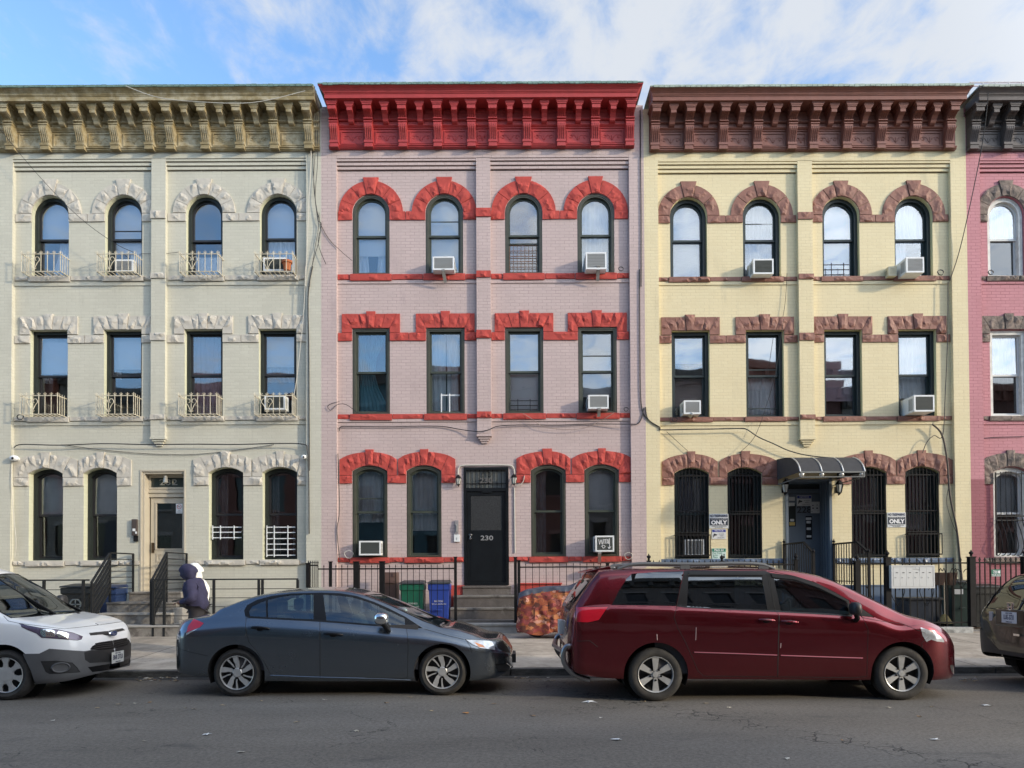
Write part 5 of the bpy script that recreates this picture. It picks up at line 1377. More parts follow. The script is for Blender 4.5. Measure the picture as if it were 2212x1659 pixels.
def flags():
    g = NT('pavement_flags'); bs = g.n('ShaderNodeBsdfPrincipled'); bs.inputs['Roughness'].default_value = .85
    tc = g.n('ShaderNodeTexCoord'); br = g.n('ShaderNodeTexBrick'); br.offset = 0.0
    br.inputs['Scale'].default_value = 1; br.inputs['Brick Width'].default_value = 1.52; br.inputs['Row Height'].default_value = 1.38; br.inputs['Mortar Size'].default_value = .011; br.inputs['Mortar Smooth'].default_value = .3
    br.inputs['Color1'].default_value = (.37, .325, .27, 1); br.inputs['Color2'].default_value = (.47, .415, .35, 1); br.inputs['Mortar'].default_value = (.07, .06, .05, 1)
    mp = g.n('ShaderNodeMapping'); mp.inputs['Location'].default_value = (.35, .3, 0); g.l(tc.outputs['Object'], mp.inputs[0]); g.l(mp.outputs[0], br.inputs['Vector'])
    n1 = g.n('ShaderNodeTexNoise'); n1.inputs['Scale'].default_value = 1.6; n1.inputs['Detail'].default_value = 9; n1.inputs['Roughness'].default_value = .7; g.l(tc.outputs['Object'], n1.inputs['Vector'])
    cr = g.n('ShaderNodeValToRGB'); e = cr.color_ramp.elements; e[0].position = .32; e[1].position = .68; e[0].color = (.50, .48, .45, 1); e[1].color = (1.15, 1.13, 1.1, 1); g.l(n1.outputs['Fac'], cr.inputs[0])
    mx = g.n('ShaderNodeMix', data_type='RGBA', blend_type='MULTIPLY'); mx.inputs[0].default_value = 1; g.l(br.outputs['Color'], mx.inputs[6]); g.l(cr.outputs[0], mx.inputs[7])
    # chewing-gum spots
    vo = g.n('ShaderNodeTexVoronoi'); vo.inputs['Scale'].default_value = 5; g.l(tc.outputs['Object'], vo.inputs['Vector'])
    mr = g.n('ShaderNodeMapRange'); mr.inputs['From Min'].default_value = .13; mr.inputs['From Max'].default_value = .10; mr.inputs['To Max'].default_value = .6; g.l(vo.outputs['Distance'], mr.inputs[0])
    m2 = g.n('ShaderNodeMix', data_type='RGBA'); g.l(mr.outputs[0], m2.inputs[0]); g.l(mx.outputs[2], m2.inputs[6]); m2.inputs[7].default_value = (.13, .12, .11, 1)
    g.l(m2.outputs[2], bs.inputs['Base Color'])
    n2 = g.n('ShaderNodeTexNoise'); n2.inputs['Scale'].default_value = 60; n2.inputs['Detail'].default_value = 4; g.l(tc.outputs['Object'], n2.inputs['Vector'])
    ms = g.n('ShaderNodeMath', operation='MULTIPLY_ADD'); g.l(br.outputs['Fac'], ms.inputs[0]); ms.inputs[1].default_value = -2; g.l(n2.outputs['Fac'], ms.inputs[2])
    bp = g.n('ShaderNodeBump'); bp.inputs['Strength'].default_value = .5; bp.inputs['Distance'].default_value = .006; g.l(ms.outputs[0], bp.inputs['Height']); g.l(bp.outputs[0], bs.inputs['Normal'])
    g.l(bs.outputs[0], g.out.inputs[0]); return g.mat
M_flag = flags()
m = MB(); m.add([(-400, -400, -.03), (400, -400, -.03), (400, 400, -.03), (-400, 400, -.03)], [(0, 1, 2, 3)])
tag(m.build('ground', pbr('distant_ground', (.10, .10, .09), .95, var=.2, vscale=.1)), kind='structure')
m = MB(); m.add([(-90, -20.4, 0), (90, -20.4, 0), (90, YK, 0), (-90, YK, 0)], [(0, 1, 2, 3)]); tag(m.build('road', asphalt()), kind='structure')
def pavement(s, Ya, Yb, Yc, name):
    m = MB()
    m.add([(-90, Ya, ZK), (90, Ya, ZK), (90, Yb, ZW), (-90, Yb, ZW), (-90, Yc, ZW), (90, Yc, ZW)], [(0, 1, 2, 3), (3, 2, 5, 4)]); return tag(m.build(name, M_flag), kind='structure')
pavement(1, YK+.17, -1.75, .02, 'pavement'); pavement(-1, -20.57, -24.0, -26, 'pavement')
M_kerb = pbr('kerb_stone', (.12, .113, .10), .8, var=.3, vscale=4, bump=.4, bscale=30, dirt=dict(col=(.04, .037, .035), scale=3, lo=.42, hi=.6, amt=.85, map=(1, 1, 4)))
for ya, yb in ((YK, YK+.166), (-20.57, -20.404)):
    m = MB(); x = -60; rg = random.Random(4)
    while x < 60:
        L = rg.uniform(1.5, 2.4); dz = rg.uniform(-.006, .006); m.box(x, x+L-.012, ya, yb, -.1, ZK+.004+dz); x += L
    tag(m.build('kerb', M_kerb, bevel=.012), kind='structure')
# gutter grime along the kerb
m = MB(); m.add([(-60, YK-.28, .004), (60, YK-.28, .004), (60, YK, .004), (-60, YK, .004)], [(0, 1, 2, 3)])
tag(m.build('gutter', pbr('gutter_grime', (.035, .032, .029), .9, var=.5, vscale=8, bump=.8, bscale=50, bdist=.01)), kind='structure')

# pale kerb stone under the black fence of the yellow house, and the dug yards behind the fences
def yplinth(x0, x1, Y, z1, name, lab, mat, h=.12, dep=.16):
    m = MB(); m.box(x0, x1, Y-.02, Y+dep, ZW-.1, z1); o = m.build(name, mat, bevel=.01); tag(o, lab, 'plinth'); return o

# ------------------------------------------------------------------ the terrace across the street (seen in the windows and car bodies)
OPP = [(-34, 7.6, 12.4, (.20, .09, .07)), (-26.4, 7.6, 12.9, (.22, .20, .17)), (-18.8, 7.6, 12.7, (.18, .08, .06)), (-11.2, 7.2, 12.9, (.07, .13, .15)), (-4, 7.6, 12.9, (.18, .08, .06)), (3.6, 7.6, 12.6, (.20, .17, .15)), (11.2, 7.6, 12.9, (.14, .07, .06)), (18.8, 7.6, 12.5, (.2, .19, .17)), (26.4, 7.6, 12.8, (.18, .09, .07))]
names = ['brick red', 'stone grey', 'rust red', 'teal', 'terracotta red', 'buff', 'maroon', 'light grey', 'dull red']
for k, (x, w_, h_, c_) in enumerate(OPP):
    r = thing('row_house', names[k]+' row house across the street, facing the terrace', 'row house', (x+w_/2, -24.6, .27))
    m = MB(); Y = -24.6
    hs = []
    for zf in (1.9, 5.3, 8.7):
        for i in range(4):
            a = x+.8+i*(w_-1.6-.9)/3; hs.append((a, a+.9, zf, zf+1.9))
    tl = [[Vector((x, .1, 0)), Vector((x+w_, .1, 0)), Vector((x+w_, h_, 0)), Vector((x, h_, 0))]]+[[Vector((a, c, 0)), Vector((b, c, 0)), Vector((b, d, 0)), Vector((a, d, 0))] for a, b, c, d in hs]
    fl = [v for l in tl for v in l]
    m.add([(v.x, Y, v.y) for v in fl], [tuple(t) for t in tessellate_polygon(tl)])
    m.box(x, x+w_, Y-8, Y-.5, .1, h_-.05)
    m.box(x, x+.05, Y-.5, Y, .1, h_); m.box(x+w_-.05, x+w_, Y-.5, Y, .1, h_); m.box(x, x+w_, Y-.5, Y-.01, h_-.05, h_-.01)
    m.build('wall', pbr('far_brick_'+str(k), c_, .85, var=.15, vscale=2), r)
    m = MB()
    for a, b, c, d in hs: m.box(a, b, Y-.2, Y-.15, c, d)
    m.build('window', pbr('far_window', (.03, .035, .04), .1) if k == 0 else bpy.data.materials['far_window'], r)
    m = MB()
    for a, b, c, d in hs: m.box(a-.12, b+.12, Y, Y+.06, d, d+.22); m.box(a-.08, b+.08, Y, Y+.08, c-.1, c)
    m.build('lintel', pbr('far_stone_'+str(k), tuple(min(.6, q*1.4+.05) for q in c_), .8), r)
    m = MB(); m.box(x, x+w_, Y, Y+.5, h_-.35, h_+.02); m.box(x, x+w_, Y, Y+.2, h_-1.0, h_-.35)
    for i in range(9): a = x+.15+i*(w_-.5)/8; m.box(a, a+.2, Y+.2, Y+.45, h_-.9, h_-.35)
    m.build('cornice', pbr('far_cornice_'+str(k), (.10, .09, .08) if k % 2 else (.25, .10, .07), .6), r)
    m = MB(); a = x+w_/2-.5; m.box(a, a+1.0, Y-.02, Y+.05, 1.1, 3.9); m.build('door', pbr('far_door_'+str(k), (.05, .05, .06), .5), r)
    m = MB(); [m.box(a-.2, a+1.2, Y+.05, Y+.3*(j+1)+.2, .285+.2*(3-j), .285+.2*(4-j)) for j in range(4)]; m.build('steps', M_kerb, r)
# ------------------------------------------------------------------ stoops, railings, fences, bins
M_step = pbr('grey_concrete_step', (.20, .185, .165), .85, var=.22, vscale=5, bump=.5, bscale=30, dirt=dict(col=(.06, .05, .045), scale=3.5, lo=.5, hi=.62, amt=.7))
M_step2 = pbr('brown_concrete_step', (.115, .10, .09), .85, var=.2, vscale=5, bump=.5, bscale=30, dirt=dict(col=(.26, .25, .23), scale=4, lo=.55, hi=.68, amt=.5))
M_steppale = pbr('pale_worn_step', (.30, .29, .27), .85, var=.2, vscale=5, bump=.4, bscale=30)
G0 = .27
# green house stoop
x0, x1 = -8.90, -7.56
r = thing('stoop', 'worn grey concrete steps up to the beige door of the green house', 'steps', ((x0+x1)/2, -1, G0))
for a, b, ya, yb, z, mt in ((x0+.15, x1, -.48, -.0, 1.19, M_step), (x0, x1+.18, -1.12, -.48, .98, M_step), (x0, x1+.22, -1.45, -.48, .76, M_step), (x0-.02, x1+.62, -1.80, -.48, .52, M_step)):
    m = MB(); m.box(a, b, ya, yb, G0-.05 if ya > -1 else G0-.05, z-.045); m.build('riser', mt, r)
    m = MB(); m.box(a-.01, b+.01, ya-.025, yb, z-.045, z); m.build('tread', M_steppale if z < .9 else M_step, r, bevel=.012)
# side blocks right of the stoop, where it is broken
for a, b, ya, z in ((x1+.19, x1+.40, -1.3, .86), (x1+.40, x1+.62, -1.5, .60)):
    m = MB(); m.box(a, b, ya, -1.0, G0, z); m.build('side_block', M_steppale, r, bevel=.015)
def rail_green(X, lab, zfoot):
    r = thing('stair_railing', lab, 'railing', (X, -1.2, .98), 'dark slatted stair railings of the green house')
    pts = {'w': (X, -.06), 'n': (X, -1.06), 'b': (X, -1.76)}
    zt, zb = 2.07, 1.42
    for k, (y, z1, z0) in enumerate(((-.06, zt, 1.0), (-1.06, zt, .98), (-1.76, zb, zfoot))):
        m = MB(); m.box(X-.02, X+.02, y-.02, y+.02, z0, z1); m.build('post', M_iron2, r)
    m = MB(); m.xbox((X, -.06, zt), (X, -1.08, zt), .045, .03); m.xbox((X, -1.06, zt), (X, -1.78, zb), .045, .03); m.build('handrail', M_iron2, r)
    m = MB()
    for j in range(1, 7):
        d = .135*j; m.xbox((X, -.06, zt-d), (X, -1.06, zt-d), .012, .018); m.xbox((X, -1.06, zt-d), (X, -1.76, zb-d), .05, .035)
    m.build('slats', M_iron2, r)
rail_green(-8.87, 'dark slatted stair railing on the left side of the green house steps', .56)
rail_green(-7.62, 'dark slatted stair railing on the right side of the green house steps', .53)

def bar_fence(name, lab, x0, x1, Y, ztop, zbot, nrail, posts, mat, label_cat='fence'):
    """low fence of horizontal bars"""
    r = thing(name, lab, 'fence', ((x0+x1)/2, Y, zbot))
    m = MB(); m.box(x0, x1, Y-.022, Y+.022, ztop-.03, ztop); m.build('top_rail', mat, r)
    m = MB()
    for i in range(1, nrail+1): z = ztop-.03-(ztop-zbot-.1)*i/nrail; m.box(x0, x1, Y-.007, Y+.007, z-.007, z+.007)
    m.build('rails', mat, r)
    for x in posts: m = MB(); m.box(x-.024, x+.024, Y-.024, Y+.024, zbot, ztop-.031); m.build('post', mat, r)
    return r
YF = -1.78
X_ = lambda v, Y=YF: P(v, 1280, Y)[0]
zr = P(350, 1250.6, YF)[1]
bar_fence('bar_fence', 'low dark horizontal bar fence left of the green house steps', X_(8), -8.92, YF, zr, G0, 6, (X_(8), X_(95), X_(180)), M_iron2)
bar_fence('bar_fence', 'low dark horizontal bar fence between the green house steps and the spiked fence', -7.58, X_(644), YF, zr, G0, 6, (-7.56, X_(355), X_(462), X_(559), X_(567), X_(643)), M_iron2)

def picket_fence(lab, x0, x1, Y, ztop, zbot, step, posts, mat, spear=.10, foot=.05, top=.03, pw=.035, ball=False, r=.008, name='iron_fence', twin=None):
    """iron fence: posts, two rails, pickets with spear tips"""
    R_ = thing(name, lab, 'fence', ((x0+x1)/2, Y, zbot))
    m = MB(); m.box(x0, x1, Y-.016, Y+.016, ztop-top, ztop); m.build('top_rail', mat, R_)
    m = MB(); m.box(x0, x1, Y-.016, Y+.016, zbot+foot, zbot+foot+.03); m.build('bottom_rail', mat, R_)
    n = max(1, round((x1-x0)/step)); m = MB()
    for i in range(n+1):
        x = x0+(x1-x0)*i/n
        m.box(x-r, x+r, Y-r, Y+r, zbot, ztop+spear*.4); m.add([(x-r*2, Y-r*2, ztop+spear*.35), (x+r*2, Y-r*2, ztop+spear*.35), (x+r*2, Y+r*2, ztop+spear*.35), (x-r*2, Y+r*2, ztop+spear*.35), (x, Y, ztop+spear)], [(0, 1, 4), (1, 2, 4), (2, 3, 4), (3, 0, 4), (3, 2, 1, 0)])
    m.build('pickets', mat, R_)
    for x, zt in posts:
        m = MB(); m.box(x-pw, x+pw, Y-pw, Y+pw, zbot, zt)
        m.box(x-pw-.01, x+pw+.01, Y-pw-.01, Y+pw+.01, zt, zt+.02)
        if ball: m.lathe([(0, .0), (.03, .02), (.022, .04), (.045, .075), (.04, .10), (.012, .12), (.012, .14), (0, .15)], 10, (x, Y, zt+.015))
        m.build('post', mat, R_)
    return R_
YP = -1.32
zf = lambda f, y, Y, x=1046: P(x, f(0, y)[1], Y)[1]
xp = lambda z, Y=YP: P(vP3(z, 0)[0], 1250, Y)[0]
picket_fence('short dense spiked iron fence panel between the green and the mauve house', xp(8), xp(68), YP, P(680, vP3(0, 855)[1], YP)[1], G0, .042, ((xp(5), P(680, vP3(0, 850)[1], YP)[1]),), M_black)
picket_fence('black iron fence in front of the left windows of the mauve house', xp(68), xp(940), YP, P(850, vP3(0, 876)[1], YP)[1], G0, .128,
             [(xp(v), P(850, vP3(0, 838)[1], YP)[1]) for v in (148, 303, 321, 468, 484)]+[(xp(942), P(850, vP3(0, 812)[1], YP)[1])], M_black, spear=.09, r=.006, pw=.03)
picket_fence('black iron fence in front of the right windows of the mauve house', xp(1345), xp(1950), YP, P(1250, vP3(0, 865)[1], YP)[1], G0+.02, .145,
             [(xp(1323), P(1250, vP3(0, 810)[1], YP)[1]), (xp(1345), P(1250, vP3(0, 830)[1], YP)[1]), (xp(1908), P(1250, vP3(0, 850)[1], YP)[1])], M_black, spear=.09, r=.006, pw=.032)
# mauve house stoop
r = thing('stoop', 'dark brown concrete steps up to the black door of the mauve house', 'steps', (-.64, -.7, G0))
xa, xb = P(970, 1320, -1.2)[0], P(1115.5, 1320, -1.2)[0]
for a, b, ya, z, mt, mt2 in ((SP['door'][0]-.02, SP['door'][1]+.04, -.16, 1.285, M_step2, M_step2), (xa+.05, xb, -.52, 1.075, M_step2, M_step), (xa, xb, -.83, .81, M_step2, M_step), (xa, xb, -1.14, .555, M_step2, M_step2), (xa+.25, xb+.05, -1.47, .54, M_steppale, M_steppale)):
    if ya == -1.47: z = .50
    m = MB(); m.box(a, b, ya, -.0, G0-.05, z-.05); m.build('riser', mt, r)
    m = MB(); m.box(a-.01, b+.01, ya-.025, -.0, z-.05, z); m.build('tread', mt2, r, bevel=.012)
m = MB(); rg = random.Random(8)
M_redp = M_PINK['stone']
for a, b in ((vP3(915, 0)[0], vP3(996, 0)[0]),):
    m.box(P(a, 1280, -.1)[0], P(b, 1280, -.1)[0], -.13, 0, G0, P(1046, vP3(0, 985)[1])[1])
tag(m.build('red_plinth', M_redp), 'red painted plinth block left of the black door', 'plinth')
m = MB(); a, b = P(vP3(1345, 0)[0], 1280)[0], P(vP3(1612, 0)[0], 1280)[0]
zt = P(1250, vP3(0, 978)[1])[1]
m.box(a, b, -.14, 0, G0, zt); m.box(a, b+.02, -.18, 0, zt, zt+.035)
tag(m.build('red_plinth', M_redp, bevel=.01), 'long red painted ledge under the right windows of the mauve house', 'plinth')
m = MB(); a, b = W3(vP3(1830, 865), -.2), W3(vP3(1900, 900), -.2); m.box(a[0], b[0], -.3, -.1, b[2], a[2])
tag(m.build('red_box', M_redp), 'small red box behind the fence under the scrawled air conditioner', 'box')
m = MB(); a, b = W3(vP3(490, 903), -.7), W3(vP3(570, 985), -.7); m.box(a[0], b[0], -.75, -.35, G0+.3, a[2])
r = thing('electric_box', 'brown metal cabinet behind the fence beside the green bin', 'cabinet', (a[0], -.5, G0)); m.build('case', pbr('brown_cabinet', (.095, .055, .045), .55), r, bevel=.01)
m = MB(); m.box(a[0]+.02, b[0]-.02, -.78, -.75, b[2]+.05, a[2]-.03); m.box(b[0]-.08, b[0]-.05, -.80, -.78, b[2]+.2, b[2]+.28); m.build('cabinet_door', pbr('brown_cabinet_door', (.11, .065, .055), .5), r)
m = MB(); m.box(a[0]+.05, b[0]+.15, -.6, -.4, G0, G0+.32); m.build('foot', pbr('maroon_base', (.12, .03, .03), .7), r)

# ------------------------------------------------------------------ wheelie bins
def bin_(x0, x1, Y, z0, z1, mat, lid, lab, words=None, tilt=0, depth=.5, mark=None):
    cx = (x0+x1)/2; w = (x1-x0)/2
    r = thing('wheelie_bin', lab, 'bin', (cx, Y, z0))
    m = MB(); h = z1-z0; zb = z0+.05; zt = z1-.08
    sec = [(.80, zb, .10), (.86, zb+(zt-zb)*.5, .05), (.92, zt-.14, .02), (1.0, zt-.13, .0), (1.0, zt, 0)]
    vs = []
    for f, z, yo in sec: vs += [(cx-w*f, Y+yo, z), (cx+w*f, Y+yo, z), (cx+w*f, Y+depth-yo*.3, z), (cx-w*f, Y+depth-yo*.3, z)]
    fs = [(3, 2, 1, 0)]
    for k in range(len(sec)-1): fs += [(k*4+i, k*4+(i+1) % 4, k*4+4+(i+1) % 4, k*4+4+i) for i in range(4)]
    fs.append(tuple(len(vs)-4+i for i in range(4))); m.add(vs, fs)
    m.box(cx-w*.3, cx+w*.3, Y-.012, Y+.03, z0+h*.42, z0+h*.45)
    m.build('tub', mat, r, bevel=.012)
    m = MB(); m.add([(cx-w*1.05, Y-.03, zt+.005), (cx+w*1.05, Y-.03, zt+.005), (cx+w*1.05, Y+depth+.04, zt+.02), (cx-w*1.05, Y+depth+.04, zt+.02), (cx-w*1.02, Y-.02, zt+.04), (cx+w*1.02, Y-.02, zt+.04), (cx+w*.9, Y+depth, zt+.09), (cx-w*.9, Y+depth, zt+.09)],
        [(0, 3, 2, 1), (4, 5, 6, 7), (0, 1, 5, 4), (1, 2, 6, 5), (2, 3, 7, 6), (3, 0, 4, 7)]); m.build('lid', lid, r, bevel=.015)
    for s in (-1, 1): m = MB(); m.lathe([(0, -.03), (.09, -.03), (.10, 0), (.09, .03), (0, .03)], 14, (cx+s*w*.8, Y+depth-.08, z0+.10), 'X'); m.build('wheel', M_black, r)
    if words:
        for k, (s, sz, dz) in enumerate(words): text(s, sz, (cx, Y+.03, z0+h*dz), M_text_w, r, 'lettering', .001)
    if mark:
        m = MB(); c = (cx, Y+.02, z0+h*.6); m.lathe([(.10, -.004), (.135, -.004), (.135, .002), (.10, .002)], 24, c, 'Y'); m.box(c[0]-.012, c[0]+.012, c[1]-.004, c[1], c[2]-.1, c[2]+.1); m.box(c[0]-.1, c[0]+.1, c[1]-.004, c[1], c[2]-.012, c[2]+.012); m.build('round_emblem', mark, r)
    return r
M_gbin = pbr('green_bin_plastic', (.012, .13, .075), .45, var=.1, bump=.1); M_bbin = pbr('blue_bin_plastic', (.022, .055, .30), .45, var=.1); M_kbin = pbr('black_bin_plastic', (.016, .018, .018), .5, var=.2); M_lid = pbr('dark_lid_plastic', (.045, .05, .055), .5, var=.2)
M_dgbin = pbr('dark_green_bin_plastic', (.012, .035, .03), .5, var=.2)
a, b = P(vP3(585, 0)[0], 1300, -1.0), P(vP3(741, 0)[0], 1300, -1.0)
bin_(a[0], b[0], -1.0, G0, P(890, vP3(0, 957)[1], -1.0)[1], M_gbin, M_lid, 'green wheelie bin behind the black fence of the mauve house', [('ORGANICS', .05, .56), ('FOOD & YARD WASTE', .033, .50)])
a, b = P(vP3(766, 0)[0], 1300, -1.0), P(vP3(905, 0)[0], 1300, -1.0)
bin_(a[0], b[0], -1.0, G0, P(940, vP3(0, 955)[1], -1.0)[1], M_bbin, M_lid, 'blue wheelie bin behind the black fence beside the stone steps', [('RECYCLE', .05, .60), ('METAL GLASS PLASTIC', .033, .545)])
a, b = P(vG3(405, 0)[0], 1290, -1.1), P(vG3(560, 0)[0], 1290, -1.1)
bin_(a[0], b[0]+.15, -1.1, G0, P(170, vG3(0, 1040)[1], -1.1)[1], M_kbin, M_kbin, 'black bin with a round emblem left of the green house steps', mark=pbr('grey_emblem', (.16, .18, .18), .5))
a, b = P(vG3(640, 0)[0], 1290, -.9), P(vG3(785, 0)[0], 1290, -.9)
bin_(a[0]+.05, b[0], -.9, G0, P(250, vG3(0, 1045)[1], -.9)[1], pbr('dusty_blue_plastic', (.025, .05, .13), .5, var=.2), pbr('dusty_blue_lid', (.02, .035, .09), .5), 'dull blue bin standing against the left side of the green house steps')
a = P(vG3(1160, 0)[0], 1320, -1.0)[0]
bin_(a, a+.62, -.95, G0, 1.05, M_kbin, M_kbin, 'black bin right of the green house steps behind the two people')
def vF(x, y): return (2100+x/5.53)/1.1302, (1320+y/5.53)/1.1302
a, b = P(vF(1215, 0)[0], 1280, -1.0)[0], P(vF(1470, 0)[0], 1280, -1.0)[0]
bin_(a, b, -1.1, G0, P(2085, vF(0, 520)[1], -1.0)[1], M_dgbin, M_kbin, 'dark green bin with white labels behind the right end of the yellow house fence')
m = MB(); p, q = W3(vF(1272, 655), -1.12), W3(vF(1388, 722), -1.12); m.box(p[0], q[0], -1.128, -1.118, q[2], p[2]); tag(m.build('bin_sticker', M_pp), 'white sticker on the dark green bin at the yellow house', 'sticker')
a = P(vF(1560, 0)[0], 1280, -1.0)[0]; bin_(a, a+.65, -1.0, G0, 1.28, M_kbin, M_kbin, 'black bin behind the fence of the rose house')

# ------------------------------------------------------------------ yellow house front: blue base, steps, railings, fence, mailboxes
M_bluep = pbr('slate_blue_masonry_paint', (.085, .125, .19), .5, var=.12, vscale=4, bump=.2)
m = MB(); zb = P(2050, vF(0, 607)[1])[1]
m.box(SY['rl'], SY['door'][0]-.04, -.03, .0, G0, zb); m.box(SY['door'][1]+.04, SY['rr'], -.03, .0, G0, zb); m.box(SY['rl'], SY['door'][0]-.04, -.045, .0, zb, zb+.03); m.box(SY['door'][1]+.04, SY['rr'], -.045, .0, zb, zb+.03)
m.build('painted_base', M_bluep, root_Y)
xs0, xs1 = 6.40, 7.52
r = thing('stoop', 'blue grey steps of the yellow house behind the red minivan', 'steps', ((xs0+xs1)/2, -.8, G0))
for k, (ya, z) in enumerate(((-1.20, 1.28), (-1.42, 1.03), (-1.64, .78), (-1.72, .53))): m = MB(); m.box(xs0, xs1, ya, -.0 if k == 0 else -1.2+.0, G0-.05, z-.002*k); m.build('step', M_bluep, r)
def stair_rail(X, lab):
    r = thing('stair_railing', lab, 'railing', (X, -1, 1.28), 'black stair railings of the yellow house')
    zt = 2.22; zb = 1.97
    m = MB(); m.xbox((X, -.05, zt), (X, -1.24, zt), .05, .035); m.xbox((X, -1.22, zt), (X, -1.76, zb), .05, .035); m.build('handrail', M_black, r)
    for y, z1, z0 in ((-.05, zt+.02, 1.28), (-1.74, zb, .5)): m = MB(); m.box(X-.025, X+.025, y-.025, y+.025, z0, z1); m.lathe([(0, 0), (.028, .02), (.035, .05), (.01, .075), (.012, .10), (0, .11)], 8, (X, y, z1)); m.build('post', M_black, r)
    m = MB()
    for i in range(1, 13):
        y = -.05-1.69*i/13; z1 = zt if y > -1.22 else zt+(zb-zt)*(-1.22-y)/.54
        z0 = 1.30 if y > -1.2 else .8; m.box(X-.008, X+.008, y-.008, y+.008, z0, z1-.01)
    m.xbox((X, -.05, 1.36), (X, -1.22, 1.36), .02, .02); m.build('balusters', M_black, r)
stair_rail(6.376, 'black stair railing on the left side of the yellow house steps'); stair_rail(7.545, 'black stair railing on the right side of the yellow house steps')
YY = -1.75
xf = lambda v: P(v, 1280, YY)[0]
zt = P(1990, 1215, YY)[1]
picket_fence('black spiked iron fence and gate with a mailbox panel before the yellow house', xf(1808), xf(2092), YY, zt, .42, .152, ((xf(1917.5), zt+.10), (xf(1852), zt+.02)), M_black, spear=.11, ball=True, pw=.055, r=.009, foot=.06)
picket_fence('black spiked iron fence before the left windows of the yellow house behind the minivan', xf(1400), xf(1720), YY, zt-.02, .42, .12, ((xf(1402), zt+.05), (xf(1720), zt+.05), (xf(1560), zt+.03)), M_black, spear=.11, ball=True, pw=.035, r=.009)
picket_fence('black spiked iron fence of the rose house with a small green sign', xf(2106), xf(2330), YY, P(2160, vF(0, 285)[1], YY)[1], .42, .11, ((xf(2099), zt+.10), (xf(2215), zt+.10)), M_black, spear=.11, ball=True, pw=.06, r=.010)
# scrollwork in the yellow fence
m = MB()
for vx in (505, 900, 1375):
    c = W3(vF(vx, 700 if vx < 1300 else 460), YY-.02)
    for s in (-1, 1): m.tube(catmull([(c[0], c[1], c[2]-.28), (c[0]+s*.10, c[1], c[2]-.12), (c[0]+s*.15, c[1], c[2]+.04), (c[0]+s*.09, c[1], c[2]+.12), (c[0]+s*.03, c[1], c[2]+.05)], 4), .008, 5)
tag(m.build('scrollwork', M_black), 'curled iron scrolls fixed to the black fence of the yellow house', 'scrollwork')
m = MB(); m.box(xf(1690), xf(2096), YY-.09, YY+.12, ZW-.1, .40)
tag(m.build('fence_kerb', pbr('white_worn_kerb', (.42, .42, .40), .8, var=.3, vscale=6, bump=.4, dirt=dict(col=(.12, .12, .11), scale=5, lo=.5, hi=.62, amt=.8)), bevel=.01), 'worn white kerb stone under the black fence of the yellow house', 'kerb')
# mailboxes
p, q = W3(vY3(1456, 652), YY-.14), W3(vY3(1704, 782), YY-.14); w = q[0]-p[0]; h = p[2]-q[2]
r = thing('mailbox_panel', 'white bank of six mailboxes hung on the black fence', 'mailboxes', (p[0]+w/2, YY-.1, q[2]))
M_mb = pbr('white_mailbox_metal', (.58, .585, .57), .4, var=.04)
m = MB(); m.box(p[0], q[0], YY-.14, YY-.03, q[2], p[2]); m.build('cabinet', M_mb, r, bevel=.006)
m = MB(); t = .03; ring(m, [(p[0], q[2]), (q[0], q[2]), (q[0], p[2]), (p[0], p[2])], [(p[0]+t, q[2]+t), (q[0]-t, q[2]+t), (q[0]-t, p[2]-t), (p[0]+t, p[2]-t)], YY-.152, YY-.14); m.build('rim', M_mb, r)
for i in range(6):
    a = p[0]+t+.012+(w-2*t-.02)*i/6; b = a+(w-2*t-.02)/6-.003; f = 1 if i != 3 else .82
    m = MB(); m.box(a, b, YY-.150, YY-.141, q[2]+t+.01, q[2]+(h-t-.01)*f); mb_ = m.build('mailbox_door', M_mb, r, bevel=.002)
    m = MB(); m.box(a+.05, b-.04, YY-.153, YY-.150, q[2]+h*.66, q[2]+h*.69); m.build('name_slot', M_text_k, mb_)
    m = MB(); m.lathe([(0, -.012), (.010, -.01), (.010, 0)], 8, (a+.05, YY-.15, q[2]+h*.47), 'Y'); m.build('lock', M_galv, mb_)
m = MB(); a = p[0]+w*.5; m.box(a, a+w*.14, YY-.152, YY-.141, q[2]+h*.83, p[2]-t-.005); m.lathe([(0, -.012), (.008, -.01), (.008, 0)], 8, (a+w*.07, YY-.152, q[2]+h*.89), 'Y'); m.build('postal_lock_plate', M_mb, r)
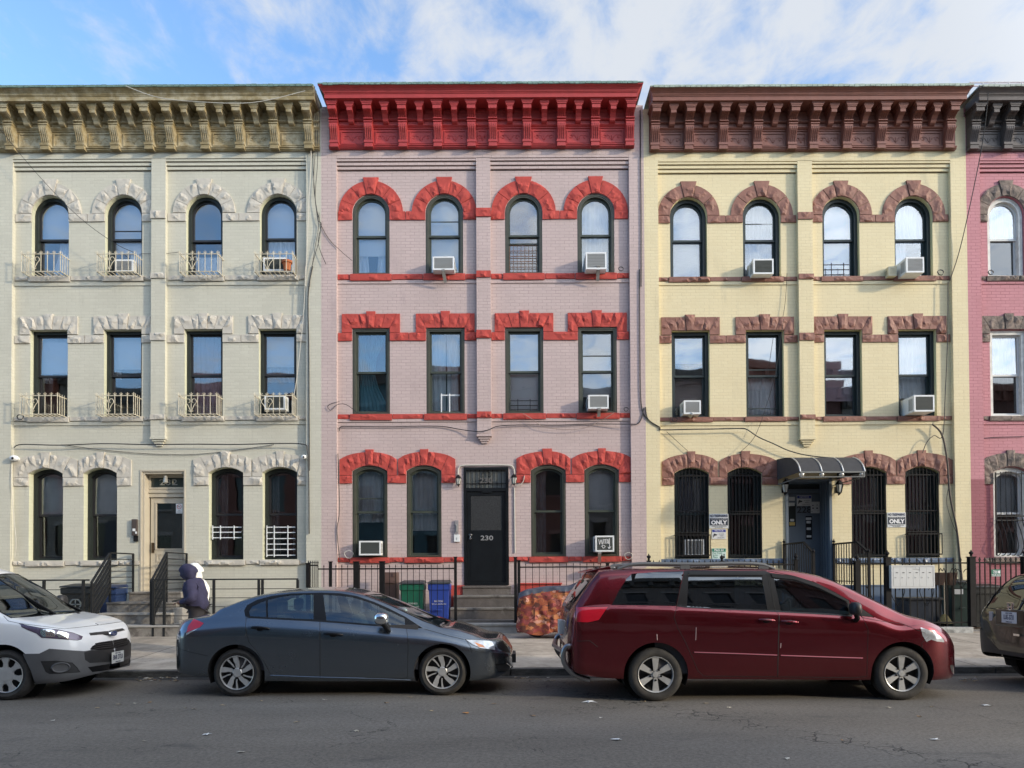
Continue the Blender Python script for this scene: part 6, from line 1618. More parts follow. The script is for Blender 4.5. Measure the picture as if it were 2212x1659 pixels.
# planter, mop and clutter behind the yellow fence
M_plb = pbr('brown_planter', (.14, .085, .06), .7, var=.2)
for k, (va, vb) in enumerate(((1010, 1100), (1165, 1255))):
    p, q = W3(vF(va, 430), -1.35), W3(vF(vb, 600), -1.35); w = q[0]-p[0]
    r = thing('planter', ('left', 'right')[k]+' of two brown tapered planters on stands behind the yellow house fence', 'planter', (p[0]+w/2, -1.3, G0), 'brown planters')
    m = MB(); m.add([(p[0]+.05*w, -1.45, q[2]), (q[0]-.05*w, -1.45, q[2]), (q[0]-.05*w, -1.25, q[2]), (p[0]+.05*w, -1.25, q[2]), (p[0]-.12*w, -1.5, p[2]), (q[0]+.12*w, -1.5, p[2]), (q[0]+.12*w, -1.2, p[2]), (p[0]-.12*w, -1.2, p[2])], [(3, 2, 1, 0), (4, 5, 6, 7), (0, 1, 5, 4), (1, 2, 6, 5), (2, 3, 7, 6), (3, 0, 4, 7)]); m.build('tub', M_plb, r)
    m = MB(); [m.xbox((p[0]+w*f, -1.35, G0), (p[0]+w*f, -1.35, q[2]), .02, .02, up=(0, 1, 0)) for f in (.15, .85)]; m.tube(catmull([(p[0], -1.5, p[2]+.0), (p[0]+.25*w, -1.5, p[2]+.09), (p[0]+.5*w, -1.5, p[2]+.03), (p[0]+.75*w, -1.5, p[2]+.09), (q[0], -1.5, p[2])], 4), .008, 5); m.build('stand', M_black, r)
p = W3(vF(1132, 555), -1.45); q = W3(vF(1140, 1000), -1.45)
r = thing('mop', 'pale handled mop leaning upright behind the yellow house fence', 'mop', (q[0], -1.45, G0))
m = MB(); m.tube([p, q], .012, 6); m.build('pole', pbr('pale_wood_pole', (.42, .36, .26), .6), r)
m = MB(); m.lathe([(.0, .0), (.05, -.02), (.11, -.12), (.16, -.2), (.0, -.21)], 9, (q[0], -1.45, q[2]+.02)); m.build('head', pbr('ochre_mop_head', (.26, .20, .08), .9, var=.3, vscale=30, bump=.8), r)
p, q = W3(vF(640, 770), -1.3), W3(vF(1080, 1000), -1.3)
r = thing('storage_chest', 'dark low chest behind the black fence beside the mop', 'chest', (p[0]+.8, -1.2, G0))
m = MB(); m.box(p[0], q[0], -1.35, -.8, G0, p[2]-.06); m.build('box', pbr('dark_grey_plastic', (.045, .05, .06), .5, var=.2), r, bevel=.015)
m = MB(); m.box(p[0]-.02, q[0]+.02, -1.38, -.78, p[2]-.058, p[2]); m.build('lid', pbr('charcoal_lid', (.028, .03, .035), .5), r, bevel=.015)
# small green sign on the rose fence
p, q = W3(vF(1772, 388), YY-.05), W3(vF(1896, 482), YY-.05); w = q[0]-p[0]; h = p[2]-q[2]
r = thing('fence_sign', 'small green sign with white writing on the rose house fence', 'sign', (p[0]+w/2, YY-.05, q[2]))
m = MB(); m.box(p[0], q[0], YY-.05, YY-.04, q[2], p[2]); m.build('board', pbr('green_sign_paint', (.02, .16, .10), .5), r)
for s, f in (('Please', .76), ('CURB', .50), ('YOUR DOG', .2)): text(s, h*.24, (p[0]+w*.42 if f > .3 else p[0]+w*.5, YY-.052, q[2]+f*h), M_text_w, r, 'lettering', .001, bold=.001)
m = MB(); m.box(p[0]+w*.02, q[0]-w*.02, YY-.0508, YY-.0500-.0003, q[2]+h*.02, q[2]+h*.06); m.prism([(p[0]+w*.72, q[2]+h*.45), (p[0]+w*.95, q[2]+h*.4), (p[0]+w*.96, q[2]+h*.85), (p[0]+w*.70, q[2]+h*.8)], 'XZ', YY-.053, YY-.051); m.build('dog_symbol', M_text_w, r)
# ------------------------------------------------------------------ cars: one smooth shell per car, cut into its panels
KN = [0, .05, .16, .34, .44, .50, .53, .55, .61, .68, .72, .74, .79, .89, 1.0]
def tum(f): return .8*f+.2*f*f
class Car:
    def __init__(s, X0, Yc, W, xr, xf, top, belt, bot, Lr=.45, Lf=.7, pr=3.3, pf=3.0, tumble=.42, crown=.07, tuck=.07, sh=.035, shz=.80):
        s.sh, s.shz = sh, shz
        s.X0, s.Yc, s.W, s.xr, s.xf = X0, Yc, W, xr, xf
        s.top, s.belt, s.bot = pchip(top), pchip(belt), pchip(bot)
        s.Lr, s.Lf, s.pr, s.pf, s.tumble, s.crown, s.tuck = Lr, Lf, pr, pf, tumble, crown, tuck
        s.cache = {}
    def hw(s, x):
        w = s.W
        if x < s.xr+s.Lr: t = max(0, (x-s.xr)/s.Lr); w *= max(0, 1-(1-t)**s.pr)**(1/s.pr)
        if x > s.xf-s.Lf: t = max(0, (s.xf-x)/s.Lf); w *= max(0, 1-(1-t)**s.pf)**(1/s.pf)
        return w
    def sec(s, x):
        k = round(x, 4)
        if k in s.cache: return s.cache[k]
        w = s.hw(x); zt = s.top(x); zb = s.bot(x); zl = min(s.belt(x), zt-.012)
        zb = min(zb, zl-.05)
        ze = zt-min(s.crown, .5*(zt-zl)); wb = w*(1-s.sh)
        wr = max(.05*w, wb-(ze-zl)*s.tumble-.035*min(1, (zt-zl)/.05))
        H = zl-zb
        ys = [w*(1-s.tuck), w*(1-s.tuck*.55), w*.985, w*1.0, w*.997, wb+.004*w, wb-.012]+[wb-.012+(wr-wb+.012)*tum(f) for f in (.095, .381, .714, .905)]+[wr, wr*.93, wr*.5, 0]
        zs = [zb, zb+.05*H, zb+.2*H, zb+.55*H, zb+s.shz*H, zl-.012, zl+.004]+[zl+.004+(ze-zl-.004)*f for f in (.095, .381, .714, .905)]+[ze, ze+.48*(zt-ze), zt-.012*min(1, (zt-ze)/.05), zt]
        r = (pchip(list(zip(KN, ys))), pchip(list(zip(KN, zs)))); s.cache[k] = r
        return r
    def pt(s, x, u, side=-1, off=0.0):
        fy, fz = s.sec(x); p = Vector((s.X0+x, s.Yc+side*fy(u), fz(u)))
        if off: p += s.nrm(x, u, side)*off
        return p
    def nrm(s, x, u, side=-1):
        e = 2e-3; xa, xb = max(s.xr+1e-3, x-e), min(s.xf-1e-3, x+e); ua, ub = max(0, u-4e-3), min(1, u+4e-3)
        a = s.pt(xb, u, -1)-s.pt(xa, u, -1); b = s.pt(x, ub, -1)-s.pt(x, ua, -1)
        n = a.cross(b)
        if n.length < 1e-12: n = Vector((0, -1, 0))
        n.normalize()
        if side > 0: n.y = -n.y
        return n
    def u_of_z(s, x, z):
        fy, fz = s.sec(x); a, b = 0.0, 1.0
        if z <= fz(0): return 0.0
        if z >= fz(1): return 1.0
        for _ in range(22):
            m = (a+b)/2
            if fz(m) < z: a = m
            else: b = m
        return (a+b)/2
    def inside(s, X, Y, Z):
        x = X-s.X0
        if x <= s.xr or x >= s.xf: return False
        fy, fz = s.sec(x)
        if Z > fz(1) or Z < s.bot(x)-.6: return False
        return abs(Y-s.Yc) <= fy(s.u_of_z(x, Z))
    def pick(s, px, py):
        d = CAMROT @ Vector(((px-PX0)/FPX, (PY0-py)/FPX, -1.0)); d = d/d.y
        a = s.Yc-s.W-.05-CAM.y; last = a; n = 90
        for i in range(n+1):
            t = a+(2*s.W+.1)*i/n; p = CAM+d*t
            if s.inside(p.x, p.y, p.z):
                lo, hi = last, t
                for _ in range(18):
                    m = (lo+hi)/2; q = CAM+d*m
                    if s.inside(q.x, q.y, q.z): hi = m
                    else: lo = m
                q = CAM+d*hi; x = q.x-s.X0
                return (x, s.u_of_z(x, q.z)), (-1 if q.y < s.Yc else 1)
            last = t
        return None, 0
    def poly(s, f, pts, closed=True, step=7.0):
        """picture outline -> outline on the shell's (x, u) chart"""
        Q = [f(*p) for p in pts]; cx = sum(q[0] for q in Q)/len(Q); cy = sum(q[1] for q in Q)/len(Q); out = []
        n = len(Q)
        for i in range(n if closed else n-1):
            a = Q[i]; b = Q[(i+1) % n]; k = max(1, int(math.hypot(b[0]-a[0], b[1]-a[1])/step))
            for j in range(k): out.append((a[0]+(b[0]-a[0])*j/k, a[1]+(b[1]-a[1])*j/k))
        if not closed: out.append(Q[-1])
        r = []
        for x, y in out:
            h = None
            for k in range(26):
                h, sd = s.pick(x+(cx-x)*k*.012, y+(cy-y)*k*.012)
                if h and sd < 0: break
                h = None
            if h and (not r or math.hypot(h[0]-r[-1][0], h[1]-r[-1][1]) > 2e-3): r.append(h)
        return r
    def arch(s, wx, r, Ra):
        out = []; n = 40
        for i in range(n+1):
            a = math.pi*(-.16+1.32*i/n); x = wx+Ra*math.cos(a); z = r+Ra*math.sin(a)
            out.append((x, s.u_of_z(x, z) if z > s.bot(x) else 0.0))
        res = [out[0]]
        for q in out[1:]:
            if math.hypot(q[0]-res[-1][0], q[1]-res[-1][1]) > 1e-3: res.append(q)
        return res
    def mesh(s, name, chart, mats, parent, off=0.0, sides=(-1, 1), label=None):
        """chart: (verts2d, tris)"""
        V, T = chart
        used = sorted({i for t in T for i in t}); mp = {v: k for k, v in enumerate(used)}
        objs = []
        vs = []; ns = []; fs = []
        idx = {}
        for sd in sides:
            for i in used:
                x, u = V[i]
                if len(sides) == 2 and sd > 0 and u > 1-1e-6: idx[(sd, i)] = idx[(-1, i)]; continue
                n = s.nrm(x, u, sd); p = s.pt(x, u, sd)+n*off; idx[(sd, i)] = len(vs); vs.append(p); ns.append(n)
            for t in T:
                q = [idx[(sd, i)] for i in t]
                A, B, C_ = vs[q[0]], vs[q[1]], vs[q[2]]
                if (B-A).cross(C_-A).dot(ns[q[0]]+ns[q[1]]+ns[q[2]]) < 0: q = q[::-1]
                fs.append(tuple(q))
        if len(sides) == 2:      # close the nose and the tail across the centre line
            xs_ = [V[i][0] for i in used]; ends = [e for e in (s.xr+.0015, s.xf-.0015)]
            for t in T:
                for a, b in ((t[0], t[1]), (t[1], t[2]), (t[2], t[0])):
                    for k, e in enumerate(ends):
                        if abs(V[a][0]-e) < 1e-6 and abs(V[b][0]-e) < 1e-6 and abs(V[a][1]-V[b][1]) > 1e-6:
                            if (V[a][1] > V[b][1]) != (k == 0): a, b = b, a
                            q = [idx[(-1, a)], idx[(1, a)], idx[(1, b)], idx[(-1, b)]]
                            q = [v for j, v in enumerate(q) if v != q[j-1]]
                            if len(q) > 2: fs.append(tuple(q))
        o_ = rootloc(parent); me = bpy.data.meshes.new(name)
        me.from_pydata([tuple(v-o_) for v in vs], [], fs); me.materials.append(mats)
        me.polygons.foreach_set('use_smooth', [True]*len(me.polygons)); me.update()
        me.normals_split_custom_set_from_vertices([tuple(n) for n in ns])
        ob = bpy.data.objects.new(name, me); COL.objects.link(ob); ob.parent = parent
        if label: ob['label'] = label
        return ob
    def chart(s, loops, du=.045, dx=.05):
        e = .0015; xa, xb = s.xr+e, s.xf-e
        V = []; E = []
        def addloop(L, closed=True):
            b = len(V)
            for q in L: V.append(Vector((min(max(q[0], xa), xb), min(max(q[1], 0), 1))))
            n = len(L)
            for i in range(n if closed else n-1): E.append((b+i, b+(i+1) % n))
        xs = []; x = xa
        while x < xb:
            xs.append(x); d = min(x-s.xr, s.xf-x); x += dx if d > .5 else max(.004, min(dx, d*.22+.003))
        us = [i*du for i in range(int(1/du)+1)]+[.48, .50, .52, .55, .76, .79, .82, .97]
        us = sorted(set(min(1, u) for u in us)); rect = [(x, 0) for x in xs]+[(xb, u) for u in us]+[(x, 1) for x in xs[::-1]]+[(xa, u) for u in us[::-1]]
        addloop(rect)
        for L in loops: addloop(L)
        B = np.array([[v.x, v.y] for v in V])
        for x in xs[1:]:
            for u in us[1:-1]:
                d = np.min(np.abs(B[:, 0]-x)/dx+np.abs(B[:, 1]-u)/du)
                if d > .28: V.append(Vector((x, u)))
        r = delaunay_2d_cdt(V, E, [], 0, 1e-5)
        VV = [(min(max(v.x, xa), xb), min(max(v.y, 0), 1)) for v in r[0]]; T = [tuple(t) for t in r[2] if len(t) == 3]
        C = np.array([[(VV[a][0]+VV[b][0]+VV[c][0])/3, (VV[a][1]+VV[b][1]+VV[c][1])/3] for a, b, c in T])
        own = np.full(len(T), -1)
        for k, L in enumerate(loops):
            ins = np.zeros(len(T), bool); n = len(L); j = n-1
            for i in range(n):
                xi, yi = L[i]; xj, yj = L[j]
                if yi != yj:
                    c = ((yi > C[:, 1]) != (yj > C[:, 1])) & (C[:, 0] < (xj-xi)*(C[:, 1]-yi)/(yj-yi)+xi); ins ^= c
                j = i
            own[ins] = k           # later loops win over earlier ones
        return VV, T, own
    def seam(s, mb, L, r=.0032, closed=True, off=.0, sides=(-1, 1)):
        P_ = [s.pt(x, u, -1, off) for x, u in L]
        if closed: P_.append(P_[0])
        if -1 in sides: mb.tube(P_, r, 5)
        if 1 in sides: mb.tube([Vector((p.x, 2*s.Yc-p.y, p.z)) for p in P_], r, 5)

def carpaint(name, col, metal=.35, rough=.32, coat=1.0, dust=(.25, .24, .22), damt=.25):
    g = NT(name); bs = g.n('ShaderNodeBsdfPrincipled'); bs.inputs['Metallic'].default_value = metal
    bs.inputs['Coat Weight'].default_value = coat; bs.inputs['Coat Roughness'].default_value = .04
    tc = g.n('ShaderNodeTexCoord'); n = g.n('ShaderNodeTexNoise'); n.inputs['Scale'].default_value = 4; n.inputs['Detail'].default_value = 9; n.inputs['Roughness'].default_value = .7; g.l(tc.outputs['Object'], n.inputs['Vector'])
    sp = g.n('ShaderNodeSeparateXYZ'); g.l(tc.outputs['Object'], sp.inputs[0])
    # road dust sticks low on the body
    mr = g.n('ShaderNodeMapRange'); mr.inputs['From Min'].default_value = .55; mr.inputs['From Max'].default_value = .15; mr.inputs['To Max'].default_value = .5; g.l(sp.outputs['Z'], mr.inputs[0])
    m1 = g.n('ShaderNodeMath', operation='MULTIPLY_ADD'); g.l(n.outputs['Fac'], m1.inputs[0]); m1.inputs[1].default_value = .9; g.l(mr.outputs[0], m1.inputs[2])
    m2 = g.n('ShaderNodeMapRange'); m2.inputs['From Min'].default_value = .45; m2.inputs['From Max'].default_value = 1.1; m2.inputs['To Max'].default_value = damt; g.l(m1.outputs[0], m2.inputs[0])
    mx = g.n('ShaderNodeMix', data_type='RGBA'); g.l(m2.outputs[0], mx.inputs[0]); mx.inputs[6].default_value = c4(col); mx.inputs[7].default_value = c4(dust); g.l(mx.outputs[2], bs.inputs['Base Color'])
    rr = g.n('ShaderNodeMapRange'); rr.inputs['To Min'].default_value = rough*.8; rr.inputs['To Max'].default_value = rough*1.5; g.l(n.outputs['Fac'], rr.inputs[0]); g.l(rr.outputs[0], bs.inputs['Roughness'])
    nb = g.n('ShaderNodeTexNoise'); nb.inputs['Scale'].default_value = 1.3; nb.inputs['Detail'].default_value = 2; g.l(tc.outputs['Object'], nb.inputs['Vector'])
    bp = g.n('ShaderNodeBump'); bp.inputs['Strength'].default_value = .05; bp.inputs['Distance'].default_value = .1; g.l(nb.outputs['Fac'], bp.inputs['Height']); g.l(bp.outputs[0], bs.inputs['Normal']); g.l(bp.outputs[0], bs.inputs['Coat Normal'])
    g.l(bs.outputs[0], g.out.inputs[0]); return g.mat

M_tyre = pbr('tyre_rubber', (.032, .030, .028), .85, var=.3, vscale=12, bump=.3, bscale=60, dirt=dict(col=(.09, .08, .065), scale=4, lo=.5, hi=.7, amt=.5))
M_alloy = pbr('alloy_rim', (.50, .50, .49), .32, metal=.45, var=.12, vscale=8)
M_alloyd = pbr('dark_rim_recess', (.03, .03, .032), .6)
M_trim = pbr('black_trim', (.006, .006, .007), .4, spec=.3)
M_seam = pbr('panel_gap', (.006, .006, .006), .8)
M_liner = pbr('wheel_arch_liner', (.008, .008, .008), .95)
M_greypl = pbr('grey_bumper_plastic', (.085, .085, .088), .55, var=.1, vscale=6, bump=.15, bscale=120)
M_blackpl = pbr('black_bumper_plastic', (.02, .02, .021), .5, var=.15, vscale=5)
M_taillens = pbr('red_tail_lens', (.40, .008, .022), .12, coat=1.0)
M_headlens = pbr('clear_head_lens', (.50, .52, .54), .12, metal=.5, coat=1.0, var=.35, vscale=14)
M_amber = pbr('amber_lens', (.55, .16, .02), .15, coat=1.0)
M_plate = pbr('number_plate', (.62, .63, .60), .4)
M_seat = pbr('beige_seat_cloth', (.30, .27, .20), .85)
M_seatd = pbr('grey_seat_cloth', (.06, .06, .065), .85)
G_CAR = glassmat('car_glass', refl=.12, through=(.42, .52, .52), wave=.01, wscale=1.0, tint=(.85, .93, 1.0))
G_CARD = glassmat('privacy_glass', refl=.13, through=(.05, .055, .06), wave=.012, wscale=1.0, tint=(.85, .92, 1.0))

def wheel(root, X, Y, r, rim, style, width=.20, face=-1):
    """Y is the outer face of the tyre; face -1 looks at the camera side"""
    z = r-.004
    t = MB(); s = face; w = width
    pr = [(rim*.96, .022), (rim+.012, .006), (rim+(r-rim)*.45, -.004), (r-.028, .008), (r-.006, .03), (r, .055), (r, w-.055), (r-.006, w-.03), (r-.03, w-.006), (rim, w)]
    t.lathe([(a, -s*h) for a, h in pr], 48, (X, Y, z), 'Y')
    wh = t.build('wheel', M_tyre, root, smooth=True)
    m = MB(); m.lathe([(rim*1.0, -s*.012), (rim*.985, -s*.004), (rim*.945, -s*.012), (rim*.93, -s*.05), (rim*.90, -s*.10), (.0, -s*.11)], 40, (X, Y, z), 'Y')
    m.build('rim_barrel', M_alloyd, wh, smooth=True)
    m = MB(); i0 = 0
    m.lathe([(rim*1.0, -s*.010), (rim*.985, -s*.001), (rim*.955, -s*.004), (rim*.93, -s*.022)], 40, (0, 0, 0), 'Y')
    hub = rim*.30
    def yv(rad): return -s*(.010+.022*(1-rad/rim)) if style != 'cover' else -s*.006
    def blade(pts, th=.03):
        n = len(pts); v = [(a, yv(math.hypot(a, b)), b) for a, b in pts]+[(a, yv(math.hypot(a, b))-s*th, b) for a, b in pts]
        tr = tessellate_polygon([[Vector((a, b, 0)) for a, b in pts]])
        m.add(v, [tuple(q) for q in tr]+[(i, (i+1) % n, n+(i+1) % n, n+i) for i in range(n)])
    def pol(rad, a): return (rad*math.cos(a), rad*math.sin(a))
    if style == 'six':
        for k in range(6):
            a = math.pi/2+k*math.pi/3; blade([pol(hub*.7, a-.5), pol(rim*.95, a-.20), pol(rim*.96, a), pol(rim*.95, a+.20), pol(hub*.7, a+.5)])
        m.lathe([(0, -s*.012), (hub*.55, -s*.014), (hub*.6, -s*.03)], 20, (0, 0, 0), 'Y'); nb = 5
    elif style == 'swirl':
        for k in range(5):
            a = math.pi/2+k*2*math.pi/5
            blade([pol(hub*.6, a-.55), pol(rim*.45, a-.30), pol(rim*.72, a-.12), pol(rim*.95, a-.04), pol(rim*.955, a+.12), pol(rim*.95, a+.28), pol(rim*.70, a+.28), pol(rim*.50, a+.20), pol(hub*.9, a+.30)])
            blade([pol(hub*.8, a+.42), pol(rim*.55, a+.50), pol(rim*.93, a+.58), pol(rim*.94, a+.70), pol(rim*.60, a+.62), pol(hub*.9, a+.66)], .02)
        m.lathe([(0, -s*.016), (hub*.8, -s*.018), (hub, -s*.03)], 20, (0, 0, 0), 'Y'); nb = 5
    else:
        m.lathe([(rim*.50, -s*.012), (rim*.30, -s*.004), (0, -s*.003)], 30, (0, 0, 0), 'Y')
        for k in range(7):
            a = math.pi/2+k*2*math.pi/7; blade([pol(rim*.42, a-.34), pol(rim*.68, a-.17), pol(rim*.95, a-.24), pol(rim*.96, a), pol(rim*.95, a+.24), pol(rim*.68, a+.17), pol(rim*.42, a+.34)], .02)
        nb = 0
    m.xform(Matrix.Translation((X, Y, z))); m.build('rim', M_alloy, wh)
    if nb:
        m = MB()
        for k in range(nb): a = math.pi/2+.63+k*2*math.pi/nb; q = pol(hub*1.05, a); m.lathe([(0, -s*.012), (.013, -s*.014), (.013, -s*.035)], 8, (X+q[0], Y, z+q[1]), 'Y')
        m.build('wheel_nuts', M_trim, wh)
    return wh

def plate_text(root, name, words, c, w, h, face, small=None):
    """number plate whose middle is c, looking along face"""
    r = MB(); t = .004
    if face == '+X': r.box(c[0]-t, c[0], c[1]-w/2, c[1]+w/2, c[2]-h/2, c[2]+h/2)
    else: r.box(c[0], c[0]+t, c[1]-w/2, c[1]+w/2, c[2]-h/2, c[2]+h/2)
    o = r.build('number_plate', M_plate, root, bevel=.0015)
    d = .0015 if face == '+X' else -.0015
    nav = pbr('plate_navy', (.03, .035, .08), .5)
    text(words, h*.60, (c[0]+d, c[1], c[2]-.0*h), nav, o, 'plate_characters', .001, face=face, sx=w*.86/(h*.60*.62*len(words)), bold=.001)
    text('NEW YORK', h*.17, (c[0]+d, c[1], c[2]+h*.37), nav, o, 'plate_state', .0008, face=face)
    if small: text(small, h*.13, (c[0]+d, c[1], c[2]-h*.40), nav, o, 'plate_motto', .0008, face=face)
    return o

def mirror_(root, car, f, a, b, mat, chrome=False):
    """door mirror from its picture box a..b, standing off the near side"""
    Yn = car.Yc-car.W-.06
    p, q = W3(f(*a), Yn), W3(f(*b), Yn); cx_, cz_ = (p[0]+q[0])/2, (p[2]+q[2])/2; rx, rz = abs(q[0]-p[0])/2, abs(p[2]-q[2])/2
    for sd in (-1, 1):
        y = car.Yc+sd*(car.W+.06); m = MB()
        prof = []
        for i in range(9):
            t = i/8; prof.append((math.sin(math.pi*min(.5, t*.55+.02)), t))
        i0 = len(m.v); m.ball((0, 0, 0), 1, n=16); 
        for i in range(len(m.v)):
            x, yy0, z = m.v[i]; e = .72
            f_ = lambda v: math.copysign(abs(v)**e, v)
            m.v[i] = (cx_+f_(x)*rx, y+f_(yy0)*.10, cz_+f_(z)*rz)
        o = m.build('door_mirror', mat, root, smooth=True, sharp=80)
        m = MB(); m.tube([(cx_+rx*.2, y, cz_-rz*.8), (cx_+rx*.6, y-sd*.02, cz_-rz*1.5), (cx_+rx*.75, y-sd*.10, cz_-rz*1.9)], [.035, .03, .035], 8); m.build('mirror_arm', M_trim if not chrome else M_trim, o, smooth=True)

def handle_(parts, key, car, f, a, b, mat, cup=True):
    """door handle bar between two picture points"""
    pa, _ = car.pick(*f(*a)); pb_, _ = car.pick(*f(*b)); out = []
    for sd in (-1, 1):
        parent = parts[(key, sd)]
        pts = [car.pt(pa[0]+(pb_[0]-pa[0])*t, pa[1]+(pb_[1]-pa[1])*t, sd, .004+.032*math.sin(math.pi*min(1, max(0, t)))**.5) for t in [i/8 for i in range(9)]]
        m = MB(); m.tube(pts, [.010]+[.015]*7+[.010], 8); o = m.build('handle', mat, parent, smooth=True)
        if cup:
            c = car.pt((pa[0]+pb_[0])/2, (pa[1]+pb_[1])/2-.004, sd, -.004); m = MB(); m.ball(tuple(c), 1, n=14, sc=(.055, .012, .030)); m.build('handle_cup', M_trim, o, smooth=True)

def shell(car, root, paint, arches, regions, glass_regions, seams=(), r_wheel=.32, interior=None):
    """regions: list of (name, loop, material, parent name or None, offset); the rest of the shell is the body"""
    loops = [car.arch(*a) for a in arches]+[r[1] for r in regions]
    VV, T, own = car.chart(loops)
    na = len(arches); parts = {}
    body = [t for t, o in zip(T, own) if o == -1]
    parts['body'] = car.mesh('body', (VV, body), paint, root)
    for k, rg_ in enumerate(regions):
        tt = [t for t, o in zip(T, own) if o == na+k]
        if not tt: continue
        key = rg_[5] if len(rg_) > 5 else rg_[0]+str(k)
        whole = rg_[0] in ('windscreen', 'rear_windscreen', 'bumper', 'grille_bar', 'upper_grille', 'plate_panel')
        for sd in ((0,) if whole else (-1, 1)):
            par = parts.get((rg_[3], sd), parts.get(rg_[3])) if rg_[3] else root
            ob = car.mesh(rg_[0], (VV, tt), rg_[2], par, off=rg_[4], sides=(-1, 1) if whole else (sd,)); parts[(key, sd)] = ob
            if sd <= 0: parts[key] = ob
    for L in seams:
        for sd in (-1, 1): m = MB(); car.seam(m, L[0], L[2] if len(L) > 2 else .0032, L[1], sides=(sd,)); m.build('panel_gap', M_seam, root, smooth=True)
    # wheel arch liners, underbody
    for (wx, r, Ra) in arches:
        n = 20
        for sd in (-1, 1):
            m = MB(); vs = []
            for i in range(n+1):
                a = math.pi*(-.12+1.24*i/n); x = car.X0+wx+(Ra+.004)*math.cos(a); z = max(.12, r+(Ra+.004)*math.sin(a))
                xl = min(max(x-car.X0, car.xr+.01), car.xf-.01)
                yo = car.sec(xl)[0](car.u_of_z(xl, z))-.006
                vs += [(x, car.Yc+sd*yo, z), (x, car.Yc+sd*(car.W-.32), z)]
            m.add(vs, [(2*i, 2*i+2, 2*i+3, 2*i+1) for i in range(n)])
            m.lathe([(0, 0), (Ra, 0)], 24, (car.X0+wx, car.Yc+sd*(car.W-.32), r), 'Y')
            m.build('wheel_arch_liner', M_liner, root, fix=False)
    m = MB(); xs = [car.xr+.12+(car.xf-car.xr-.24)*i/24 for i in range(25)]
    vs = []
    for x in xs:
        inarch = any(abs(x-wx) < Ra+.02 for wx, r, Ra in arches); w = (car.W-.34) if inarch else car.hw(x)*.92; z = car.bot(x)+.01
        vs += [(car.X0+x, car.Yc-w, z), (car.X0+x, car.Yc+w, z)]
    m.add(vs, [(2*i, 2*i+1, 2*i+3, 2*i+2) for i in range(24)]); m.build('underbody', M_liner, root, fix=False)
    return parts

def seats(car, root, xs, z0, mat, n=(-.38, .38), h=.62):
    for x in xs:
        for y in n:
            m = MB(); X = car.X0+x; Y = car.Yc+y
            m.box(X-.05, X+.48, Y-.24, Y+.24, z0, z0+.16); m.add([(X-.10, Y-.23, z0+.1), (X+.06, Y-.23, z0+.1), (X+.06, Y+.23, z0+.1), (X-.10, Y+.23, z0+.1), (X-.30, Y-.19, z0+h), (X-.19, Y-.19, z0+h), (X-.19, Y+.19, z0+h), (X-.30, Y+.19, z0+h)], [(0, 3, 2, 1), (4, 5, 6, 7), (0, 1, 5, 4), (1, 2, 6, 5), (2, 3, 7, 6), (3, 0, 4, 7)])
            m.box(X-.31, X-.22, Y-.12, Y+.12, z0+h+.03, z0+h+.19); m.box(X-.28, X-.25, Y-.05, Y+.05, z0+h-.02, z0+h+.05)
            m.build('seat', mat, root, bevel=.03)
def dash(car, root, x, z, mat):
    m = MB(); m.box(car.X0+x-.35, car.X0+x+.25, car.Yc-car.W*.8, car.Yc+car.W*.8, z-.35, z); m.build('dashboard', mat, root, bevel=.04)
    m = MB(); c = (car.X0+x-.48, car.Yc+.38, z-.03); n = 20
    m.tube([(c[0]+.06*math.sin(a), c[1]+.18*math.cos(a), c[2]+.17*math.sin(a)) for a in [i*2*math.pi/n for i in range(n+1)]], .014, 6); m.build('steering_wheel', mat, root)
    m = MB(); m.box(car.X0+.2, car.X0+x-.3, car.Yc-car.W*.82, car.Yc+car.W*.82, .30, .34)
    for sd in (-1, 1): m.box(car.X0+.0, car.X0+x, car.Yc+sd*(car.W-.10)-.02, car.Yc+sd*(car.W-.10)+.02, .34, car.belt(x*.5)-.05)
    m.build('cabin_trim', mat, root)
# ------------------------------------------------------------------ the four vehicles
def vS(x, y): return (400+x/2.458)/1.1302, (1400+y/2.458)/1.1302
def vM(x, y): return (1320+x/2.0868)/1.1302, (1340+y/2.0868)/1.1302
def vV(x, y): return (x/4.484)/1.1302, (1370+y/4.484)/1.1302
def vC(x, y): return (2200+x/4.147)/1.1302, (1340+y/4.147)/1.1302
def keys(f, X0, pts):
    out = []
    for x, y, Y in pts:
        a, z = P(*f(x, y), Y); out.append((a-X0, z))
    return out
# ---- grey blue sedan
Yn = -7.80; W_ = .875; Yc = Yn+W_
X0 = P(*vS(430, 600), Yn)[0]
top = keys(vS, X0, [(370, 215, Yc), (450, 183, Yc), (520, 155, Yc), (600, 126, Yc), (700, 103, Yc), (800, 90, Yc), (920, 82, Yc), (1040, 80, Yc), (1140, 86, Yc), (1240, 105, Yc), (1320, 132, Yc), (1420, 170, Yc), (1520, 214, Yc), (1620, 257, Yc), (1690, 287, Yc), (1760, 296, Yc), (1850, 322, Yc), (1950, 362, Yc), (2030, 404, Yc)])
top = [(-.93, .60), (-.915, .78), (-.88, .93), (-.80, 1.005), (-.62, 1.035), (-.40, 1.06)]+[k for k in top if k[0] > -.30]
top = [k for k in top if k[0] < 3.30]+[(3.40, .735), (3.48, .685), (3.545, .61), (3.585, .53), (3.60, .45)]
belt = keys(vS, X0, [(495, 264, Yn+.03), (700, 272, Yn+.03), (940, 287, Yn+.03), (1200, 308, Yn+.03), (1440, 330, Yn+.03), (1560, 340, Yn+.03), (1700, 362, Yn+.03), (1820, 388, Yn+.05), (1950, 410, Yn+.1)])
belt = [(-.93, .55), (-.85, .86), (-.65, .965), (-.35, 1.0)]+belt+[(3.45, .62), (3.60, .44)]
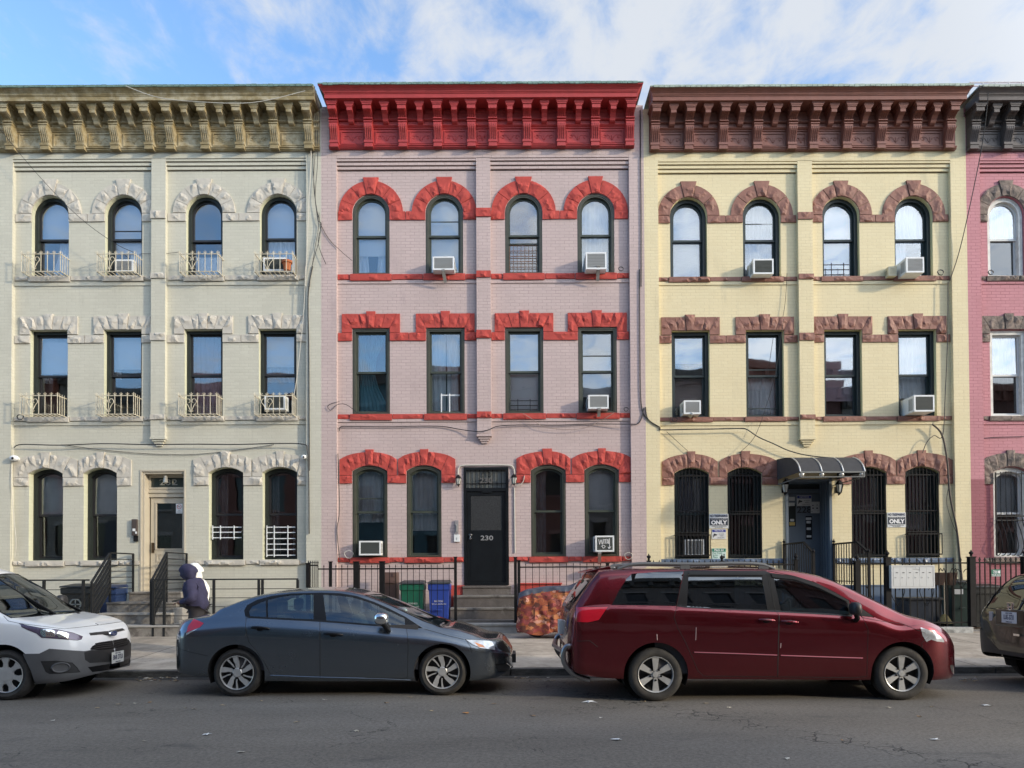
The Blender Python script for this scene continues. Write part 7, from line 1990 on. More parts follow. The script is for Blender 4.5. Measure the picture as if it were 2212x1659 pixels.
bot = [(-.93, .36), (-.80, .31), (-.40, .27), (.4, .20), (2.2, .19), (3.0, .19), (3.35, .21), (3.60, .30)]
car = Car(X0, Yc, W_, -.93, 3.60, top, belt, bot, Lr=.42, Lf=.80, pr=3.2, pf=2.7, tumble=.46, crown=.075, sh=.090, shz=.79)
root = thing('parked_car', 'dark blue grey four door sedan with silver swirl wheels parked before the mauve house', 'car', (X0+1.3, Yc, 0))
pS = carpaint('slate_blue_grey_paint', (.145, .168, .195), .92, .22, damt=.05)
Lp = lambda pts, **k: car.poly(vS, pts, **k)
g1 = Lp([(516, 256), (511, 226), (530, 196), (612, 160), (614, 262)]); g2 = Lp([(624, 263), (622, 157), (690, 141), (765, 130), (897, 126), (898, 276)])
g3 = Lp([(976, 283), (956, 128), (1060, 132), (1150, 147), (1240, 176), (1330, 216), (1400, 247), (1444, 268), (1448, 318)])
g4 = Lp([(1458, 278), (1548, 326), (1458, 320)])
trim = Lp([(488, 258), (482, 222), (500, 190), (560, 158), (650, 134), (765, 120), (940, 115), (1062, 119), (1160, 136), (1260, 170), (1350, 209), (1450, 260), (1556, 330), (1440, 327), (935, 290), (520, 268)])
dF = Lp([(937, 288), (938, 625), (1440, 630), (1462, 620), (1466, 410), (1456, 329), (1200, 309)])
dR = Lp([(494, 266), (490, 330), (510, 410), (560, 470), (610, 545), (645, 612), (937, 625), (936, 288), (700, 275)])
WS = [(1.62, .80), (2.0, .785), (2.4, .775), (2.66, .775), (2.68, .86), (2.69, .93), (2.69, .999), (2.3, .999), (1.72, .999), (1.68, .90)]
RS = [(.30, .80), (-.05, .785), (-.28, .79), (-.31, .90), (-.32, .999), (0, .999), (.26, .999)]
head = Lp([(1808, 396), (1870, 398), (1960, 404), (1984, 430), (1988, 460), (1900, 448), (1850, 425)]); amb = Lp([(1862, 412), (1915, 430), (1930, 446), (1890, 441)])
tail = Lp([(180, 272), (240, 298), (218, 322), (135, 356), (146, 315)]); tailw = Lp([(135, 358), (212, 326), (180, 346), (133, 372)])
low = Lp([(1990, 545), (2060, 540), (2085, 556), (2080, 588), (2010, 590)])
grl = Lp([(1995, 425), (2030, 405), (2062, 440), (2078, 478), (2050, 470), (2010, 455)])
regs = [('windscreen', WS, G_CAR, None, -.002), ('rear_windscreen', RS, G_CAR, None, -.002), ('door', dR, pS, None, 0, 'dR'), ('door', dF, pS, None, 0, 'dF'), ('window_trim', trim, M_trim, None, .0005),
        ('side_window', g1, G_CAR, 'body', -.004), ('side_window', g2, G_CAR, 'dR', -.004), ('side_window', g3, G_CAR, 'dF', -.004), ('side_window', g4, M_trim, 'body', -.002),
        ('headlight', head, M_headlens, None, .002, 'hl'), ('indicator', amb, M_amber, 'hl', .003), ('taillight', tail, M_taillens, None, .002, 'tl'), ('reversing_lens', tailw, M_headlens, 'tl', .002),
        ('lower_grille', low, M_blackpl, None, -.012), ('grille', grl, M_trim, None, .0)]
bump = Lp([(95, 452), (150, 470), (266, 495)], closed=False); hoodl = Lp([(1560, 332), (1700, 372), (1800, 396)], closed=False); fb = Lp([(1812, 396), (1840, 440), (1850, 480)], closed=False)
crease = Lp([(240, 305), (500, 325), (940, 352), (1300, 372)], closed=False)
parts = shell(car, root, pS, [(0, .31, .372), (2.67, .31, .368)], regs, None, seams=[(dF, True), (dR, True), (bump, False), (hoodl, False), (fb, False), (WS, True, .006), (head, True, .004)])
for wx in (0, 2.67):
    wheel(root, X0+wx, Yn+.035, .315, .222, 'swirl'); wheel(root, X0+wx, Yc+W_-.035, .315, .222, 'swirl', face=1)
mirror_(root, car, vS, (1262, 235), (1350, 308), M_chrome, True)
handle_(parts, 'dR', car, vS, (522, 325), (634, 332), M_trim); handle_(parts, 'dF', car, vS, (960, 360), (1074, 368), M_trim)
seats(car, root, (1.72, .72), .42, M_seat); dash(car, root, 2.35, .90, M_seatd)
L = Lp([(640, 612), (900, 622), (1300, 632), (1480, 640)], closed=False)
for sd in (-1, 1): m = MB(); car.seam(m, L, .008, False, sides=(sd,)); m.build('sill_line', pS, root)
m = MB(); c = car.pt(3.585, .30, -1, .01); m.box(c.x-.01, c.x+.035, Yc-.22, Yc+.22, c.z-.02, c.z+.10); m.build('front_plate_holder', M_blackpl, root, bevel=.004)

# ---- red minivan
Yn = -8.31; W_ = .98; Yc = Yn+W_
X0 = P(*vM(590, 642), Yn)[0]
top = keys(vM, X0, [(740, 90, Yc), (900, 86, Yc), (1040, 88, Yc), (1140, 94, Yc), (1230, 106, Yc), (1300, 122, Yc), (1400, 160, Yc), (1500, 210, Yc), (1600, 259, Yc), (1690, 303, Yc), (1760, 328, Yc), (1850, 352, Yc), (1930, 378, Yc), (2000, 412, Yc), (2040, 445, Yc)])
top = [(-1.10, .74), (-1.085, .95), (-1.05, 1.10), (-.98, 1.24), (-.86, 1.42), (-.74, 1.57), (-.66, 1.645), (-.45, 1.665), (-.1, 1.675)]+[k for k in top if k[0] > .2]
top = [k for k in top if k[0] < 3.2]+[(3.43, .985), (3.60, .915), (3.73, .83), (3.85, .715), (3.94, .59), (3.98, .44)]
belt = keys(vM, X0, [(350, 290, Yn+.03), (692, 297, Yn+.03), (1160, 318, Yn+.03), (1570, 340, Yn+.03), (1700, 356, Yn+.04), (1830, 395, Yn+.08)])
belt = [(-1.10, .70), (-1.04, 1.05), (-.92, 1.16)]+[k for k in belt if k[0] > -.7]+[(3.3, .93), (3.6, .83), (3.85, .64), (3.98, .42)]
bot = [(-1.10, .42), (-.9, .33), (-.45, .28), (.5, .27), (2.6, .25), (3.4, .24), (3.75, .24), (3.98, .30)]
car = Car(X0, Yc, W_, -1.10, 3.98, top, belt, bot, Lr=.26, Lf=.85, pr=3.6, pf=2.6, tumble=.235, crown=.08, sh=.035, shz=.86)
root = thing('parked_car', 'dark red minivan with roof rails and chrome rear guard parked before the yellow house', 'minivan', (X0+1.5, Yc, 0))
pM = carpaint('wine_red_paint', (.15, .010, .017), .86, .20, damt=.03)
M_spoke = M_alloy
Lp = lambda pts, **k: car.poly(vM, pts, **k)
q1 = Lp([(362, 286), (400, 210), (440, 150), (466, 127), (590, 117), (728, 113), (690, 291)])
band_ = Lp([(692, 294), (730, 112), (752, 110), (1140, 112), (1170, 122), (1290, 138), (1400, 172), (1500, 222), (1570, 262), (1590, 345), (1210, 322), (744, 300)])
q2 = Lp([(745, 296), (753, 143), (1127, 144), (1155, 311)]); q3 = Lp([(1224, 316), (1188, 152), (1290, 162), (1400, 198), (1480, 236), (1562, 276), (1572, 334)]); q4 = Lp([(1618, 290), (1700, 347), (1622, 342)])
vis1 = Lp([(754, 118), (1132, 118), (1132, 136), (754, 134)]); vis2 = Lp([(1172, 126), (1300, 142), (1420, 184), (1560, 262), (1562, 272), (1420, 202), (1295, 158), (1180, 146)])
dS = Lp([(735, 100), (712, 200), (692, 300), (680, 350), (700, 405), (740, 480), (775, 560), (800, 620), (832, 648), (1206, 652), (1214, 340), (1195, 318), (1150, 110)])
dFm = Lp([(1160, 112), (1196, 318), (1216, 340), (1208, 652), (1600, 656), (1662, 650), (1668, 410), (1640, 350), (1586, 272), (1500, 222), (1400, 172), (1290, 138)])
tl = Lp([(182, 298), (342, 296), (296, 362), (240, 374), (186, 372)]); tl2 = Lp([(186, 338), (262, 345), (240, 372), (188, 370)])
hd = Lp([(1935, 400), (1985, 415), (2030, 440), (2052, 462), (2056, 476), (2020, 472), (1990, 462), (1965, 474), (1945, 440)])
WS = [(1.86, .80), (2.2, .79), (2.6, .78), (2.9, .78), (2.95, .86), (2.97, .93), (2.97, .999), (2.4, .999), (2.0, .999), (1.92, .90)]
RS = [(-.79, .80), (-.90, .79), (-.97, .79), (-1.0, .88), (-1.0, .999), (-.9, .999), (-.80, .999)]
grm = Lp([(2085, 592), (2122, 590), (2124, 628), (2105, 640), (2092, 620)])
fbar = Lp([(2010, 520), (2060, 560), (2118, 575)], closed=False)
regs = [('windscreen', WS, G_CAR, None, -.002), ('rear_windscreen', RS, G_CARD, None, -.002), ('sliding_door', dS, pM, None, 0, 'dS'), ('front_door', dFm, pM, None, 0, 'dF'), ('window_trim', band_, M_trim, None, .0005),
        ('quarter_window', q1, G_CARD, None, -.003), ('side_window', q2, G_CARD, 'dS', -.004), ('side_window', q3, G_CAR, 'dF', -.004), ('corner_window', q4, M_trim, None, -.002),
        ('wind_deflector', vis1, M_trim, 'dS', .012), ('wind_deflector', vis2, M_trim, 'dF', .012), ('taillight', tl, M_taillens, None, .003), ('headlight', hd, M_headlens, None, .002), ('fog_recess', grm, M_blackpl, None, -.01)]
hood = Lp([(1640, 350), (1700, 362), (1850, 385), (1960, 430)], closed=False); fb = Lp([(1975, 450), (1940, 480), (1945, 500)], closed=False); lift = Lp([(300, 118), (230, 200), (178, 292), (175, 380), (178, 455)], closed=False)
bumpm = Lp([(180, 470), (250, 468), (290, 500)], closed=False)
parts = shell(car, root, pM, [(0, .335, .395), (3.03, .335, .39)], regs, None, seams=[(dS, True), (dFm, True), (hood, False), (fb, False), (lift, False), (bumpm, False), (WS, True, .006)])
for wx in (0, 3.03):
    wheel(root, X0+wx, Yn+.035, .335, .222, 'six'); wheel(root, X0+wx, Yc+W_-.035, .335, .222, 'six', face=1)
mirror_(root, car, vM, (1578, 270), (1628, 338), M_blackpl)
handle_(parts, 'dS', car, vM, (1112, 360), (1190, 365), pM); handle_(parts, 'dF', car, vM, (1226, 368), (1310, 374), pM)
L1 = Lp([(782, 528), (1000, 535), (1204, 543)], closed=False); L2 = Lp([(1222, 544), (1450, 552), (1640, 558)], closed=False)
for L, par in ((L1, 'dS'), (L2, 'dF')):
    for sd in (-1, 1): m = MB(); car.seam(m, L, .011, False, .002, sides=(sd,)); m.build('rub_strip', pM, parts[(par, sd)], smooth=True)
# roof rails
for sd in (-1, 1):
    x0_, x1_ = P(*vM(392, 80), Yn+.25)[0], P(*vM(1196, 90), Yn+.25)[0]; m = MB(); n = 14; pts = []
    for i in range(n+1):
        t = i/n; X = x0_+(x1_-x0_)*t; zr_ = car.pt(min(X-X0, car.xf), .80, sd); e = min(1, min(t, 1-t)*9)**.5
        pts.append((X, car.Yc+sd*abs(zr_.y-car.Yc)*.97, zr_.z+.005+.055*e))
    m.tube(pts, [.016]+[.024]*(n-1)+[.016], 8)
    for t in (.03, .48, .95): i = int(t*n); p = pts[i]; m.box(p[0]-.06, p[0]+.06, p[1]-.018, p[1]+.018, p[2]-.06, p[2])
    m.build('roof_rail', pbr('grey_roof_rail', (.10, .105, .11), .45), root, smooth=True)
# chrome rear guard
m = MB(); zz0 = P(*vM(150, 490), Yn+.1)[1]
for y in (Yn+.16, Yc+W_-.16):
    m.tube(catmull([(X0-.95, y, zz0-.04), (X0-1.08, y, zz0-.02), (X0-1.13, y, zz0-.12), (X0-1.10, y, zz0-.26), (X0-.98, y, zz0-.38), (X0-.80, y, zz0-.44)], 5), .034, 10)
m.tube([(X0-1.13, Yn+.16, zz0-.09), (X0-1.20, Yc, zz0-.09), (X0-1.13, Yc+W_-.16, zz0-.09)], .03, 10)
m.build('rear_guard', pbr('dull_chrome', (.30, .30, .31), .3, metal=.9), root, smooth=True, sharp=60)
m = MB(); a = P(*vM(1740, 345), Yc-.75); m.tube([(a[0], Yc-.75, a[1]-.03), (P(*vM(1660, 190), Yc-.75)[0], Yc-.75, P(*vM(1660, 190), Yc-.75)[1])], .004, 5); m.build('aerial', M_trim, root)
m = MB(); c = P(*vM(156, 395), Yc)[1]; m.box(X0-1.135, X0-1.085, Yc-.16, Yc+.16, c-.09, c+.09); m.build('rear_plate', M_plate, root)
m = MB(); m.box(X0-1.10, X0-.70, Yc-.62, Yc+.62, .0, .0) if False else None
sp_ = car.pt(-.70, .97, -1); m.add([(X0-.82, Yc-.56, 1.585), (X0-.5, Yc-.60, 1.62), (X0-.5, Yc+.60, 1.62), (X0-.82, Yc+.56, 1.585), (X0-.82, Yc-.56, 1.60), (X0-.5, Yc-.60, 1.675), (X0-.5, Yc+.60, 1.675), (X0-.82, Yc+.56, 1.60)], [(0, 3, 2, 1), (4, 5, 6, 7), (0, 1, 5, 4), (1, 2, 6, 5), (2, 3, 7, 6), (3, 0, 4, 7)]); m.build('rear_spoiler', pM, root, bevel=.01)
seats(car, root, (1.95, .85, -.1), .55, M_seatd); dash(car, root, 2.55, 1.05, M_seatd)
for a, b in (((792, 400), (790, 465)), ((1224, 480), (1222, 505)), ((592, 435), (594, 465))):
    m = MB(); L = Lp([a, b], closed=False, step=3); p = [car.pt(x, u, -1, .001) for x, u in L]; m.tube(p, .004, 4)
    m.build('paint_scratch', bpy.data.materials.get('bare_scratch') or pbr('bare_scratch', (.45, .33, .32), .6), root)

# ---- white van on the left
Yn = -8.0; W_ = .92; Yc = Yn+W_; X0 = -9.11
top = [(-.88, .9), (-.86, 1.4), (-.80, 1.72), (-.6, 1.80), (.4, 1.83), (1.1, 1.80), (1.45, 1.755), (1.75, 1.66), (2.0, 1.52), (2.3, 1.32), (2.66, 1.07), (2.9, 1.02), (3.2, .955), (3.40, .87), (3.50, .79), (3.56, .64), (3.59, .46)]
belt = [(-.88, .8), (-.8, 1.1), (1.6, 1.08), (2.6, 1.0), (3.0, .95), (3.3, .86), (3.5, .70), (3.59, .44)]
bot = [(-.88, .4), (-.4, .28), (.5, .24), (2.2, .24), (2.8, .20), (3.3, .22), (3.59, .28)]
car = Car(X0, Yc, W_, -.88, 3.59, top, belt, bot, Lr=.15, Lf=.72, pr=3.8, pf=2.7, tumble=.25, crown=.09)
root = thing('parked_van', 'white delivery van with dark grey bumper at the left edge of the street', 'van', (X0+1.3, Yc, 0))
pV = carpaint('white_paint', (.72, .73, .74), .0, .35, damt=.10)
Lp = lambda pts, **k: car.poly(vV, pts, **k)
hl = Lp([(208, 680), (300, 705), (460, 735), (640, 750), (800, 785), (905, 825), (890, 855), (850, 866), (640, 850), (455, 836), (400, 790), (300, 750), (240, 720)])
bl1 = Lp([(445, 745), (560, 745), (600, 765), (605, 830), (470, 830), (440, 790)]); bl2 = Lp([(640, 765), (720, 780), (755, 800), (740, 845), (640, 838), (615, 800)])
gr0 = Lp([(975, 787), (1150, 768), (1200, 760), (1205, 815), (1160, 815), (1120, 803), (990, 814)])
gr1 = Lp([(985, 965), (1010, 930), (1080, 890), (1240, 865), (1260, 900), (1262, 960), (1100, 976)])
dark = Lp([(250, 1015), (430, 1012), (540, 958), (700, 970), (920, 985), (990, 975), (1050, 905), (1240, 862), (1300, 870), (1330, 1180), (1000, 1260), (960, 1290), (700, 1330), (390, 1366), (340, 1200)])
dk2 = Lp([(920, 1000), (985, 978), (1270, 965), (1290, 1080), (1200, 1100), (980, 1115), (930, 1080)])
dk3 = Lp([(960, 1160), (1290, 1110), (1300, 1170), (1010, 1215)])
fog = Lp([(445, 1095), (620, 1090), (790, 1110), (840, 1160), (880, 1215), (780, 1225), (540, 1235), (500, 1210)])
WSv = [(1.78, .80), (2.1, .785), (2.4, .78), (2.68, .78), (2.74, .86), (2.76, .93), (2.77, .999), (2.3, .999), (1.88, .999), (1.83, .9)]
dv = [(1.35, .10), (1.35, .5), (1.55, .53), (2.35, .55), (2.42, .50), (2.33, .10)]
sw = [(1.45, .55), (1.6, .70), (1.85, .70), (2.25, .57), (2.2, .545)]
M_lampb = pbr('headlamp_bowl', (.72, .74, .72), .08, metal=.9)
M_lampd = pbr('smoked_lamp', (.10, .075, .12), .12, coat=1.0, metal=.2)
regs = [('windscreen', WSv, G_CARD, None, -.002), ('front_door', dv, pV, None, 0, 'dF'), ('side_window', sw, G_CARD, 'dF', -.003), ('bumper', dark, M_greypl, None, .003, 'bp'), ('headlight', hl, M_lampd, None, .003, 'hl'), ('lamp_bowl', bl1, M_lampb, 'hl', .006), ('lamp_bowl', bl2, M_lampb, 'hl', .006),
        ('grille_bar', gr0, M_blackpl, None, .003), ('upper_grille', gr1, M_trim, 'bp', -.006), ('plate_panel', dk2, M_blackpl, 'bp', .004), ('lower_grille', dk3, M_trim, 'bp', -.006), ('fog_recess', fog, M_blackpl, 'bp', -.004)]
hs = Lp([(30, 590), (90, 655), (205, 680), (700, 742), (900, 720), (1250, 682)], closed=False); wsv = WSv
parts = shell(car, root, pV, [(0, .33, .39), (2.66, .33, .385)], regs, None, seams=[(hs, False), (WSv, True, .008), (dv, True), (hl, True, .004)])
for wx in (0, 2.66):
    wheel(root, X0+wx, Yn+.035, .325, .225, 'cover'); wheel(root, X0+wx, Yc+W_-.035, .325, .225, 'cover', face=1)
# slats of the grilles, emblem, fog lamp, plate
m = MB()
for yv_ in (888, 908, 930, 952):
    L = Lp([(1010+max(0, (940-yv_))*.6, yv_+16), (1130, yv_-2), (1250, yv_-14)], closed=False, step=5); car.seam(m, L, .006, False, .002)
m.build('grille_slats', M_blackpl, parts['bp'])
c = car.pt(3.553, car.u_of_z(3.553, .752), -1); xe = X0+3.565
m = MB(); m.lathe([(0, .006), (.052, .006), (.060, -.01)], 24, (0, 0, 0), 'X'); m.xform(Matrix.Translation((xe-.002, Yc, P(*vV(1212, 792), Yc)[1])) @ Matrix.Diagonal((1, 1.65, .72, 1))); m.build('emblem_rim', M_chrome, root, smooth=True)
m = MB(); m.lathe([(0, .010), (.046, .010), (.048, .006)], 24, (0, 0, 0), 'X'); m.xform(Matrix.Translation((xe-.001, Yc, P(*vV(1212, 792), Yc)[1])) @ Matrix.Diagonal((1, 1.65, .72, 1))); m.build('emblem', pbr('emblem_blue', (.02, .04, .16), .2, coat=1), root, smooth=True)
text('Ford', .052, (xe+.0115, Yc, P(*vV(1212, 792), Yc)[1]), M_chrome, root, 'emblem_script', .001, face='+X', sx=1.25, shear=.3)
zc_ = P(*vV(1235, 1048), Yc)[1]
plate_text(root, 'plate', 'BNR DTLR', (X0+3.625, Yc, zc_), .31, .155, '+X', 'EMPIRE STATE')
m = MB(); L, _ = car.pick(*vV(665, 1165)); c = car.pt(L[0], L[1], -1); n = car.nrm(L[0], L[1]); m.lathe([(0, .0), (.075, .004), (.088, .02), (.095, .012), (.10, -.01)], 24, (0, 0, 0), 'Z'); m.xform(Matrix.Translation(c) @ n.to_track_quat('Z', 'Y').to_matrix().to_4x4() @ Matrix.Diagonal((1.1, .68, 1, 1))); m.build('fog_lamp', M_greypl, parts['bp'], smooth=True)
m = MB()
for a in ((555, 590), (858, 572)):
    L, sd = car.pick(*vV(*a))
    if L: c = car.pt(L[0], L[1], sd); m.box(c.x-.015, c.x+.015, c.y-.02, c.y+.02, c.z-.004, c.z+.012)
if m.v: m.build('washer_jet', M_trim, root)
mirror_(root, car, vV, (-420, 420), (-300, 620), M_blackpl); seats(car, root, (1.55,), .55, M_seatd); dash(car, root, 2.25, 1.0, M_seatd)

# ---- dark olive suv on the right
Yc = -7.2; W_ = .89; Yn = Yc-W_; X0 = 7.70
top = [(-.85, .50), (-.84, .75), (-.80, .95), (-.72, 1.06), (-.60, 1.27), (-.45, 1.46), (-.30, 1.56), (0, 1.62), (.8, 1.66), (1.7, 1.62), (2.1, 1.45), (2.6, 1.16), (2.8, 1.10), (3.3, 1.0), (3.5, .85), (3.6, .6)]
belt = [(-.85, .48), (-.80, .90), (-.65, 1.02), (1.0, 1.0), (2.6, .97), (3.3, .90), (3.6, .55)]
bot = [(-.85, .42), (-.6, .32), (.5, .28), (2.6, .28), (3.6, .34)]
car = Car(X0, Yc, W_, -.85, 3.6, top, belt, bot, Lr=.30, Lf=.7, pr=3.4, pf=2.8, tumble=.30, crown=.08)
root = thing('parked_car', 'dark olive sport utility vehicle seen from behind at the right edge', 'car', (X0+1.2, Yc, 0))
pC = carpaint('dark_olive_paint', (.058, .058, .046), .8, .28, damt=.2)
Lp = lambda pts, **k: car.poly(vC, pts, **k)
blk = [(-.849, .0), (-.849, .42), (-.80, .40), (-.55, .36), (-.42, .34), (-.42, .0)]
RSc = [(-.34, .80), (-.47, .785), (-.60, .78), (-.72, .79), (-.735, .88), (-.735, .999), (-.5, .999), (-.36, .999), (-.345, .9)]
sd1 = [(-.35, .55), (-.25, .70), (.15, .715), (.18, .545)]; sd2 = [(.26, .545), (.26, .715), (.95, .72), (.98, .545)]; sd3 = [(1.06, .545), (1.08, .72), (1.7, .70), (2.35, .56), (2.35, .545)]
tlc = [(-.70, .40), (-.70, .62), (-.56, .62), (-.50, .42)]
WSc = [(1.8, .80), (2.2, .785), (2.6, .78), (2.62, .999), (1.9, .999)]
regs = [('windscreen', WSc, G_CAR, None, -.002), ('rear_windscreen', RSc, G_CARD, None, -.003), ('bumper', blk, M_blackpl, None, .006), ('side_window', sd1, G_CARD, None, -.003), ('side_window', sd2, G_CARD, None, -.003), ('side_window', sd3, G_CAR, None, -.003), ('taillight', tlc, M_taillens, None, .003)]
parts = shell(car, root, pC, [(0, .34, .40), (2.62, .34, .40)], regs, None, seams=[(RSc, True, .007), ([(-.845, .60), (-.80, .47), (-.72, .44), (-.6, .42)], False)])
for wx in (0, 2.62):
    wheel(root, X0+wx, Yn+.035, .34, .22, 'six'); wheel(root, X0+wx, Yc+W_-.035, .34, .22, 'six', face=1)
xb = X0-.858
p = P(*vC(1085, 695), Yc); zc_ = p[1]
m = MB(); m.box(xb-.005, xb+.05, Yc-.30, Yc+.30, zc_-.13, zc_+.11); m.build('plate_recess', pC, root, bevel=.02)
plate_text(root, 'plate', 'LUE-3731', (xb-.012, Yc, zc_), .31, .155, '-X', 'EMPIRE STATE')
ze_ = P(*vC(1068, 588), Yc)[1]; m = MB(); xx_ = xb+.012
for s in (-1, 1): m.xbox((xx_, Yc+s*.040, ze_+.045), (xx_, Yc+s*.028, ze_-.045), .014, .014, up=(1, 0, 0))
m.box(xx_-.007, xx_+.007, Yc-.034, Yc+.034, ze_-.008, ze_+.006); m.tube([(xx_, Yc+y_, ze_+z_) for y_, z_ in ((-.068, .055), (.068, .055), (.052, -.055), (-.052, -.055), (-.068, .055))], .006, 5); m.build('emblem', M_chrome, root)
m = MB(); L, sdd = car.pick(*vC(910, 690)); c = car.pt(L[0], L[1], sdd); m.box(c.x-.012, c.x+.01, c.y-.05, c.y+.03, c.z-.13, c.z+.08); m.build('pale_strip', pbr('pale_strip_gloss', (.40, .42, .44), .15, metal=.4), root, bevel=.01)  # small pale glossy strip laid on the tailgate
m = MB(); m.tube([(xb+.20, Yc+.05, 1.17), (xb+.17, Yc-.40, 1.15)], .009, 5); m.build('rear_wiper', M_trim, root)
m = MB(); m.box(xb-.01, xb+.02, Yc-.2, Yc-.08, .70, .73); m.build('tailgate_handle', M_chrome, root)
seats(car, root, (1.5, .6), .55, M_seatd)
# ------------------------------------------------------------------ people, covered motorcycle, litter
def skin(name, V, E, rad, mat, parent, root_i=0, sub=2, post=None):
    me = bpy.data.meshes.new(name); off = rootloc(parent)
    me.from_pydata([tuple(Vector(v)-off) for v in V], E, []); o = bpy.data.objects.new(name, me); COL.objects.link(o)
    md = o.modifiers.new('s', 'SKIN'); md.use_smooth_shade = True; s = o.modifiers.new('u', 'SUBSURF'); s.levels = sub; s.render_levels = sub
    sv = me.skin_vertices[0].data
    for i, r in enumerate(rad): sv[i].radius = r if isinstance(r, tuple) else (r, r); sv[i].use_root = (i == root_i)
    dg = bpy.context.evaluated_depsgraph_get(); dg.update(); m2 = bpy.data.meshes.new_from_object(o.evaluated_get(dg)); bpy.data.objects.remove(o)
    m2.name = name; m2.materials.clear(); m2.materials.append(mat)
    if post:
        for v in m2.vertices: v.co = post(v.co+off)-off
    for p in m2.polygons: p.use_smooth = True
    ob = bpy.data.objects.new(name, m2); COL.objects.link(ob); ob.parent = parent; return ob
def person(lab, pel, chest, neck, head, arms, legs, M, hood_dir, bulk=1.0):
    """arms/legs: [(joint, joint, joint)] left and right; head looks along -X turned by hood_dir"""
    r = thing('person', lab, 'person', (pel[0], pel[1], .17))
    V = [pel, tuple((Vector(pel)+Vector(chest))/2), chest, neck, tuple((Vector(neck)+Vector(head))/2), head, tuple(Vector(head)+Vector((0, 0, .07)))]
    E = [(0, 1), (1, 2), (2, 3), (3, 4), (4, 5), (5, 6)]; rad = [(.10, .10), (.10, .095), (.12, .10), (.06, .06), (.055, .06), (.085, .095), (.07, .08)]
    for sh_, el, wr in arms:
        b = len(V); V += [sh_, el, wr, tuple(Vector(wr)+(Vector(wr)-Vector(el)).normalized()*.07)]; E += [(2, b), (b, b+1), (b+1, b+2), (b+2, b+3)]; rad += [.062, .045, .028, (.035, .02)]
    for hp, kn, an, toe in legs:
        b = len(V); V += [hp, kn, an, toe]; E += [(0, b), (b, b+1), (b+1, b+2), (b+2, b+3)]; rad += [.065, .05, .036, .03]
    body = skin('body', V, E, rad, M['skin'], r)
    # five fingers per hand
    for k, (sh_, el, wr) in enumerate(arms):
        d = (Vector(wr)-Vector(el)).normalized(); side = d.cross(Vector((0, 0, 1))).normalized(); p0 = Vector(wr)+d*.07
        FV = []; FE = []; FR = []
        for j in range(4):
            o = side*((j-1.5)*.019); a = p0+o; L = (.062, .072, .068, .05)[j]
            b = len(FV); FV += [tuple(a-d*.02), tuple(a+d*L*.45), tuple(a+d*L*.8-Vector((0, 0, .014))), tuple(a+d*L-Vector((0, 0, .03)))]; FE += [(b, b+1), (b+1, b+2), (b+2, b+3)]; FR += [.0095, .009, .008, .007]
        b = len(FV); s_ = -1 if k else 1
        FV += [tuple(p0-d*.05+side*.03*s_), tuple(p0-d*.015+side*.052*s_), tuple(p0+d*.02+side*.05*s_-Vector((0, 0, .012)))]; FE += [(b, b+1), (b+1, b+2)]; FR += [.012, .010, .008]
        skin('hand', FV, FE, FR, M.get('glove', M['skin']), r, sub=1)
    # jacket, trousers, shoes
    hem = Vector(pel)-Vector((0, 0, .10)); JV = [tuple(hem), tuple((hem+Vector(chest))/2), chest, tuple(Vector(neck)-Vector((0, 0, .02)))]; JE = [(0, 1), (1, 2), (2, 3)]; JR = [(.18*bulk, .20*bulk), (.19*bulk, .20*bulk), (.19*bulk, .185*bulk), (.125, .135)]
    for sh_, el, wr in arms:
        b = len(JV); JV += [sh_, el, wr]; JE += [(2, b), (b, b+1), (b+1, b+2)]; JR += [.098*bulk, .082*bulk, .052]
    def fold(c):
        n = mnoise.noise(Vector((c.x*8, c.y*8, c.z*6)))*.032+(.5-abs(mnoise.noise(Vector((c.x*13, c.y*13, c.z*20)))))*.022
        return c+Vector((n, n*.6, 0))
    jk = skin('jacket', JV, JE, JR, M['jacket'], r, root_i=2, sub=3, post=fold)
    m = MB(); i0 = 0
    m.lathe([(.0, .150), (.07, .142), (.118, .10), (.142, .03), (.146, -.03), (.132, -.09), (.112, -.125), (.096, -.130), (.090, -.11), (.10, -.05), (.10, .02)], 26, (0, 0, 0), 'X')
    for i, v in enumerate(m.v): m.v[i] = (v[0]*.86-(.03 if v[2] > 0 else 0)*(-v[0]*8), v[1]*.78, v[2]*1.02-max(0, v[0])*.3-(.04 if v[2] < 0 and v[0] > 0 else 0))
    m.xform(Matrix.Translation(Vector(head)+Vector((.012, 0, .035))) @ Matrix.Rotation(hood_dir[0], 4, 'Z') @ Matrix.Rotation(hood_dir[1], 4, 'Y'))
    for i, v in enumerate(m.v): c = fold(Vector(v)); m.v[i] = tuple(c)
    m.build('hood', M['jacket'], r, smooth=True, sharp=80)
    # face inside the hood
    f = MB(); H = Matrix.Translation(Vector(head)) @ Matrix.Rotation(hood_dir[0], 4, 'Z') @ Matrix.Rotation(hood_dir[1], 4, 'Y')
    f.ball((-.088, 0, .0), .02, sc=(1, .7, 1.3)); f.ball((-.080, 0, -.05), .018, sc=(.8, 1.7, .5)); f.ball((-.074, 0, .035), .02, sc=(.6, 2.6, .5)); f.xform(H); f.build('face', M['skin'], r, smooth=True)
    f = MB(); [f.ball((-.084, s*.032, .015), .011) for s in (-1, 1)]; f.xform(H); f.build('eyes', M_text_k, r, smooth=True)
    TV = [tuple(Vector(pel)+Vector((0, 0, .12)))]; TE = []; TR = [(.175, .18)]
    for hp, kn, an, toe in legs:
        b = len(TV); TV += [hp, kn, tuple(Vector(an)+Vector((0, 0, .03)))]; TE += [(0, b), (b, b+1), (b+1, b+2)]; TR += [.125, .088, .066]
    skin('trousers', TV, TE, TR, M['trousers'], r, post=fold)
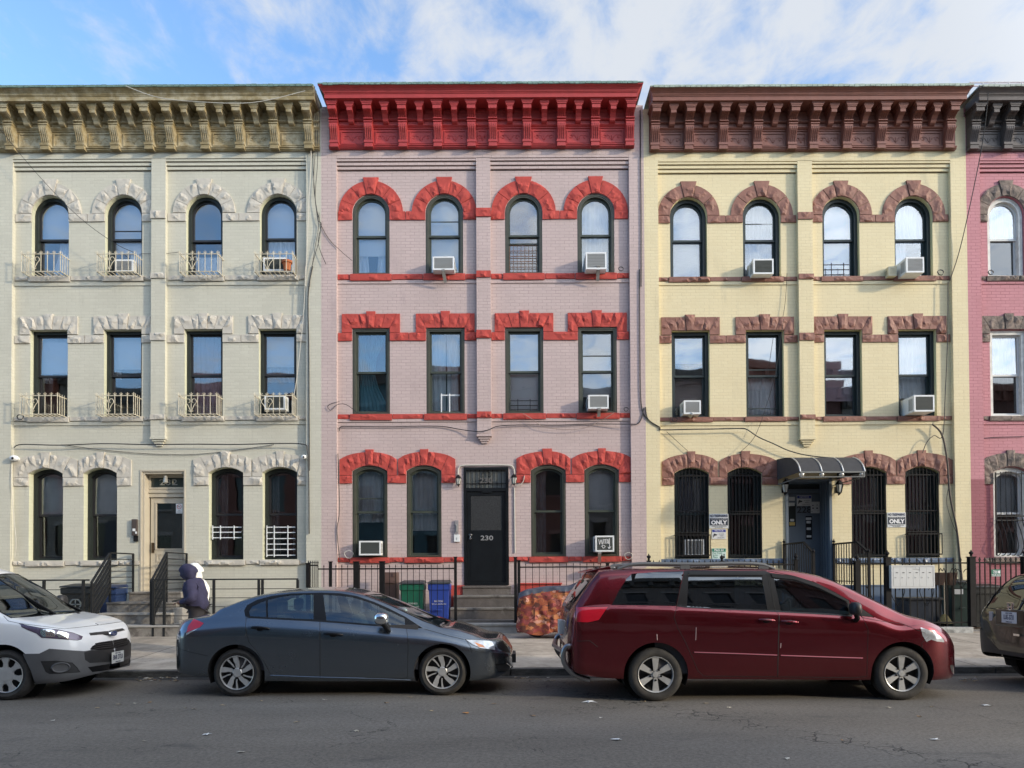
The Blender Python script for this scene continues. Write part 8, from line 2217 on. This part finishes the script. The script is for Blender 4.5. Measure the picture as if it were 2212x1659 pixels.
    for hp, kn, an, toe in legs: skin('shoe', [tuple(Vector(an)-Vector((0, 0, .01))), tuple((Vector(an)+Vector(toe))/2-Vector((0, 0, .015))), toe], [(0, 1), (1, 2)], [.055, .05, .038], M['shoe'], r)
    return r
M_skin = pbr('brown_skin', (.22, .11, .07), .5); M_navy = pbr('navy_jacket_cloth', (.024, .023, .060), .85, var=.25, vscale=9, bump=.3, bscale=70); M_wh = pbr('white_hoodie_cloth', (.80, .79, .74), .9, var=.05, vscale=8, bump=.2, bscale=70)
M_dk = pbr('dark_trouser_cloth', (.022, .020, .024), .9, var=.3); M_shoe = pbr('black_shoe', (.03, .03, .03), .5)
zf_ = .21
person('person in navy hooded jacket and dark trousers, back turned, behind the sedan boot', (-5.60, -4.2, 1.00), (-5.66, -4.2, 1.34), (-5.72, -4.2, 1.51), (-5.785, -4.2, 1.605),
    [((-5.67, -4.38, 1.42), (-5.60, -4.44, 1.15), (-5.84, -4.36, 1.10)), ((-5.67, -4.02, 1.42), (-5.64, -3.98, 1.15), (-5.86, -4.06, 1.10))],
    [((-5.61, -4.29, .92), (-5.62, -4.31, .56), (-5.58, -4.31, zf_+.06), (-5.76, -4.32, zf_+.01)), ((-5.60, -4.11, .92), (-5.66, -4.09, .57), (-5.66, -4.09, zf_+.06), (-5.84, -4.09, zf_+.01))],
    dict(skin=M_skin, jacket=M_navy, trousers=M_dk, shoe=M_shoe), (R(-25), R(-8)), 1.06)
person('person in white hooded sweatshirt half hidden behind the person in navy', (-5.810, -3.72, 1.00), (-5.830, -3.72, 1.34), (-5.850, -3.72, 1.51), (-5.875, -3.72, 1.625),
    [((-5.810, -3.90, 1.42), (-5.750, -3.95, 1.16), (-5.730, -3.93, .97)), ((-5.830, -3.53, 1.42), (-5.810, -3.50, 1.16), (-5.890, -3.52, .96))],
    [((-5.810, -3.80, .92), (-5.820, -3.81, .56), (-5.780, -3.81, zf_+.08), (-5.960, -3.82, zf_+.03)), ((-5.810, -3.63, .92), (-5.840, -3.62, .57), (-5.860, -3.62, zf_+.08), (-6.040, -3.62, zf_+.03))],
    dict(skin=M_skin, jacket=M_wh, trousers=M_dk, shoe=M_shoe, glove=M_shoe), (R(-20), R(-4)), 1.0)

# ---- motorcycle under a leaf-camouflage cover
def camo():
    g = NT('leaf_camouflage_cloth'); bs = g.n('ShaderNodeBsdfPrincipled'); bs.inputs['Roughness'].default_value = .75
    tc = g.n('ShaderNodeTexCoord'); nw = g.n('ShaderNodeTexNoise'); nw.inputs['Scale'].default_value = 7; nw.inputs['Detail'].default_value = 4; g.l(tc.outputs['Object'], nw.inputs['Vector'])
    sc = g.n('ShaderNodeVectorMath', operation='SCALE'); g.l(nw.outputs['Color'], sc.inputs[0]); sc.inputs['Scale'].default_value = .16
    ad = g.n('ShaderNodeVectorMath', operation='ADD'); g.l(tc.outputs['Object'], ad.inputs[0]); g.l(sc.outputs[0], ad.inputs[1])
    mp = g.n('ShaderNodeMapping'); mp.inputs['Scale'].default_value = (1, 1, 1.7); mp.inputs['Rotation'].default_value = (0, .4, 0); g.l(ad.outputs[0], mp.inputs[0])
    vo = g.n('ShaderNodeTexVoronoi'); vo.inputs['Scale'].default_value = 9.5; g.l(mp.outputs[0], vo.inputs['Vector']); se = g.n('ShaderNodeSeparateColor'); g.l(vo.outputs['Color'], se.inputs[0])
    cr = g.n('ShaderNodeValToRGB'); cr.color_ramp.interpolation = 'CONSTANT'; e = cr.color_ramp.elements
    cols = [(0, (.16, .025, .02)), (.14, (.32, .085, .03)), (.32, (.23, .04, .035)), (.48, (.38, .14, .05)), (.60, (.09, .025, .015)), (.70, (.40, .12, .09)), (.82, (.26, .06, .02)), (.93, (.50, .25, .19))]
    e[0].position, e[0].color = 0, c4(cols[0][1]); e[1].position, e[1].color = .14, c4(cols[1][1])
    for p, c in cols[2:]: q = e.new(p); q.color = c4(c)
    g.l(se.outputs[0], cr.inputs[0])
    v2 = g.n('ShaderNodeTexVoronoi', feature='DISTANCE_TO_EDGE'); v2.inputs['Scale'].default_value = 6; g.l(mp.outputs[0], v2.inputs['Vector'])
    mr = g.n('ShaderNodeMapRange'); mr.inputs['From Min'].default_value = .05; mr.inputs['From Max'].default_value = .02; mr.inputs['To Max'].default_value = .7; g.l(v2.outputs['Distance'], mr.inputs[0])
    mx = g.n('ShaderNodeMix', data_type='RGBA'); g.l(mr.outputs[0], mx.inputs[0]); g.l(cr.outputs[0], mx.inputs[6]); mx.inputs[7].default_value = (.10, .03, .015, 1)
    g.l(mx.outputs[2], bs.inputs['Base Color']); g.l(bs.outputs[0], g.out.inputs[0]); return g.mat
Yc = -2.25; r = thing('covered_motorcycle', 'motorcycle under an orange leaf camouflage cover behind the minivan', 'motorcycle', (1.0, Yc, .28))
zt_ = pchip([(.10, .95), (.14, 1.16), (.45, 1.27), (.75, 1.31), (1.15, 1.32), (1.35, 1.40), (1.50, 1.50), (1.70, 1.49), (1.85, 1.36), (2.0, 1.1)]); wd = pchip([(.10, .16), (.2, .22), (.8, .24), (1.3, .30), (1.6, .38), (1.85, .30), (2.0, .18)])
XS = [.10+1.90*i/46 for i in range(47)]; NU = 26
def cov(x, t):   # t 0 near hem .. 1 far hem
    z1 = zt_(x); w = wd(x); zb = .36+.03*math.sin(x*9)+.02*mnoise.noise(Vector((x*4, t*3, 1)))
    a = abs(t-.5)*2; s_ = -1 if t < .5 else 1
    if a < .35: y = s_*w*.75*(a/.35); z = z1-.03*(a/.35)**2
    else: q = (a-.35)/.65; y = s_*(w*.75+w*.30*(1-(1-q)**2)); z = z1-.03-(z1-.03-zb)*q
    n = mnoise.noise(Vector((x*3.2, s_*2+a*2, z*1.5)))*.06*min(1, a*1.6)+mnoise.noise(Vector((x*10, a*4, z*5)))*.045
    f = .03*math.sin(x*24+3*math.sin(x*5+z*3))*max(0, (a-.4))
    return (x+.4*n, Yc+y+s_*(abs(n)+f), z)
for nm, t0, t1, mt in (('cover_side', 0, .305, camo()), ('cover_top', .295, .70, pbr('slate_cover_cloth', (.07, .08, .11), .5, var=.2, vscale=8, bump=.2)), ('cover_side', .69, 1, None)):
    if mt is None: mt = bpy.data.materials['leaf_camouflage_cloth']
    m = MB(); k = NU; up = .006 if nm == 'cover_top' else 0
    vs = [tuple(Vector(cov(x, t0+(t1-t0)*j/k))+Vector((0, 0, up))) for x in XS for j in range(k+1)]
    m.add(vs, [(i*(k+1)+j, (i+1)*(k+1)+j, (i+1)*(k+1)+j+1, i*(k+1)+j+1) for i in range(len(XS)-1) for j in range(k)]); m.build(nm, mt, r, smooth=True, fix=False)
for nm, x in (('rear_wheel', .50), ('front_wheel', 1.72)):
    m = MB(); m.lathe([(.20, -.03), (.27, -.055), (.30, 0), (.27, .055), (.20, .03)], 28, (x, Yc, .575), 'Y'); m.build(nm, M_tyre, r, smooth=True)
    m = MB(); m.lathe([(.20, -.02), (.05, -.04), (0, -.04)], 20, (x, Yc, .575), 'Y'); m.build('wheel_disc', M_alloyd, r)
m = MB(); m.box(.45, 1.6, Yc-.07, Yc+.07, .42, .62); m.tube([(.95, Yc-.10, .5), (1.05, Yc-.26, .285)], .012, 6); m.build('frame', M_trim, r)
for p in ('rear_wheel', 'front_wheel'):
    pass

# ---- leaves and scraps on the road
rg = random.Random(77)
M_lf = [pbr('dry_leaf_%d' % i, c, .8, var=.3, vscale=30) for i, c in enumerate(((.34, .26, .16), (.42, .38, .30), (.24, .15, .08), (.45, .42, .36)))]
def leaf(px, py, s, mat, name='leaf', lab='small dry leaf lying on the asphalt in front of the parked cars', cat='leaf', grp='dry leaves scattered on the road', z=0.004):
    x, y = PG(px, py, z); m = MB(); a0 = rg.uniform(0, 6.28); n = 10; vs = [(x, y, z+.012*s/.05)]
    for i in range(n):
        a = a0+2*math.pi*i/n; q = s*(1.0 if i % 2 == 0 else .5)*rg.uniform(.7, 1.1)*(1.3 if i == 0 else 1); vs.append((x+q*math.cos(a), y+q*.7*math.sin(a), z+rg.uniform(.001, .014)))
    m.add(vs, [(0, 1+i, 1+(i+1) % n) for i in range(n)]); m.add([(v[0], v[1], v[2]-.0012) for v in vs], [(0, 1+(i+1) % n, 1+i) for i in range(n)]); return tag(m.build(name, mat, fix=False), lab, cat, grp)
for px, py in ((323, 1518), (293, 1520), (400, 1530), (418, 1532), (565, 1515), (640, 1561), (835, 1519), (887, 1507), (932, 1536), (1067, 1521), (1150, 1529), (1152, 1547), (1298, 1551), (1525, 1520), (1920, 1529), (2012, 1527), (2140, 1525), (1985, 1548), (116, 1557), (313, 1601), (1575, 1529), (770, 1580), (1700, 1640), (1390, 1516), (210, 1530), (520, 1625), (1820, 1600), (700, 1512), (480, 1524), (255, 1522)):
    leaf(px, py, rg.uniform(.022, .045), rg.choice(M_lf))
for k in range(64):
    px = rg.choice([rg.uniform(292, 384), rg.uniform(1110, 1215), rg.uniform(2072, 2110), rg.uniform(300, 384)]); leaf(px, rg.uniform(1463, 1472), rg.uniform(.02, .045), rg.choice(M_lf), lab='small dry leaf caught in the gutter along the kerb', grp='dry leaves in the gutter', z=.006)
leaf(1006, 1541, .055, pbr('orange_leaf', (.45, .20, .05), .8), lab='largest orange brown leaf on the road below the sedan', grp=None)
leaf(446, 1587, .05, pbr('white_scrap', (.55, .56, .56), .8), 'paper_scrap', 'pale scrap of paper on the road below the rear of the sedan', 'litter', None)
leaf(1272, 1517, .10, bpy.data.materials['white_scrap'], 'paper_scrap', 'crumpled white tissue on the road below the gap between sedan and minivan', 'litter', None)
leaf(1333, 1598, .06, bpy.data.materials['white_scrap'], 'paper_scrap', 'white scrap near the middle of the road among long cracks', 'litter', None)
leaf(2020, 1598, .05, bpy.data.materials['white_scrap'], 'paper_scrap', 'pale scrap on the asphalt below the minivan bonnet', 'litter', None)
leaf(2130, 1524, .06, bpy.data.materials['white_scrap'], 'paper_scrap', 'pale scrap on the road near the right edge of the street', 'litter', None)
# ------------------------------------------------------------------ sky, sun, camera
SUN_EL = 16.0; SUN_AZ = 25.0     # sun to the right (+X), a little on the street side (-Y)
sd = Vector((math.cos(R(SUN_EL))*math.cos(R(SUN_AZ)), -math.cos(R(SUN_EL))*math.sin(R(SUN_AZ)), math.sin(R(SUN_EL))))
sl = bpy.data.lights.new('sun', 'SUN'); sl.energy = 2.7; sl.angle = R(3); sl.color = (1.0, .85, .63)
so = bpy.data.objects.new('sun', sl); COL.objects.link(so); so.rotation_euler = sd.to_track_quat('Z', 'Y').to_euler(); so.location = (30, -20, 30)
W = bpy.data.worlds.new('World'); SC.world = W; W.use_nodes = True
t = W.node_tree; t.nodes.clear()
def N(typ, **k):
    n = t.nodes.new(typ)
    for a, b in k.items(): setattr(n, a, b)
    return n
out = N('ShaderNodeOutputWorld'); bg_ = N('ShaderNodeBackground'); bg_.inputs['Strength'].default_value = 0.12
sky = N('ShaderNodeTexSky', sky_type='NISHITA'); sky.sun_disc = False; sky.sun_elevation = R(SUN_EL)
sky.sun_rotation = math.atan2(sd.x, sd.y); sky.altitude = 20; sky.air_density = 1.0; sky.dust_density = .6; sky.ozone_density = 2.0
tc = N('ShaderNodeTexCoord'); sp = N('ShaderNodeSeparateXYZ'); t.links.new(tc.outputs['Generated'], sp.inputs[0])
zz = N('ShaderNodeMath', operation='MAXIMUM'); t.links.new(sp.outputs['Z'], zz.inputs[0]); zz.inputs[1].default_value = .04
dx = N('ShaderNodeMath', operation='DIVIDE'); t.links.new(sp.outputs['X'], dx.inputs[0]); t.links.new(zz.outputs[0], dx.inputs[1])
dy = N('ShaderNodeMath', operation='DIVIDE'); t.links.new(sp.outputs['Y'], dy.inputs[0]); t.links.new(zz.outputs[0], dy.inputs[1])
cb = N('ShaderNodeCombineXYZ'); t.links.new(dx.outputs[0], cb.inputs[0]); t.links.new(dy.outputs[0], cb.inputs[1])
mp = N('ShaderNodeMapping'); mp.inputs['Rotation'].default_value = (0, 0, R(30)); mp.inputs['Scale'].default_value = (1.0, .62, 1); mp.inputs['Location'].default_value = (3.1, 1.7, 0)
t.links.new(cb.outputs[0], mp.inputs[0])
n1 = N('ShaderNodeTexNoise'); n1.inputs['Scale'].default_value = 8.0; n1.inputs['Detail'].default_value = 9; n1.inputs['Roughness'].default_value = .6; n1.inputs['Distortion'].default_value = .25
t.links.new(mp.outputs[0], n1.inputs['Vector'])
n2 = N('ShaderNodeTexNoise'); n2.inputs['Scale'].default_value = 1.3; n2.inputs['Detail'].default_value = 3
t.links.new(mp.outputs[0], n2.inputs['Vector'])
# thicker cloud towards the right
gx = N('ShaderNodeMath', operation='MULTIPLY_ADD'); t.links.new(sp.outputs['X'], gx.inputs[0]); gx.inputs[1].default_value = .42; gx.inputs[2].default_value = .03
s1 = N('ShaderNodeMath', operation='MULTIPLY_ADD'); t.links.new(n2.outputs['Fac'], s1.inputs[0]); s1.inputs[1].default_value = .55; t.links.new(n1.outputs['Fac'], s1.inputs[2])
s2 = N('ShaderNodeMath', operation='ADD'); t.links.new(s1.outputs[0], s2.inputs[0]); t.links.new(gx.outputs[0], s2.inputs[1])
mr = N('ShaderNodeMapRange', interpolation_type='SMOOTHSTEP'); mr.inputs['From Min'].default_value = .59; mr.inputs['From Max'].default_value = 1.03; mr.inputs['To Max'].default_value = .94
t.links.new(s2.outputs[0], mr.inputs['Value'])
CLOUD = (5.0, 5.25, 5.6)
# clouds are brighter towards the sun
sdn = N('ShaderNodeVectorMath', operation='DOT_PRODUCT'); t.links.new(tc.outputs['Generated'], sdn.inputs[0]); sdn.inputs[1].default_value = sd
sgn = N('ShaderNodeMapRange', interpolation_type='SMOOTHSTEP'); sgn.inputs['From Min'].default_value = .2; sgn.inputs['From Max'].default_value = 1.0; sgn.inputs['To Min'].default_value = 1.0; sgn.inputs['To Max'].default_value = 4.0
t.links.new(sdn.outputs['Value'], sgn.inputs['Value'])
cl = N('ShaderNodeVectorMath', operation='SCALE'); cl.inputs[0].default_value = CLOUD; t.links.new(sgn.outputs[0], cl.inputs['Scale'])
skm = N('ShaderNodeVectorMath', operation='MULTIPLY'); t.links.new(sky.outputs[0], skm.inputs[0]); skm.inputs[1].default_value = (2.1, 2.35, 2.6)
mx = N('ShaderNodeMix', data_type='RGBA'); t.links.new(mr.outputs[0], mx.inputs[0]); t.links.new(skm.outputs[0], mx.inputs[6]); t.links.new(cl.outputs[0], mx.inputs[7])
t.links.new(mx.outputs[2], bg_.inputs['Color']); t.links.new(bg_.outputs[0], out.inputs[0])

cd = bpy.data.cameras.new('camera'); co = bpy.data.objects.new('camera', cd); COL.objects.link(co)
co.matrix_world = Matrix.Translation(CAM) @ CAMROT.to_4x4()
cd.sensor_width = 36; cd.sensor_fit = 'HORIZONTAL'; cd.lens = 36*FPX/VW
cd.shift_x = 0; cd.shift_y = (PY0-VH/2)/VW; cd.clip_end = 2000; cd.clip_start = .1
SC.camera = co
SC.view_settings.view_transform = 'Standard'; SC.view_settings.look = 'None'; SC.view_settings.exposure = 0.36; SC.view_settings.gamma = 1
SC.cycles.max_bounces = 8; SC.cycles.transparent_max_bounces = 16; SC.cycles.use_denoising = True
